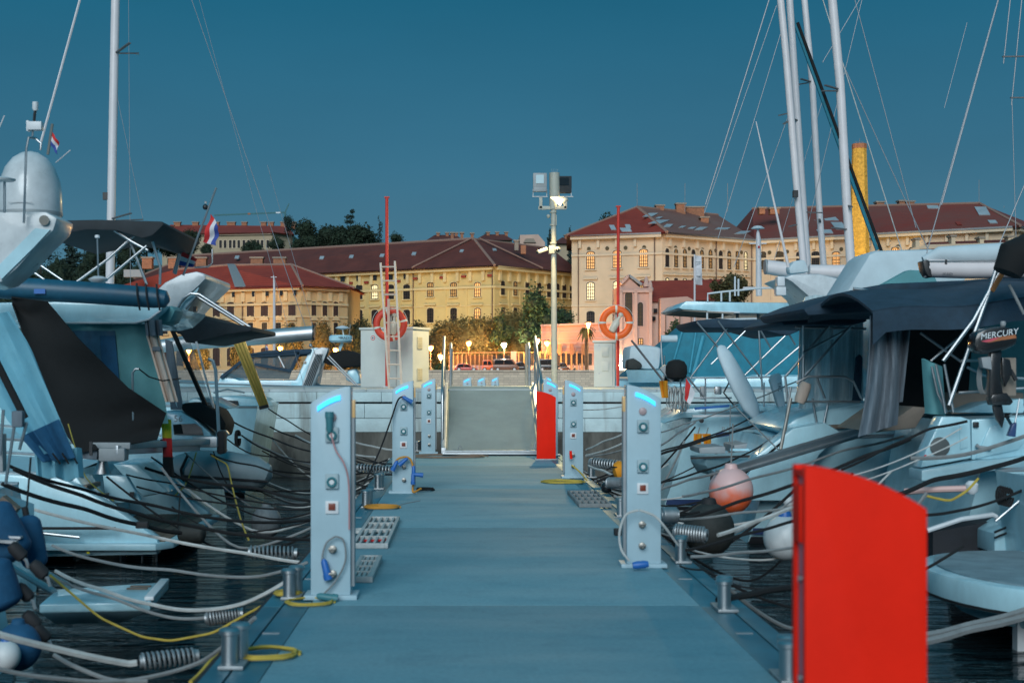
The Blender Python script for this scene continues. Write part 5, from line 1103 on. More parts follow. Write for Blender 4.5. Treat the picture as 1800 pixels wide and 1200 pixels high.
# ---------------------------------------------------------------- parked vehicles
mat('car_red', (0.45, 0.03, 0.015), 0.3, coat=.5); mat('car_orange', (0.55, 0.12, 0.03), 0.35, coat=.4); mat('car_brown', (0.16, 0.075, 0.045), 0.35, coat=.4); mat('car_black', (0.015, 0.014, 0.016), 0.25, coat=.5); mat('car_glass', (0.015, 0.015, 0.018), 0.06); mat('tail_red', (0.6, 0.02, 0.02), 0.3, emit=1.0, ecol=(1, .05, .02)); mat('head_pale', (0.7, 0.65, 0.5), 0.2)
def car(px0, px1, ytop, D, paint, label, van=False, flip=False):
    x0, x1 = PX(px0, D), PX(px1, D); L = x1 - x0; H = PZ(ytop, D) - ZG; Wd = 1.65
    root = T('parked_van' if van else 'parked_car', label, 'van' if van else 'car', ((x0 + x1) / 2, D, ZG), math.pi if flip else 0, 'vehicles parked along the waterfront')
    h = L / 2; b = H * (.5 if not van else .52); cl = .18
    body = [(-h, cl), (-h, b * .8), (-h * .96, b), (h * .55, b), (h * .95, b * .78), (h, b * .5), (h, cl)]
    if van: body = [(-h, cl), (-h, b), (h * .78, b), (h * .97, b * .82), (h, b * .5), (h, cl)]
    MB().prism([(x, -Wd / 2, z) for x, z in body], (0, Wd, 0)).build('body', paint, root, local=True, bevel=.06)
    top = [(-h * .9, b - .02), (-h * .72, H * .95), (-h * .5, H), (h * .02, H), (h * .18, H * .95), (h * .52, b - .02)]
    if van: top = [(-h * .98, b - .02), (-h * .95, H * .96), (-h * .88, H), (h * .42, H), (h * .52, H * .96), (h * .8, b - .02)]
    rf = MB().prism([(x, -Wd / 2 + .10, z) for x, z in top], (0, Wd - .2, 0)).build('roof', paint, root, local=True, bevel=.06)
    cx = sum(x for x, z in top) / 6; cz = b + (H - b) * .45
    gl = [(cx + (x - cx) * .86, cz + (z - cz) * .72) for x, z in top]
    for s in (-1, 1): MB().prism([(x, s * (Wd / 2 - .10) + s * .012, z) for x, z in gl], (0, -s * .02, 0)).build('side_window', 'car_glass', root, local=True)
    for s in (-1, 1): MB().box((cx + .05, s * (Wd / 2 - .075), cz), (.09, .03, H - b - .12)).build('door_pillar', paint, root, local=True)
    ws = top[-1], top[-2]; MB().prism([(ws[0][0] + .03, -Wd / 2 + .2, ws[0][1] + .05), (ws[1][0] + .05, -Wd / 2 + .2, ws[1][1] - .04), (ws[1][0] + .05, Wd / 2 - .2, ws[1][1] - .04), (ws[0][0] + .03, Wd / 2 - .2, ws[0][1] + .05)], (.02, 0, .02)).build('windscreen', 'car_glass', root, local=True)
    r = .29
    for sx in (-.62, .64):
        for s in (-1, 1):
            w = MB().lathe([(r, -.09), (r, .09)], (h * sx, s * (Wd / 2 - .06), r), 18, (0, 1, 0)).build('wheel', 'rubber', root, local=True, bevel=.02); MB().lathe([(r * .6, 0), (r * .62, .02)], (h * sx, s * (Wd / 2 + .03), r), 12, (0, s, 0)).build('rim', 'alu', w, local=True)
    for s in (-1, 1):
        MB().box((h * .965, s * Wd * .36, b * .68), (.1, .3, .14)).build('headlight', 'head_pale', root, local=True, bevel=.02); MB().box((-h * .985, s * Wd * .42, b * .75), (.08, .16, .2)).build('tail_light', 'tail_red', root, local=True, bevel=.02)
    for s in (-1, 1): MB().box((h * .34, s * (Wd / 2 + .05), b + .03), (.12, .16, .1)).build('wing_mirror', paint, root, local=True, bevel=.02)
car(799, 840, 639, 205.0, 'car_red', 'small red hatchback parked left of the vans')
car(848, 868, 633, 207.5, 'car_orange', 'orange van seen between red hatchback and brown van', True); car(866, 912, 631, 205.0, 'car_brown', 'brown passenger van parked right of the orange van', True)
car(904, 930, 636, 206.5, 'car_black', 'dark car partly behind the brown van'); car(945, 984, 631, 205.0, 'car_black', 'black estate car right of the gangway rail', True); car(981, 1001, 637, 207.0, 'car_black', 'black car at right end of the parked row')
o = T('planter', 'round terracotta planter on the quay below the black cars', 'planter', P(994, 660, 197)); MB().lathe([(.25, 0), (.55, .35), (.62, .42), (.5, .42), (.2, .2)], (PX(994, 198), 198, ZG), 14).build('bowl', 'brick_chimney', o)
for i, px in enumerate((1003, 1008, 1013, 1019, 1025)):
    o = T('bollard_post', 'thin dark bollard post, %s from the left in the row by the palm' % ('first', 'second', 'third', 'fourth', 'fifth')[i], 'bollard', (PX(px, 201), 201, ZG), 0, 'bollard posts by the palm'); MB().tube([(PX(px, 201), 201, ZG), (PX(px, 201), 201, ZG + 1.0)], .06, 6).build('post', 'downpipe', o); MB().ball((PX(px, 201), 201, ZG + 1.03), .09, 8).build('knob', 'downpipe', o)
# ---------------------------------------------------------------- boats: shared builders
def hull(root, xs, yc, L, beam, z0, z1, s, m='gelcoat', rake=0.25, stripe='boot_stripe', deckm='gelcoat_worn', fine=0.04):
    """lofted hull, stern at x=xs, bow towards s; its deck, boot stripe and antifouling are parts"""
    def secs(pts):
        out = []
        for i in range(13):
            t = i / 12; b = beam / 2 * (0.86 + 0.14 * math.sin(min(t / .45, 1) * math.pi / 2))
            if t > .45: b *= max(fine, 1 - ((t - .45) / .55) ** 2.3)
            zg = z0 + (z1 - z0) * t ** 1.4
            row = []
            for fy, fz in pts:
                z = zg if fz == 1 else (ZW + fz if fz <= .35 else ZW + (zg - ZW) * fz)
                row.append((xs + s * (L * t) + s * rake * (1 - t) * ((z - ZW) / max(.1, zg - ZW)) + s * .5 * t * ((z - ZW) / max(.1, zg - ZW)), yc + fy * b, z))
            out.append(row)
        return out
    half = [(-1, 1), (-1.0, .93), (-.985, .6), (-.93, .3), (-.86, .02), (-.5, -.28), (0, -.42)]
    full = half + [(-a, z) for a, z in reversed(half[:-1])]
    MB().loft(secs(full), cap=True).build('hull', m, root, angle=30)
    MB().loft([[(a[0], a[1], a[2] - .03), ((a[0] + b[0]) / 2, (a[1] + b[1]) / 2, a[2] + .03), (b[0], b[1], b[2] - .03)] for a, b in [(r[0], r[1]) for r in secs([(-.97, 1), (.97, 1)])]], cap=False).build('deck', deckm, root)
    for nm, q, mm in (('waterline_stripe', [(-.925, .20), (-.915, .12)], stripe), ('antifouling', [(-.91, .09), (-.88, .0), (-.8, -.1)], 'antifoul')):
        for sg in (1, -1):
            MB().loft([[(p[0], p[1] + (-.006 if sg > 0 else .006), p[2]) for p in r] for r in secs([(a * sg * 1.012, z) for a, z in q])], cap=False).build(nm, mm, root)
    for sg in (1, -1):
        MB().tube([r[0] for r in secs([(sg * 1.005, 1)])], .022, 6).build('toe_rail', 'alu', root)
def tubes(root, name, lst, r, m='stainless'):
    for pts in lst: MB().tube([P(*q) for q in pts], r, 8).build(name, m, root)
def flag(c, n, mats, D, label, staff=None, along='hoist', staff_m='stainless', wave=.03, cat='flag'):
    """c: four photo corners hoist-top, hoist-bottom, fly-bottom, fly-top"""
    k = [P(x, y, D) for x, y in c]; root = T('flag', label, cat, k[1])
    for i in range(n):
        a0, a1 = i / n, (i + 1) / n
        def fn(u, v, a0=a0, a1=a1):
            w = a0 + (a1 - a0) * v; p = k[0].lerp(k[1], w).lerp(k[3].lerp(k[2], w), u) if along == 'hoist' else k[0].lerp(k[3], w).lerp(k[1].lerp(k[2], w), u)
            return p + Vector((.3 * wave * math.sin(u * 9 + w * 4), wave * math.sin(u * 7 + w * 5), 0)) * (u if along == 'hoist' else 1)
        MB().sheet(fn, 10, 4, .004).build('stripe', mats[i], root)
    if staff: MB().tube([P(x, y, D) for x, y in staff], .014, 8).build('staff', staff_m, root)
    return root
def ropeline(pts, r, m, label, name='mooring_rope', spring=None, sag=0.03, grp='mooring ropes'):
    """pts: photo pixel + depth knots"""
    k = [q.copy() if isinstance(q, Vector) else P(*q) for q in pts]
    root = T(name, label, 'rope', k[-1], 0, grp); path = []
    for a, b in zip(k, k[1:]): path += sagline(a, b, sag * (b - a).length, 10)[:-1]
    path.append(k[-1]); path = [Vector((q.x, q.y, max(q.z, ZW + .01))) for q in path]
    for _ in range(3): path = [path[0]] + [(path[i - 1] + path[i] * 2 + path[i + 1]) / 4 for i in range(1, len(path) - 1)] + [path[-1]]
    MB().tube(path, r, 6).build('rope', m, root)
    if spring:
        a, b = P(*spring[0]), P(*spring[1]); d = (b - a); N = 11; hel = []
        u = d.normalized().orthogonal(); w = d.normalized().cross(u); R = spring[2]
        for i in range(N * 12 + 1): t = i / (N * 12); an = 2 * math.pi * N * t; hel.append(a + d * t + (u * math.cos(an) + w * math.sin(an)) * R)
        MB().tube(hel, R * .24, 6).build('spring', 'galvanised', root); MB().tube([a - d * .08, b + d * .08], R * .35, 6).build('spring_core', 'rubber', root)
        for q in (a, b): MB().lathe([(R * 1.15, -.015), (R * 1.15, .015)], q, 12, d).build('spring_plate', 'galvanised', root)
    return root
def ball_fender(px, py, rpx, D, m, label, stem=True, cap=None):
    c = P(px, py, D); r = rpx * D / F; root = T('ball_fender', label, 'fender', c, 0, 'ball fenders')
    MB().ball(c, r, 24, 1.06, 14).build('ball', m, root, angle=80)
    if cap:
        a = [(max(1e-4, (r + .004) * math.sin(math.pi * i / 14)), -(r + .004) * 1.06 * math.cos(math.pi * i / 14)) for i in range(8, 15)]
        MB().lathe(a, c, 24, (-.2, -.35, 1)).build('faded_top', cap, root, angle=80)
    MB().lathe([(r * .32, 0), (r * .26, r * .22), (r * .2, r * .25)], c + Vector((0, 0, r * .98)), 12).build('neck', 'rubber' if 'black' in m else 'plastic_blue' if 'white' in m else m, root)
    if stem: MB().tube([c + Vector((0, 0, r * 1.15)), c + Vector((.03, .05, r * 1.15 + .45))], .009, 6).build('lanyard', 'rope_grey', root)
def cyl_fender(a, b, r, m, label):
    a, b = Vector(a), Vector(b); L = (b - a).length; root = T('fender', label, 'fender', b, 0, 'cylinder fenders')
    MB().lathe([(r * .2, 0)] + [(r * math.sin(q * .26), L * .18 * (1 - math.cos(q * .26))) for q in range(1, 7)] + [(r * 1.02, L * .5)] + [(r * math.sin(q * .26), L - L * .18 * (1 - math.cos(q * .26))) for q in range(6, 0, -1)] + [(r * .2, L)], a, 24, b - a).build('body', m, root, angle=80)
    MB().lathe([(r * .25, -.06), (r * .25, .01)], a, 10, b - a).build('eye', 'rubber', root); MB().tube([a, a + Vector((.02, .04, .4))], .008, 6).build('lanyard', 'rope_black', root)

# ---------------------------------------------------------------- left row of boats
b1 = T('motorboat', 'white motorboat at lower left with blue covered fenders on its stern', 'boat', (-3.3, 9.0, ZW), 0, 'boats on the left of the pontoon')
hull(b1, -3.25, 9.2, 8.0, 3.0, .30, .8, -1)
MB().sheet(lambda u, v: P(0 - 90 * (1 - u) + 55 * u, 857 + 28 * u * u + v * 75, 10.6 - 1.0 * (1 - u)) , 8, 6, .05).build('quarter_moulding', 'gelcoat', b1)
MB().beam(P(-30, 948, 9.4), P(30, 952, 9.4), .05, .02).build('step_rail', 'stainless', b1); MB().beam(P(-30, 940, 9.5), P(38, 944, 9.5), .06, .015).build('step_plate', 'alu', b1)
MB().beam(P(2, 878, 10.2), P(28, 900, 10.2), .10, .08).build('cleat_block', 'teak', b1)
for a, b, r, lab in ((P(-24, 888, 9.6), P(28, 985, 9.6), .15, 'upper blue cloth covered fender at the lower left edge'), (P(46, 905, 9.9), P(64, 1000, 9.9), .09, 'narrow blue cloth covered fender beside the upper one'), (P(-28, 985, 9.2), P(2, 1075, 9.2), .16, 'lower bulky blue cloth covered fender at left edge')): cyl_fender(a, b, r, 'blue_fabric', lab)
ball_fender(32, 1136, 40, 9.0, 'blue_fabric', 'round blue fender near the bottom left corner', False); 
ball_fender(10, 1152, 26, 8.75, 'fender_white', 'small pale ball fender in front of the round blue fender, bottom left', False)
o = T('deck_shackle', 'black rope shackles hanging beside blue fenders at lower left', 'fitting', P(45, 1000, 9.4))
for i, (x, y) in enumerate(((30, 968), (42, 1040), (55, 1088), (72, 1112), (68, 1000))): MB().lathe([(.03, -.06), (.045, -.03), (.045, .05), (.02, .07)], P(x, y, 9.3), 10, (.5, .2, -.6)).build('link', 'rubber', o); MB().tube([P(x + 6, y + 10, 9.3), P(x + 16, y + 16, 9.3), P(x + 20, y + 30, 9.3)], .012, 6).build('bow_shackle', 'galvanised', o)

b2 = T('flybridge_yacht', 'large white flybridge yacht with radar dome at left edge', 'boat', (-3.9, 12.5, ZW), 0, 'boats on the left of the pontoon')
hull(b2, -4.15, 12.6, 12.0, 3.4, .42, 1.2, -1)
ptop = [Vector((-3.18, 11.14, -.18)), Vector((-2.39, 11.54, -.18)), Vector((-2.31, 10.5, -.18)), Vector((-3.1, 10.4, -.18))]
pc_ = Vector((-3.0, 11.1, -.37)); MB().loft([[q for q in ptop], [q + Vector((0, 0, -.06)) for q in ptop], [pc_ + (q - Vector((-3.0, 11.1, -.18))) * .62 for q in ptop]], closed=True).build('bathing_platform', 'gelcoat', b2, bevel=.012); MB().beam(ptop[1] + Vector((-.02, -.05, .02)), ptop[2] + Vector((-.02, .05, .02)), .07, .03).build('platform_edge', 'plastic_white', b2, bevel=.008)
for i in range(2): MB().box(Vector((-2.55 - i * .0, 11.25 - i * .12, -.172)), (.16, .04, .01)).build('hatch_slot', 'teak', b2)
for q in ((95, 1040), (120, 1030)): MB().tube([P(q[0], q[1], 11.0), P(q[0] - 120, q[1] - 70, 12.0)], .03, 8).build('platform_arm', 'stainless', b2)
mat('gelcoat_warm', (0.58, 0.60, 0.61), .3, coat=.2); MB().poly([(-30, 372), (80, 372), (101, 383), (94, 405), (62, 436), (30, 472), (0, 497), (-30, 505)], 12.6, .55).build('arch', 'gelcoat_warm', b2, bevel=.03)
MB().poly([(2, 491), (58, 436), (88, 404), (62, 401), (24, 440), (-6, 470)], 12.58, .02).build('arch_inset', 'gelcoat_worn', b2)
MB().lathe([(.03, -.01), (.045, .0), (.045, .012)], P(78, 387, 12.57), 12, (0, -1, -.2)).build('arch_light', 'brass_dull', b2)
dc = P(53, 398, 13.2); dr = 55 * 13.2 / F
dome = MB().lathe([(dr * .75, 0), (dr * .93, .05), (dr, .12), (dr * .99, .30), (dr * .93, .42), (dr * .78, .54), (dr * .55, .63), (dr * .28, .68), (.001, .70)], dc, 32).build('radar_dome', 'gelcoat_warm', b2, angle=60)
MB().lathe([(dr * 1.005, .10), (dr * 1.012, .115), (dr * 1.005, .13)], dc, 32).build('dome_seam', 'plastic_grey', dome)
MB().box(P(36, 356, 12.905), (.22, .004, .006)).build('dome_marking', 'plastic_grey', dome)
tubes(b2, 'aerial_post', [[(42, 392, 12.5), (46, 262, 12.5), (50, 242, 12.5), (62, 243, 12.6), (72, 252, 12.6), (71, 264, 12.6)]], .011); tubes(b2, 'aerial_post', [[(57, 240, 12.55), (59, 213, 12.55)]], .010)
tubes(b2, 'lamp_stalk', [[(8, 374, 12.2), (8, 320, 12.2)]], .012)
MB().lathe([(.10, 0), (.11, .015), (.06, .03), (.01, .035)], P(5, 318, 12.2), 18).build('gps_aerial', 'plastic_white', b2)
MB().box(P(62, 222, 12.55), (.13, .08, .075)).build('wind_sensor', 'plastic_white', b2, bevel=.008); MB().box(P(50, 222, 12.55), (.02, .06, .09)).build('sensor_arm', 'plastic_white', b2)
MB().lathe([(.018, 0), (.026, .02), (.026, .075), (.018, .08)], P(62, 195, 12.55), 12).build('anchor_light', 'plastic_white', b2); MB().tube([P(60, 213, 12.55), P(61, 200, 12.55), P(62, 195, 12.55)], .014, 6).build('light_stem', 'plastic_black', b2)
tubes(b2, 'whip_aerial', [[(-6, 236, 12.5), (8, 203, 12.5)], [(98, 286, 12.9), (124, 264, 12.9)]], .005, 'mast_white')
def cover(u, v):
    top, bot = [(-8, 540), (28, 560), (58, 640), (96, 735)], None
    L_ = [(-60, 560), (-40, 650), (18, 745), (70, 800)]; R_ = [(14, 548), (52, 610), (90, 700), (128, 790)]
    t = v * 3; i = min(2, int(t)); f = t - i
    a = (L_[i][0] + (L_[i + 1][0] - L_[i][0]) * f, L_[i][1] + (L_[i + 1][1] - L_[i][1]) * f); b = (R_[i][0] + (R_[i + 1][0] - R_[i][0]) * f, R_[i][1] + (R_[i + 1][1] - R_[i][1]) * f)
    x, y = a[0] + (b[0] - a[0]) * u, a[1] + (b[1] - a[1]) * u; return P(x, y, 12.2 + .12 * math.sin(u * 3.1) + .03 * math.sin(u * 17 + v * 3))
MB().sheet(cover, 14, 14, .02).build('cockpit_cover', 'white_canvas_blue', b2)
MB().sheet(lambda u, v: cover(u, .80 + .22 * v) + Vector((.0 + .02 * v, -.03, -.04 * v)), 14, 5, .02).build('cover_band', 'blue_fabric', b2)
MB().sheet(lambda u, v: P(62 + 80 * u + 4 * v, 790 + 52 * v + 4 * math.sin(u * 12), 12.35 + .06 * math.sin(u * 13)), 18, 5, .02).build('cover_skirt', 'white_canvas_blue', b2)
for i in range(3): MB().tube([P(92 + i * 17, 796, 12.2), P(106 + i * 15, 815, 12.2)], .008, 5).build('lacing', 'rope_black', b2)
mat('white_canvas_blue', (0.16, 0.40, 0.50), 0.8, var=.1, scale=3, bump=.3, bscale=6)
MB().beam(P(-8, 632, 11.6), P(44, 735, 11.6), .045, .05).build('canopy_strut', 'black_canvas', b2); tubes(b2, 'davit_bar', [[(10, 850, 11.2), (26, 742, 11.2)], [(34, 790, 11.2), (47, 742, 11.2)], [(0, 800, 11.2), (6, 720, 11.2)]], .013)
MB().box(P(32, 736, 11.15), (.09, .08, .13)).build('davit_block', 'grey_canvas', b2, bevel=.02); MB().box(P(3, 795, 11.3), (.05, .1, .3)).build('davit_foot', 'plastic_grey', b2, bevel=.01)

b3 = T('cabin_cruiser', 'white cabin cruiser with black mesh cover and blue rolled board on its hardtop', 'boat', (-4.2, 17.2, ZW), 0, 'boats on the left of the pontoon')
hull(b3, -4.35, 17.25, 10.0, 3.5, .40, 1.3, -1, rake=.1)
for yy in (15.62, 18.7):
    MB().prism([(-5.2, yy, .42), (-4.4, yy, .36), (-3.95, yy, .12), (-3.35, yy, -.30), (-3.35, yy, -.48), (-5.2, yy, -.52)], (0, .22, 0)).build('quarter_wing', 'gelcoat', b3, bevel=.04)
MB().prism([(-4.6, 15.5, -.42), (-3.35, 15.5, -.42), (-3.2, 15.75, -.42), (-3.2, 18.7, -.42), (-3.35, 18.95, -.42), (-4.6, 18.95, -.42)], (0, 0, .075)).build('swim_platform', 'gelcoat_worn', b3, bevel=.02)
for k in range(7): MB().box((-4.2 + k * .14, 17.2, -.338), (.128, 3.0, .012)).build('teak_plank', 'teak', b3)
for k in range(5): MB().box((-4.3 + k * .10, 16.15, -.28 + (4 - k) * .13), (.22, .6, .05)).build('transom_step', 'teak', b3, bevel=.006); 
MB().prism([(-4.42, 15.86, -.34), (-3.85, 15.86, -.34), (-4.3, 15.86, .35), (-4.42, 15.86, .35)], (0, .6, 0)).build('stair_block', 'gelcoat', b3, bevel=.02)
MB().prism([P(180, 835, 16.6), P(222, 836, 16.6), P(248, 880, 16.6), P(186, 886, 16.6)], (0, .12, 0)).build('transom_panel', 'gelcoat', b3, bevel=.02); MB().prism([P(196, 815, 17.4), P(240, 815, 17.4), P(297, 865, 17.4), P(250, 873, 17.4)], (0, 1.2, 0)).build('lounge_back', 'gelcoat', b3, bevel=.04)
MB().box(P(232, 868, 16.55), (.05, .03, .05)).build('latch', 'plastic_black', b3)
MB().box(P(90, 928, 15.48), (1.4, .02, .03)).build('rub_rail', 'plastic_black', b3); MB().tube([P(58, 935, 15.46), P(140, 944, 15.46)], .018, 8).build('exhaust_trim', 'stainless', b3)
for x in (212, 250, 275): MB().tube([P(x, 965, 16), P(x, 1000, 16), P(x + 22, 1012, 16)], .014, 6).build('ladder_leg', 'stainless', b3)
MB().lathe([(.11, 0), (.11, .3)], P(225, 985, 16.6), 14, (1, 0, 0)).build('stern_drive', 'gelcoat', b3)
MB().box(P(155, 971, 15.5), (.03, .01, .02)).build('marker', 'flag_gold', b3)
# superstructure
MB().prism([P(-40, 532, 15.9), P(95, 530, 15.9), P(290, 536, 15.9), P(282, 546, 15.9), P(262, 563, 15.9), P(238, 569, 15.9), P(110, 569, 15.9), P(-40, 569, 15.9)], (0, 2.6, 0)).build('hardtop', 'gelcoat', b3, bevel=.03)
MB().tube([P(110, 567, 15.88), P(238, 567, 15.88), P(262, 561, 15.88), P(283, 545, 15.88)], .012, 6).build('hardtop_trim', 'plastic_white', b3)
def encl(u, v): return P(95 + 175 * u + 26 * v * u, 569 + 175 * v, 16.05 + .05 * math.sin(u * 14) + .1 * v)
MB().sheet(encl, 20, 12, .02).build('cockpit_enclosure', 'green_canvas', b3)
MB().sheet(lambda u, v: encl(.17 + .44 * u, .07 + .55 * v) + Vector((0, -.02, 0)), 8, 6, .006).build('enclosure_window', 'vinyl_blue', b3); MB().sheet(lambda u, v: encl(.46 + .15 * u, .12 + .5 * v) + Vector((0, -.03, 0)), 4, 6, .006).build('window_flap', 'blue_fabric', b3)
mat('vinyl_blue', (0.03, 0.10, 0.17), 0.3, var=.2)
MB().sheet(lambda u, v: P(258 + 20 * u + 34 * v, 588 + 118 * v, 15.95 + .04 * math.sin(u * 9)), 8, 8, .02).build('side_curtain', 'cream_canvas', b3); MB().sheet(lambda u, v: P(256 + 26 * u + 3 * v, 562 + 28 * v, 15.9 + .05 * math.sin(u * 11)), 8, 4, .03).build('curtain_roll', 'grey_canvas', b3)
MB().box(P(275, 613, 15.9), (.09, .02, .05)).build('curtain_patch', 'grey_canvas', b3, bevel=.01)
def mesh_cover(u, v):
    top = [(20, 522), (83, 530), (140, 597), (225, 681), (292, 726)]; bot = [(22, 535), (50, 612), (95, 735), (140, 796), (276, 772)]
    t = u * 4; i = min(3, int(t)); f = t - i
    a = [top[i][k] + (top[i + 1][k] - top[i][k]) * f for k in (0, 1)]; b = [bot[i][k] + (bot[i + 1][k] - bot[i][k]) * f for k in (0, 1)]
    return P(a[0] + (b[0] - a[0]) * v, a[1] + (b[1] - a[1]) * v, 15.2 + .10 * math.sin(v * 3.1) + .02 * math.sin(u * 21 + v * 9))
MB().sheet(mesh_cover, 28, 10, .012).build('mesh_cover', 'black_canvas', b3)
MB().tube([P(-60, 508, 15.3), P(0, 505, 15.3), P(150, 514, 15.3), P(270, 523, 15.3), P(292, 526, 15.3), P(298, 526, 15.3)], [.12, .12, .118, .112, .09, .03], 16).build('rolled_board', 'tube_blue', b3); mat('tube_blue', (0.015, 0.09, 0.15), .45, var=.2)
for x in (240, 256, 275): MB().tube([P(x, 518 - 20 + (x - 240) * .05, 15.2), P(x + 2, 524, 15.15), P(x + 6, 545, 15.2)], .012, 6).build('strap', 'plastic_black', b3)
MB().box(P(70, 512, 15.17), (.12, .02, .05)).build('board_label', 'plastic_blue', b3)
MB().poly([(272, 545), (300, 536), (309, 545), (300, 566), (282, 572)], 16.2, .5).build('rolled_side_panel', 'green_canvas', b3, bevel=.05)
# flybridge canopy and frames
MB().prism([P(75, 388, 16.4), P(170, 386, 16.4), P(285, 389, 16.4), P(288, 395, 16.4), P(268, 414, 16.4), P(250, 419, 16.4), P(205, 405, 16.4), P(150, 404, 16.4), P(78, 418, 16.4)], (0, 2.3, 0)).build('bimini', 'charcoal_canvas', b3, bevel=.05)
tubes(b3, 'bimini_frame', [[(200, 404, 16.5), (232, 425, 16.5), (260, 440, 16.5)], [(238, 412, 16.6), (190, 455, 16.6), (130, 499, 16.6)], [(230, 428, 16.6), (258, 500, 16.6)], [(268, 425, 16.7), (282, 470, 16.7), (281, 500, 16.7)], [(258, 432, 16.4), (176, 500, 16.4)]], .016)
tubes(b3, 'rail', [[(40, 465, 15.8), (86, 497, 15.8)], [(50, 452, 15.8), (116, 497, 15.8)]], .012); MB().prism([P(90, 498, 16.2), P(165, 498, 16.2), P(205, 512, 16.2), P(90, 510, 16.2)], (0, 1.6, 0)).build('flybridge_coaming', 'gelcoat', b3, bevel=.04)
MB().tube([P(173, 492, 15.9), P(171, 420, 15.9)], .010, 8).build('aerial_stalk', 'stainless', b3); MB().lathe([(.02, 0), (.03, .01), (.026, .035), (.01, .04)], P(171, 419, 15.9), 12).build('stalk_light', 'plastic_white', b3); MB().lathe([(.02, -.03), (.10, .01), (.11, .03), (.05, .06)], P(173, 495, 15.7), 18).build('radome', 'plastic_white', b3)
tubes(b3, 'flag_post', [[(235, 780, 15.3), (233, 655, 15.3), (238, 648, 15.3), (244, 648, 15.3)]], .013); MB().tube([P(244, 648, 15.3), P(262, 662, 15.4), P(285, 669, 15.6), P(318, 665, 16.6)], .008, 6).build('safety_line', 'rope_black', b3)
# passerelle of the cruiser
ps = T('passerelle', 'grey folding passerelle lying across the stern below the black mesh cover', 'gangway', P(180, 800, 15.6))
MB().beam(P(195, 783, 15.2), P(345, 776, 18.2), .42, .07).build('plank', 'plastic_grey', ps, bevel=.01); MB().beam(P(205, 791, 15.1), P(350, 785, 18.0), .03, .10).build('side_rail', 'alu', ps, bevel=.006); MB().beam(P(148, 788, 15.4), P(178, 791, 15.4), .3, .20).build('hinge_housing', 'grey_canvas', ps, bevel=.02); MB().box(P(200, 798, 15.2), (.28, .2, .14)).build('motor_box', 'plastic_grey', ps, bevel=.02)
MB().lathe([(.10, 0), (.07, .06), (.05, .14), (.09, .18)], P(180, 832, 15.5), 16).build('swivel_base', 'stainless', ps); MB().box(P(362, 776, 18.2), (.32, .2, .14)).build('end_roller', 'alu', ps, bevel=.02); MB().box(P(390, 777, 18.3), (.10, .25, .30)).build('wheel', 'rubber', ps, bevel=.04)
for x, y in ((160, 788), (232, 786), (284, 783)): MB().box(P(x, y, 15.05 + (x - 160) * .013), (.03, .03, .15)).build('strap', 'plastic_black', ps)
tubes(ps, 'stanchion', [[(385, 768, 18.4), (379, 650, 18.4), (374, 634, 18.4), (366, 631, 18.4)]], .022)
flag([(282, 735), (300, 737), (307, 836), (288, 836)], 3, ['flag_gold', 'flag_red', 'flag_black'], 16.4, 'drooping black red gold flag behind the passerelle', along='fly', wave=.02)

b4 = T('sports_cruiser', 'white sports cruiser with curved radar arch and dark cockpit canopy', 'boat', (-3.5, 21.4, ZW), 0, 'boats on the left of the pontoon')
hull(b4, -3.75, 21.4, 9.0, 3.2, .50, 1.2, -1)
D = 19.8
MB().poly([(285, 722), (318, 722), (345, 738), (370, 760), (392, 800), (330, 806), (280, 802)], D - .02, .6).build('quarter_moulding', 'gelcoat', b4, bevel=.05)
MB().poly([(304, 746), (343, 744), (354, 752), (358, 765), (306, 764)], D - .04, .03).build('hull_window', 'smoked', b4); MB().poly([(304, 746), (318, 745), (322, 762), (306, 762)], D - .05, .02).build('window_blind', 'black_canvas', b4)
t_ = text_mb('56', .09); moved(t_, Matrix.Translation(P(306, 741, D - .03))); t_.build('hull_number', 'plastic_grey', b4)
arch = [(262, 522), (290, 496), (318, 482), (345, 477), (360, 481), (362, 490), (350, 502), (330, 520), (312, 540), (298, 562), (284, 566), (270, 560)]
MB().poly(arch, 20.2, 2.2).build('radar_arch', 'gelcoat_warm', b4, bevel=.08); MB().poly([(350, 504), (330, 522), (312, 542), (300, 560), (312, 562), (330, 545), (340, 528)], 20.17, .03).build('arch_inner', 'gelcoat_worn', b4)
tubes(b4, 'arch_stay', [[(300, 562, 20.1), (322, 525, 20.1), (335, 516, 20.1), (350, 517, 20.1), (440, 575, 20.1)], [(344, 520, 20.3), (428, 572, 20.3)], [(345, 520, 20.1), (326, 543, 20.1)]], .02)
MB().box(P(343, 543, 20.1), (.05, .05, .07)).build('deck_light', 'plastic_black', b4)
def bim(u, v): return P(282 + 160 * u, 560 + 20 * u - 18 * math.sin(u * 2.4) * (1 - .3 * v) + v * (24 * (1 - u) + 3), 19.9 + .8 * math.sin(v * 1.5))
MB().prism([P(282, 572, 19.9), P(302, 552, 19.9), P(345, 551, 19.9), P(385, 565, 19.9), P(442, 574, 19.9), P(443, 582, 19.9), P(400, 588, 19.9), P(345, 602, 19.9), P(326, 602, 19.9), P(318, 588, 19.9)], (0, 2.6, 0)).build('canopy', 'charcoal_canvas', b4, bevel=.05)
MB().beam(P(302, 578, 19.85), P(366, 722, 19.85), .09, .05).build('canopy_strap', 'black_canvas', b4); MB().beam(P(345, 600, 19.9), P(376, 718, 19.9), .02, .03).build('screen_pillar', 'alu', b4)
MB().prism([P(302, 592, 20.0), P(332, 594, 20.0), P(374, 716, 20.0), P(322, 722, 20.0)], (0, .02, 0)).build('side_screen', 'vinyl', b4)
MB().prism([P(290, 596, 20.4), P(302, 600, 20.4), P(322, 720, 20.4), P(300, 720, 20.4)], (0, .05, 0)).build('aft_screen', 'grey_canvas', b4)
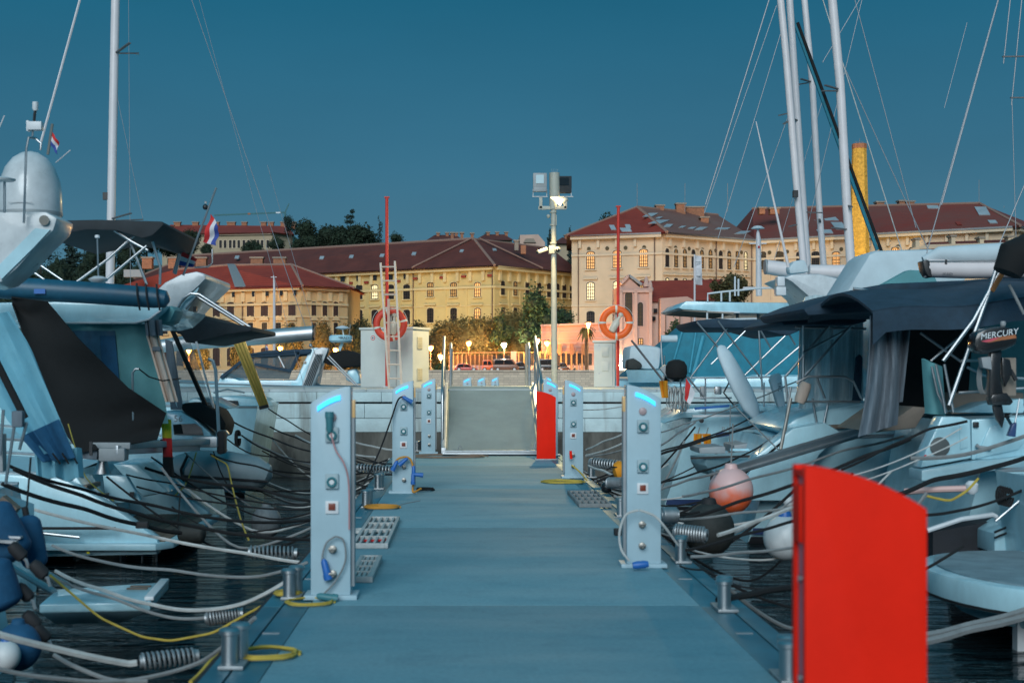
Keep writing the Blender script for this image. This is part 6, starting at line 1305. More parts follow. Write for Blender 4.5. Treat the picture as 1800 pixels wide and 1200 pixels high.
MB().poly([(318, 708), (350, 708), (385, 722), (398, 745), (392, 770), (376, 756), (350, 738), (318, 722)], 19.75, .8).build('sunpad_cover', 'black_canvas', b4, bevel=.08)
MB().poly([(345, 700), (365, 700), (400, 718), (380, 722)], 20.6, 1.2).build('side_deck', 'gelcoat', b4, bevel=.03)
MB().lathe([(.06, -.05), (.10, 0), (.06, .05)], P(391, 762, 19.7), 12, (0, 0, 1)).build('winch', 'stainless', b4)
rib = T('inflatable_dinghy', 'grey inflatable dinghy hanging across the stern of the sports cruiser', 'dinghy', P(395, 855, 19.2), 0)
MB().tube([P(300, 828, 18.9), P(312, 826, 18.9), P(345, 824, 18.9), P(400, 826, 18.9), P(450, 832, 18.9), P(470, 838, 18.9), P(476, 842, 18.9)], [.07, .2, .255, .255, .225, .16, .05], 20).build('near_tube', 'fender_grey_light', rib); MB().tube([P(330, 822, 20.2), P(400, 822, 20.2), P(470, 828, 20.2)], [.2, .22, .1], 16).build('far_tube', 'fender_grey_light', rib); mat('fender_grey_light', (0.22, 0.28, 0.30), .5, var=.12, scale=3)
MB().box(P(390, 846, 19.5), (1.1, 1.0, .12)).build('floor', 'plastic_grey', rib); MB().tube([P(330, 800, 18.65), P(318, 825, 18.63), P(322, 850, 18.66)], .02, 6).build('strap', 'rope_black', rib); MB().tube([P(320, 836, 18.62), P(470, 846, 18.7)], .018, 6).build('rubbing_strake', 'rubber', rib)

b5 = T('sailing_yacht', 'white sailing yacht with tall white mast and long silver boom, left', 'boat', (-3.5, 25.6, ZW), 0, 'boats on the left of the pontoon')
hull(b5, -3.75, 25.6, 11.0, 3.2, .95, 1.35, -1, rake=-.25)
DMt = 25.6
MB().tube([P(187, 700, DMt), P(193, 500, DMt), P(203, 0, DMt), P(208, -250, DMt)], .078, 16).build('mast', 'mast_white', b5)
for a, b in (((203, 94), (228, 76)), ((203, 94), (243, 94)), ((195, 385), (230, 375)), ((195, 388), (251, 386))): MB().beam(P(*a, DMt), P(*b, DMt - (.6 if b[0] in (228, 230) else -.4)), .05, .02).build('spreader', 'alu_dark', b5)
mat('alu_dark', (0.16, 0.15, 0.15), .5, metal=.3)
MB().box(P(186, 345, DMt), (.09, .1, .13)).build('deck_light', 'plastic_black', b5)
MB().tube([P(195, 620, DMt), P(330, 602, DMt - .1), P(470, 592, DMt - .2), P(551, 585, DMt - .2)], [.10, .13, .135, .13], 16).build('boom', 'alu', b5); MB().tube([P(550, 585, DMt - .2), P(553, 585, DMt - .2)], .138, 16).build('boom_end', 'plastic_black', b5); MB().tube([P(437, 583, DMt - .2), P(438, 606, DMt - .2)], .012, 6).build('boom_strap', 'rope_black', b5)
for nm, a, b, r in (('backstay', (330, -20), (560, 640), .006), ('backstay', (345, -20), (540, 700), .004), ('shroud', (226, 0), (230, 600), .005), ('shroud', (207, 175), (251, 384), .005), ('topping_lift', (470, 290), (552, 580), .004), ('forestay', (72, 250), (146, -20), .018)):
    MB().tube([P(*a, DMt + (0 if nm != 'forestay' else -6)), P(*b, DMt + (0 if nm != 'forestay' else -6))], r, 6).build(nm, 'wire' if nm != 'forestay' else 'mast_white', b5)
MB().poly([(330, 700), (400, 696), (452, 700), (470, 716), (330, 722)], 24.6, 1.8).build('coachroof', 'gelcoat', b5, bevel=.08); MB().poly([(375, 702), (418, 704), (420, 714), (378, 714)], 24.57, .03).build('portlight', 'smoked', b5)
MB().tube([P(375, 690, 24.3), P(400, 684, 24.3), P(430, 690, 24.3)], .015, 6).build('handrail', 'stainless', b5)
gp = T('passerelle', 'raised gold passerelle plank standing at stern of the left sailing yacht', 'gangway', P(468, 715, 24.2))
q0, q1 = P(414, 585, 24.2), P(462, 712, 24.2); MB().prism([P(403, 587, 24.2), P(426, 586, 24.2), P(472, 712, 24.2), P(456, 716, 24.2)], (0, .06, 0)).build('plank', 'gold_mesh', gp, bevel=.01)
for dx in (0, 7, 14): MB().tube([P(406 + dx, 588, 24.17), P(459 + dx * .6, 712, 24.17)], .008, 6).build('slat', 'gold_mesh', gp)
MB().beam(P(456, 717, 24.2), P(472, 713, 24.2), .08, .06).build('foot_bar', 'rubber', gp)
ow = T('coiled_line', 'dark coiled line hanging on pale hull at left stern', 'rope', P(420, 770, 24.0))
for i in range(5): MB().tube([P(416 + 3 * math.cos(a) * 1.0 + i, 770 + 14 * math.sin(a), 23.9 - .02 * i) for a in [k * .6 for k in range(11)]], .012, 5).build('loop', 'rope_black', ow)

# flags on the left
flag([(370, 376), (356, 425), (380, 432), (385, 400)], 3, ['flag_red', 'flag_white', 'flag_blue'], 17.6, 'red white and blue flag on slanted staff above the radar arch', staff=[(380, 330), (322, 484)], along='fly', wave=.03)
flag([(320, 442), (314, 466), (340, 470), (346, 455)], 3, ['flag_red', 'flag_white', 'flag_blue'], 18.5, 'small red white blue flag low above the radar arch', staff=[(319, 428), (305, 480)], wave=.02)
flag([(92, 232), (87, 252), (101, 272), (103, 250)], 3, ['flag_red', 'flag_white', 'flag_blue'], 13.4, 'small red white blue flag on short staff behind the radar dome', staff=[(92, 218), (84, 272)], wave=.02, staff_m='brass_dull')
flag([(302, 675), (304, 700), (312, 716), (309, 690)], 2, ['flag_red', 'flag_white'], 19.4, 'small red and white pennant hanging inside the left cockpit', wave=.01)
o = T('stern_light', 'grey cylindrical stern light on stalk left of the slanted flag staff', 'lamp', P(315, 480, 18.8)); MB().tube([P(308, 482, 18.8), P(318, 437, 18.8)], .02, 8).build('stalk', 'stainless', o); MB().lathe([(.03, 0), (.034, .02), (.034, .15), (.028, .16)], P(315, 434, 18.8), 14).build('lens', 'plastic_grey', o)
o = T('anchor_ball', 'small black ball lamp on top of the slanted flag staff', 'lamp', P(361, 365, 17.6)); MB().ball(P(361, 364, 17.6), .035, 14).build('ball', 'plastic_black', o); MB().lathe([(.012, 0), (.012, .03)], P(361, 358, 17.6), 10).build('cap', 'stainless', o)
o = T('curved_horn_pipe', 'thin curved steel pipe right of the slanted flag staff', 'pipe', P(342, 470, 18.6)); MB().tube([P(342, 470, 18.6), P(366, 469, 18.6), P(373, 462, 18.6), P(373, 438, 18.6)], .012, 8).build('pipe', 'stainless', o)

# sport cruiser beyond the breakwater
b6 = T('open_cruiser', 'silver-white open cruiser with dark canopies moored beyond the breakwater', 'boat', (-5, 39.5, ZW))
hull(b6, -2.2, 39.5, 11.0, 3.6, 1.15, 1.6, -1)
D = 38.5
MB().poly([(378, 684), (390, 655), (420, 668), (520, 668), (545, 612), (560, 610), (545, 684)], D, 2.6).build('deckhouse', 'gelcoat', b6, bevel=.05)
MB().poly([(392, 664), (440, 628), (522, 624), (508, 666)], D - .03, .04).build('windscreen', 'glass_screen', b6)
for a, b in (((388, 664), (436, 626)), ((436, 626), (526, 620)), ((526, 620), (512, 650)), ((512, 652), (448, 640)), ((490, 626), (500, 646))): MB().beam(P(*a, D - .06), P(*b, D - .06), .08, .08 if a != (490, 626) else .03).build('screen_frame', 'navy_canvas' if a != (490, 626) else 'alu', b6)
MB().poly([(436, 622), (470, 616), (548, 613), (544, 622), (440, 628)], D - .1, 2.6).build('soft_top', 'navy_canvas', b6, bevel=.04)
MB().poly([(528, 683), (552, 614), (566, 610), (578, 612), (574, 622), (548, 683)], D - .3, .5).build('radar_arch', 'gelcoat_warm', b6, bevel=.05)
for i in range(5): MB().tube([P(533 + i * 3.2, 680, D - .35), P(556 + i * 2.6, 622, D - .35)], .012, 6).build('louvre_bar', 'plastic_black', b6)
MB().box(P(536, 637, D - .35), (.08, .04, .08)).build('vent_grille', 'brass_dull', b6, bevel=.01)
MB().poly([(566, 634), (585, 618), (610, 615), (634, 622), (634, 642), (600, 646), (572, 640)], D - .2, 2.2).build('cockpit_cover', 'black_canvas', b6, bevel=.08); MB().poly([(610, 650), (625, 646), (632, 660), (632, 676), (606, 668)], D, 1.0).build('seat', 'gelcoat', b6, bevel=.1)
tubes(b6, 'strut', [[(575, 628, D - .3), (624, 676, D - .3)], [(578, 625, D - .2), (630, 678, D - .2)], [(560, 660, D - .3), (566, 630, D - .3)]], .022)
for i in range(4): MB().beam(P(378, 672 + i * 3, D - .4), P(512, 672 + i * 3, D - .4), .03, .02).build('bow_rail', 'alu', b6)
rp = MB().beam(P(596, 616, D), P(602, 602, D), .08, .08).build('radar_post', 'gelcoat', b6); rd = MB().lathe([(.30, 0), (.36, .05), (.36, .16), (.30, .2)], P(599, 602, D), 22, sy=.7).build('radar', 'gelcoat', b6)
t_ = text_mb('SIMRAD', .075); moved(t_, Matrix.Translation(P(589, 596, D - .30))); t_.build('radar_lettering', 'print_dark', rd)
MB().lathe([(.02, -.02), (.20, .02), (.14, .06), (.03, .09)], P(602, 578, D), 18).build('gps_aerial', 'plastic_white', b6); MB().tube([P(602, 578, D), P(604, 590, D)], .02, 6).build('aerial_stem', 'plastic_white', b6); MB().tube([P(612, 602, D), P(616, 570, D)], .015, 6).build('light_post', 'brass_dull', b6)
MB().ball(P(546, 607, D), .05, 12).build('chrome_horn', 'stainless', b6)
o = T('white_flagpole', 'thin white pole with small flag before the ochre house', 'pole', P(482, 620, 60)); MB().tube([P(482, 640, 60), P(482, 500, 60), P(481, 484, 60)], [.06, .05, .02], 8).build('pole', 'mast_white', o); MB().box(P(481, 487, 60), (.25, .03, .03)).build('crosstree', 'mast_white', o)
flag([(467, 602), (467, 614), (472, 615), (470, 606)], 3, ['flag_red', 'flag_white', 'flag_blue'], 58, 'tiny red white blue flag left of the white pole', staff=[(467, 600), (467, 625)], wave=.02)
# ---------------------------------------------------------------- right row of boats
ra_ = T('motor_yacht', 'white motor yacht with rounded bathing platform at right edge', 'boat', (5.0, 11.5, ZW), 0, 'boats on the right of the pontoon')
hull(ra_, 5.0, 11.7, 10, 3.2, .62, 1.2, 1, rake=-.1)
outl = [(6.3, 10.25)] + [(4.6 - .82 * math.sin(math.pi * i / 14), 11.5 - 1.25 * math.cos(math.pi * i / 14)) for i in range(15)] + [(6.3, 12.75)]
MB().prism([(x, y, -.30) for x, y in outl], (0, 0, .22)).build('bathing_platform', 'gelcoat', ra_, bevel=.035)
inn = [(4.66 + (x - 4.6) * .93 if x < 6 else 6.2, 11.5 + (y - 11.5) * .94) for x, y in outl]; MB().prism([(x, y, -.078) for x, y in inn], (0, 0, .012)).build('platform_mat', 'mat_grey', ra_); mat('mat_grey', (0.20, 0.27, 0.30), .75, var=.25, scale=3, bump=.2, bscale=40)
MB().loft([[(4.6 + (x - 4.6) * 1.008, 11.5 + (y - 11.5) * 1.008, z) for z in (-.285, -.262)] for x, y in outl], cap=False).build('platform_stripe', 'plastic_black', ra_)
und = [(4.75 + (x - 4.6) * .85 if x < 6 else 6.2, 11.5 + (y - 11.5) * .85) for x, y in outl]; MB().prism([(x, y, -.43) for x, y in und], (0, 0, .13)).build('underside', 'gelcoat_worn', ra_, bevel=.03)
for x, y in ((4.25, 10.55), (4.85, 10.4)): MB().box((x, y + .3, -.5), (.08 if x < 4.5 else .28, .1, .26)).build('platform_strut', 'plastic_white', ra_)
t_ = text_mb('WC', .07); moved(t_, Matrix.Translation(Vector((3.97, 10.95, -.23))) @ Matrix.Rotation(math.radians(-48), 4, 'Z')); t_.build('platform_lettering', 'print_dark', ra_)
MB().poly([(1748, 972), (1748, 937), (1800, 905), (1900, 860), (1900, 972)], 13.0, .5).build('quarter_panel', 'gelcoat', ra_, bevel=.02)
MB().tube([P(1630, 932, 12.6), P(1690, 912, 12.6), P(1745, 904, 12.6), P(1752, 908, 12.6)], .022, 8).build('grab_rail', 'plastic_white', ra_); MB().tube([P(1750, 915, 12.6), P(1800, 872, 12.6)], .014, 8).build('ladder_rail', 'stainless', ra_)
for y in (925, 935): MB().tube([P(1748, y + 10, 12.95), P(1830, y - 24, 12.95)], .012, 6).build('trim_line', 'plastic_black', ra_)

rb_ = T('cruising_yacht', 'white cruising yacht with navy bimini and outboard on its stern rail', 'boat', (4.9, 15.2, ZW), 0, 'boats on the right of the pontoon')
hull(rb_, 4.75, 15.2, 11, 3.4, 1.02, 1.5, 1, rake=.35, m='gelcoat')
D = 13.45
MB().poly([(1640, 990), (1640, 935), (1746, 915), (1900, 880), (1900, 990)], D - .02, .3).build('antifouled_quarter', 'antifoul', rb_)
tp = MB().poly([(1618, 822), (1628, 790), (1655, 732), (1690, 732), (1706, 737), (1708, 805)], D, .25).build('transom_quarter', 'gelcoat', rb_, bevel=.02)
MB().lathe([(.092, 0), (.092, .012), (.08, .016)], P(1652, 785, D - .005), 28, (0, -1, 0)).build('round_hatch', 'hatch_grey', tp); mat('hatch_grey', (0.10, 0.11, 0.11), .6)
MB().poly([(1687, 746), (1701, 746), (1702, 786), (1688, 790)], D - .012, .02).build('locker_door', 'gelcoat', tp, bevel=.008)
MB().poly([(1708, 737), (1900, 725), (1900, 800), (1708, 808)], D + .05, .2).build('topside_panel', 'gelcoat', rb_, bevel=.02); MB().poly([(1740, 750), (1780, 738), (1830, 738), (1790, 790), (1715, 806)], D + .03, .05).build('reflecting_panel', 'gelcoat', rb_, bevel=.01)
MB().box(P(1715.5, 746, D + .03), (.05, .03, .05)).build('shore_socket', 'plastic_black', rb_, bevel=.006); MB().tube([P(1716, 782, D), P(1722, 786, D), P(1742, 788, D)], .018, 8).build('grab_handle', 'plastic_grey', rb_); MB().lathe([(.018, 0), (.018, .01)], P(1627, 802, D - .01), 10, (0, -1, 0)).build('drain', 'flag_red', rb_)
MB().poly([(1620, 826), (1700, 812), (1900, 790), (1900, 812), (1700, 832), (1620, 846)], D - .05, .4).build('transom_step', 'gelcoat_worn', rb_, bevel=.02)
MB().prism([P(1540, 760, 14.8), P(1575, 735, 14.8), P(1605, 714, 14.8), P(1632, 716, 14.8), P(1610, 752, 14.8)], (0, 1.6, 0)).build('cockpit_coaming', 'tan_panel', rb_, bevel=.02); MB().poly([(1672, 690), (1800, 690), (1800, 722), (1672, 728)], 15.8, .6).build('cockpit_seat', 'tan_panel', rb_, bevel=.02); MB().poly([(1684, 725), (1730, 708), (1800, 700), (1800, 726)], 14.2, .4).build('side_deck', 'gelcoat', rb_, bevel=.02)
# bimini with hanging valance
def bm(u, v): # u along x, v back to front
    return Vector((PX(1528, 14.0) + 3.0 * u, 13.9 + 2.6 * v, PZ(549, 14.0) + .22 * u + .24 * math.sin(v * 3.14) + .02 * math.sin(u * 16)))
MB().sheet(bm, 20, 10, .03).build('bimini', 'navy_canvas', rb_)
MB().sheet(lambda u, v: bm(u, 0) + Vector((.01 * math.sin(u * 22), -.02 + .04 * math.sin(u * 14) * v, -v * (.22 - .02 * u + (.10 if u < .02 else 0)))), 24, 5, .012).build('valance', 'navy_canvas', rb_)
MB().poly([(1410, 542), (1455, 524), (1520, 505), (1560, 498), (1700, 492), (1860, 480), (1860, 522), (1620, 546), (1535, 548), (1420, 556)], 15.9, 2.4).build('sprayhood', 'navy_canvas', rb_, bevel=.08)
MB().tube([P(1500, 508, 15.85), P(1540, 513, 15.85), P(1580, 541, 15.85)], .022, 8).build('hood_bow', 'stainless', rb_)
MB().sheet(lambda u, v: P(1530 + 42 * u + (-22 + 26 * u) * v + 6 * math.sin(v * 3), 554 + 8 * u + (214 - 30 * u) * v, 14.1 + .07 * math.sin(u * 12 + v * 2) + .2 * u), 20, 14, .012).build('side_curtain', 'grey_canvas', rb_)
MB().sheet(lambda u, v: P(1566 + 34 * u - 14 * v, 562 + 14 * u + (150 - 20 * u) * v, 14.35 + .05 * math.sin(u * 11)), 14, 10, .012).build('side_curtain', 'grey_canvas', rb_)
MB().poly([(1556, 545), (1712, 545), (1700, 722), (1600, 724), (1560, 700)], 16.3, .05).build('cockpit_shade_and_canvas', 'black_canvas', rb_); MB().poly([(1713, 540), (1900, 530), (1900, 700), (1702, 700)], 16.3, .05).build('cockpit_shade_and_canvas', 'green_canvas', rb_)  # black sheet stands for shade inside the cockpit; the green one is canvas
D = 13.7
tubes(rb_, 'gantry_leg', [[(1668, 712, D), (1700, 620, D), (1738, 515, D), (1752, 470, D)], [(1658, 634, D), (1712, 562, D), (1745, 500, D), (1763, 470, D)]], .020)
MB().beam(P(1742, 512, D), P(1787, 436, D), .055, .055).build('ensign_staff', 'oak', rb_, bevel=.015); MB().lathe([(.03, 0), (.035, .03), (.01, .07)], P(1786, 437, D), 12, (.5, 0, 1)).build('staff_truck', 'plastic_white', rb_)
tubes(rb_, 'pushpit_rail', [[(1638, 644, D), (1648, 690, D), (1664, 724, D)], [(1645, 640, D - .05), (1658, 700, D - .05), (1662, 726, D - .05)], [(1660, 640, D), (1676, 724, D)], [(1618, 585, 14.6), (1690, 636, 14.6)], [(1636, 634, 14.6), (1688, 590, 14.6)], [(1690, 634, D), (1745, 632, D)], [(1685, 690, D), (1800, 682, D)], [(1700, 645, D + .1), (1730, 660, D + .1), (1800, 665, D + .1)]], .014)
MB().sheet(lambda u, v: P(1622 + 32 * u + 6 * v, 640 + 4 * u + 86 * v - 10 * (1 - u) * (1 - v), 13.9 - .08 * math.sin(u * 3.1)), 10, 10, .03).build('liferaft_cover', 'green_canvas', rb_)
MB().tube([P(1770, 480, 13.2), P(1782, 452, 13.2), P(1815, 440, 13.2), P(1860, 460, 13.2)], [.13, .17, .2, .2], 14).build('rolled_cover', 'black_canvas', rb_)
tubes(rb_, 'mainsheet', [[(1774, 500, 13.3), (1800, 552, 13.3)]], .015, 'rope_grey')
ob = T('outboard_motor', 'black outboard motor with silver lettering clamped to the stern rail', 'outboard', P(1752, 700, 13.3), 0, 'outboard motors')
D = 13.3
cw = MB(); cc = P(1750, 606, D)
prof = [(1714, 596), (1718, 585), (1734, 577), (1765, 573), (1783, 578), (1790, 590), (1788, 606), (1770, 614), (1735, 622), (1717, 618), (1713, 606)]
cw.poly(prof, D - .11, .22); cowl = cw.build('cowl', 'outboard_black', ob, bevel=.04)
t_ = text_mb('MERCURY', .055, shear=.25); moved(t_, Matrix.Translation(P(1724.5, 597, D - .1135)) @ Matrix.Rotation(math.radians(-9), 4, 'Y')); t_.build('lettering', 'print_white', cowl)
sw = MB(); sw.poly([(1725, 599.5), (1750, 593), (1785, 588), (1787, 594), (1760, 598), (1738, 602)], D - .1135, .003); sw.build('stripe', 'cowl_orange', cowl); sw = MB(); sw.poly([(1725, 599.5), (1745, 594.5), (1758, 592.5), (1745, 599), (1733, 601.5)], D - .115, .002); sw.build('pink_stripe', 'print_pink', cowl); mat('cowl_orange', (0.38, 0.13, 0.05), .4)
MB().lathe([(.022, 0), (.028, .02), (.022, .045)], P(1763, 573, D), 12).build('fuel_cap', 'plastic_grey', ob)
MB().poly([(1742, 620), (1762, 616), (1758, 660), (1766, 700), (1752, 715), (1740, 700)], D - .04, .09).build('leg', 'outboard_black', ob, bevel=.015); MB().poly([(1742, 700), (1745, 694), (1770, 690), (1782, 706), (1776, 712), (1745, 712)], D - .07, .14).build('cavitation_plate', 'outboard_black', ob, bevel=.01)
MB().poly([(1746, 712), (1762, 712), (1766, 736), (1762, 752), (1752, 738), (1748, 726)], D - .02, .04).build('gearcase_skeg', 'outboard_black', ob, bevel=.006)
for a in range(3): MB().beam(P(1770, 733, D), P(1770, 733, D) + Vector((.03, .06 * math.cos(a * 2.1), .07 * math.sin(a * 2.1 + .5))), .05, .012).build('propeller_blade', 'outboard_black', ob)
MB().poly([(1725, 628), (1742, 626), (1744, 650), (1728, 646)], D - .05, .1).build('clamp', 'plastic_grey', ob, bevel=.01); MB().poly([(1762, 628), (1776, 632), (1780, 655), (1768, 680), (1762, 660)], D - .03, .06).build('bracket', 'outboard_black', ob, bevel=.01); MB().beam(P(1776, 650, D), P(1786, 668, D), .03, .03).build('tiller', 'rubber', ob)
MB().box(P(1770, 662, D + .12), (.16, .05, .36)).build('mounting_pad', 'tan_panel', ob, bevel=.01)
o = T('coiled_hose', 'pale coiled line hanging on stern rail left of the outboard motor', 'rope', P(1730, 650, 13.45))
for i in range(4): MB().tube([P(1727 + 9 * math.cos(a) + i * 2, 665 + 27 * math.sin(a), 13.42 - i * .01) for a in [k * .45 for k in range(15)]], .009, 6).build('loop', 'rope_grey', o)
sb = T('boom', 'white boom with canvas sail cover and dark end cap, upper right', 'boom', P(1640, 480, 15), 0)
D = 15.0
MB().tube([P(1626, 471, D), P(1700, 473, D), P(1900, 472, D)], .10, 16).build('spar', 'mast_white', sb); MB().poly([(1622, 458), (1634, 456), (1640, 488), (1632, 486), (1626, 476)], D - .1, .2).build('end_cap', 'plastic_black', sb, bevel=.02)
MB().tube([P(1622, 456, D), P(1650, 446, D), P(1700, 447, D), P(1900, 440, D)], [.03, .075, .10, .13], 14).build('sail_cover', 'white_canvas', sb); MB().tube([P(1628, 459, D - .09), P(1900, 455, D - .12)], .008, 5).build('cover_seam', 'plastic_grey', sb)
t_ = text_mb('SELDEN', .022); moved(t_, Matrix.Translation(P(1657, 483, D - .098))); t_.build('lettering', 'print_dark', sb); MB().box(P(1663, 460, D - .1), (.02, .01, .045)).build('slot', 'plastic_black', sb)
MB().tube([P(1628, 455, D), P(1630, 440, D), P(1760, -20, D)], .006, 6).build('topping_lift', 'wire', sb)

rc_ = T('sailing_yacht', 'white sailing yacht with clear cockpit tent and long passerelle, right', 'boat', (3.6, 19.0, ZW), 0, 'boats on the right of the pontoon')
hull(rc_, 3.55, 19.0, 12, 3.4, .72, 1.35, 1, rake=.3)
D = 17.25
MB().poly([(1295, 880), (1330, 800), (1395, 752), (1450, 742), (1480, 760), (1440, 800), (1400, 880)], D, .4).build('scoop_side', 'gelcoat', rc_, bevel=.03); MB().poly([(1372, 752), (1400, 735), (1440, 720), (1530, 705), (1620, 735), (1560, 770), (1450, 800)], D + .3, 2.2).build('coaming', 'gelcoat', rc_, bevel=.06)
t_ = text_mb('415', .07); moved(t_, Matrix.Translation(P(1398, 762, D - .03 + .28))); t_.build('hull_number', 'plastic_grey', rc_)
MB().poly([(1436, 748), (1518, 744), (1524, 750), (1436, 756)], D + .2, 1.4).build('locker_lid', 'teak', rc_, bevel=.01)
MB().prism([P(1372, 566, 17.6), P(1400, 553, 17.6), P(1450, 536, 17.6), P(1505, 528, 17.6), P(1522, 534, 17.6), P(1525, 565, 17.6), P(1500, 571, 17.6), P(1420, 570, 17.6), P(1378, 572, 17.6)], (0, 2.4, 0)).build('bimini', 'navy_canvas', rc_, bevel=.05)
MB().poly([(1402, 556), (1455, 529), (1497, 533), (1440, 552)], 17.58, .015).build('bimini_stripe', 'teal_canvas', rc_)
def tent(u, v): return P(1412 + 105 * u - 8 * v * (1 - u), 560 + (40 - 8 * u) * .2 + 150 * v, 18.2 + .12 * math.sin(u * 9 + v) + .05 * math.sin(u * 23))
MB().sheet(tent, 30, 10, .01).build('cockpit_tent', 'tent_clear', rc_); mat('tent_clear', (0.52, 0.66, 0.70), .25, var=.25, scale=3, bump=.5, bscale=5, stretch=(5, 5, .4), alpha=.8)
MB().poly([(1408, 540), (1416, 522), (1432, 518), (1470, 520), (1536, 540), (1536, 700), (1402, 700)], 18.9, .04).build('tent_side', 'tent_clear', rc_)
tubes(rc_, 'bimini_frame', [[(1412, 572, 17.6), (1412, 690, 17.6)], [(1458, 572, 17.6), (1382, 660, 17.6)], [(1496, 572, 17.6), (1415, 660, 17.6)], [(1412, 620, 17.55), (1498, 575, 17.9)], [(1398, 575, 17.7), (1522, 578, 17.7)]], .016)
tubes(rc_, 'pushpit', [[(1380, 660, 17.4), (1386, 720, 17.4), (1378, 780, 17.4)], [(1400, 672, 17.4), (1420, 662, 17.4), (1485, 662, 17.4), (1500, 670, 17.4), (1514, 700, 17.4)], [(1415, 706, 17.4), (1512, 706, 17.4)], [(1436, 664, 17.4), (1450, 700, 17.4)], [(1390, 680, 17.35), (1378, 760, 17.35), (1372, 788, 17.35)], [(1428, 700, 17.5), (1436, 745, 17.5)], [(1456, 706, 17.5), (1448, 745, 17.5)]], .015)
MB().lathe([(.06, 0), (.075, .05), (.075, .22), (.06, .26)], P(1405, 708, 17.3), 12, (.35, 0, 1)).build('rolled_cushion', 'cream_canvas', rc_); MB().poly([(1499, 706), (1505, 628), (1512, 622), (1517, 628), (1514, 712)], 18.0, .06).build('horseshoe_board', 'navy_canvas', rc_, bevel=.02)
pp = T('passerelle', 'long aluminium passerelle sloping up over the pink ball fender', 'gangway', P(1262, 838, 16.6), 0)
MB().beam(P(1258, 834, 15.9), P(1518, 757, 17.0), .15, .05, up=(0, -.6, 1)).build('deck_plank', 'alu', pp, bevel=.006)
for q in (-.08, .08): MB().beam(P(1258, 831, 15.9 + q), P(1518, 754, 17.0 + q), .03, .09, up=(0, -.6, 1)).build('side_rail', 'alu', pp, bevel=.006)
MB().tube([P(1256, 840, 15.75), P(1258, 834, 16.1)], .05, 12).build('wheel', 'rubber', pp); MB().tube([P(1372, 790, 16.4), P(1390, 700, 16.6)], .02, 8).build('stanchion', 'brass_dull', pp); MB().ball(P(1515, 744, 17.0), .04, 12).build('hinge_ball', 'plastic_white', pp)
MB().tube([P(1368, 790, 16.3), P(1290, 712, 17.2)], .008, 6).build('hoist_line', 'rope_grey', pp)
# boom tent beyond it
o = T('boom_tent', 'pale boom tent sloping down left beneath the mast foot', 'awning', P(1500, 520, 21.5)); MB().prism([P(1480, 522, 20.8), P(1528, 446, 20.8), P(1540, 440, 20.8), P(1640, 437, 20.8), P(1700, 448, 20.8), P(1700, 500, 20.8), P(1560, 508, 20.8)], (0, 1.2, 0)).build('canvas', 'white_canvas', o, bevel=.1); MB().poly([(1540, 506), (1598, 474), (1640, 476), (1650, 500), (1700, 498), (1700, 512), (1540, 514)], 20.6, .5).build('fold', 'green_canvas', o, bevel=.08)

rd_ = T('sailing_yacht', 'white sailing yacht with navy bimini, pale lashed board and flag, behind nearest right pedestal', 'boat', (3.3, 23, ZW), 0, 'boats on the right of the pontoon')
hull(rd_, 3.05, 23.0, 12, 3.3, .92, 1.4, 1, rake=.45)
D = 21.35
t_ = text_mb('BAV', .075); moved(t_, Matrix.Translation(P(1269, 759, D - .02))); t_.build('hull_lettering', 'plastic_grey', rd_); MB().poly([(1252, 768), (1264, 760), (1290, 758), (1284, 765), (1262, 769)], D - .02, .01).build('hull_swoosh', 'boot_stripe', rd_)
MB().lathe([(.035, 0), (.035, .02), (.02, .02)], P(1233, 739, D - .02), 14, (0, -1, 0)).build('fairlead', 'plastic_black', rd_); MB().beam(P(1217, 731, D - .04), P(1335, 730, D - .04), .05, .03).build('toe_rail_cap', 'plastic_white', rd_)
MB().poly([(1220, 716), (1282, 711), (1282, 715), (1222, 720)], D - .1, .03).build('blue_stripe', 'plastic_blue', rd_); MB().poly([(1165, 745), (1200, 718), (1300, 712), (1420, 712), (1420, 735), (1200, 735)], D + .2, 1.8).build('coachroof', 'gelcoat', rd_, bevel=.06)
MB().prism([P(1223, 563, 21.6), P(1262, 559, 21.6), P(1300, 562, 21.6), P(1409, 560, 21.6), P(1409, 580, 21.6), P(1385, 590, 21.6), P(1370, 588, 21.6), P(1330, 577, 21.6), P(1240, 577, 21.6), P(1230, 574, 21.6)], (0, 2.2, 0)).build('bimini', 'navy_canvas', rd_, bevel=.05)
tubes(rd_, 'bimini_frame', [[(1225, 566, 21.6), (1262, 610, 21.6)], [(1262, 564, 21.6), (1340, 668, 21.6)], [(1283, 570, 21.7), (1215, 662, 21.7)], [(1322, 570, 21.7), (1250, 640, 21.7)], [(1332, 572, 21.6), (1355, 612, 21.6)], [(1380, 590, 21.6), (1300, 668, 21.6)], [(1380, 575, 21.8), (1398, 606, 21.8)], [(1334, 580, 21.5), (1340, 685, 21.5)], [(1410, 605, 21.7), (1345, 660, 21.7)]], .014)
tubes(rd_, 'guard_rail', [[(1212, 664, 21.4), (1275, 664, 21.4)], [(1220, 699, 21.4), (1286, 699, 21.4)], [(1240, 664, 21.4), (1240, 728, 21.4)], [(1343, 672, 21.4), (1343, 715, 21.4)], [(1300, 664, 21.5), (1375, 662, 21.5)], [(1195, 655, 21.6), (1200, 735, 21.6)]], .012)
MB().box(P(1262, 686, 21.5), (.10, .1, .12)).build('winch', 'stainless', rd_, bevel=.02); MB().box(P(1236, 690, 21.5), (.09, .09, .2)).build('winch', 'plastic_grey', rd_, bevel=.02)
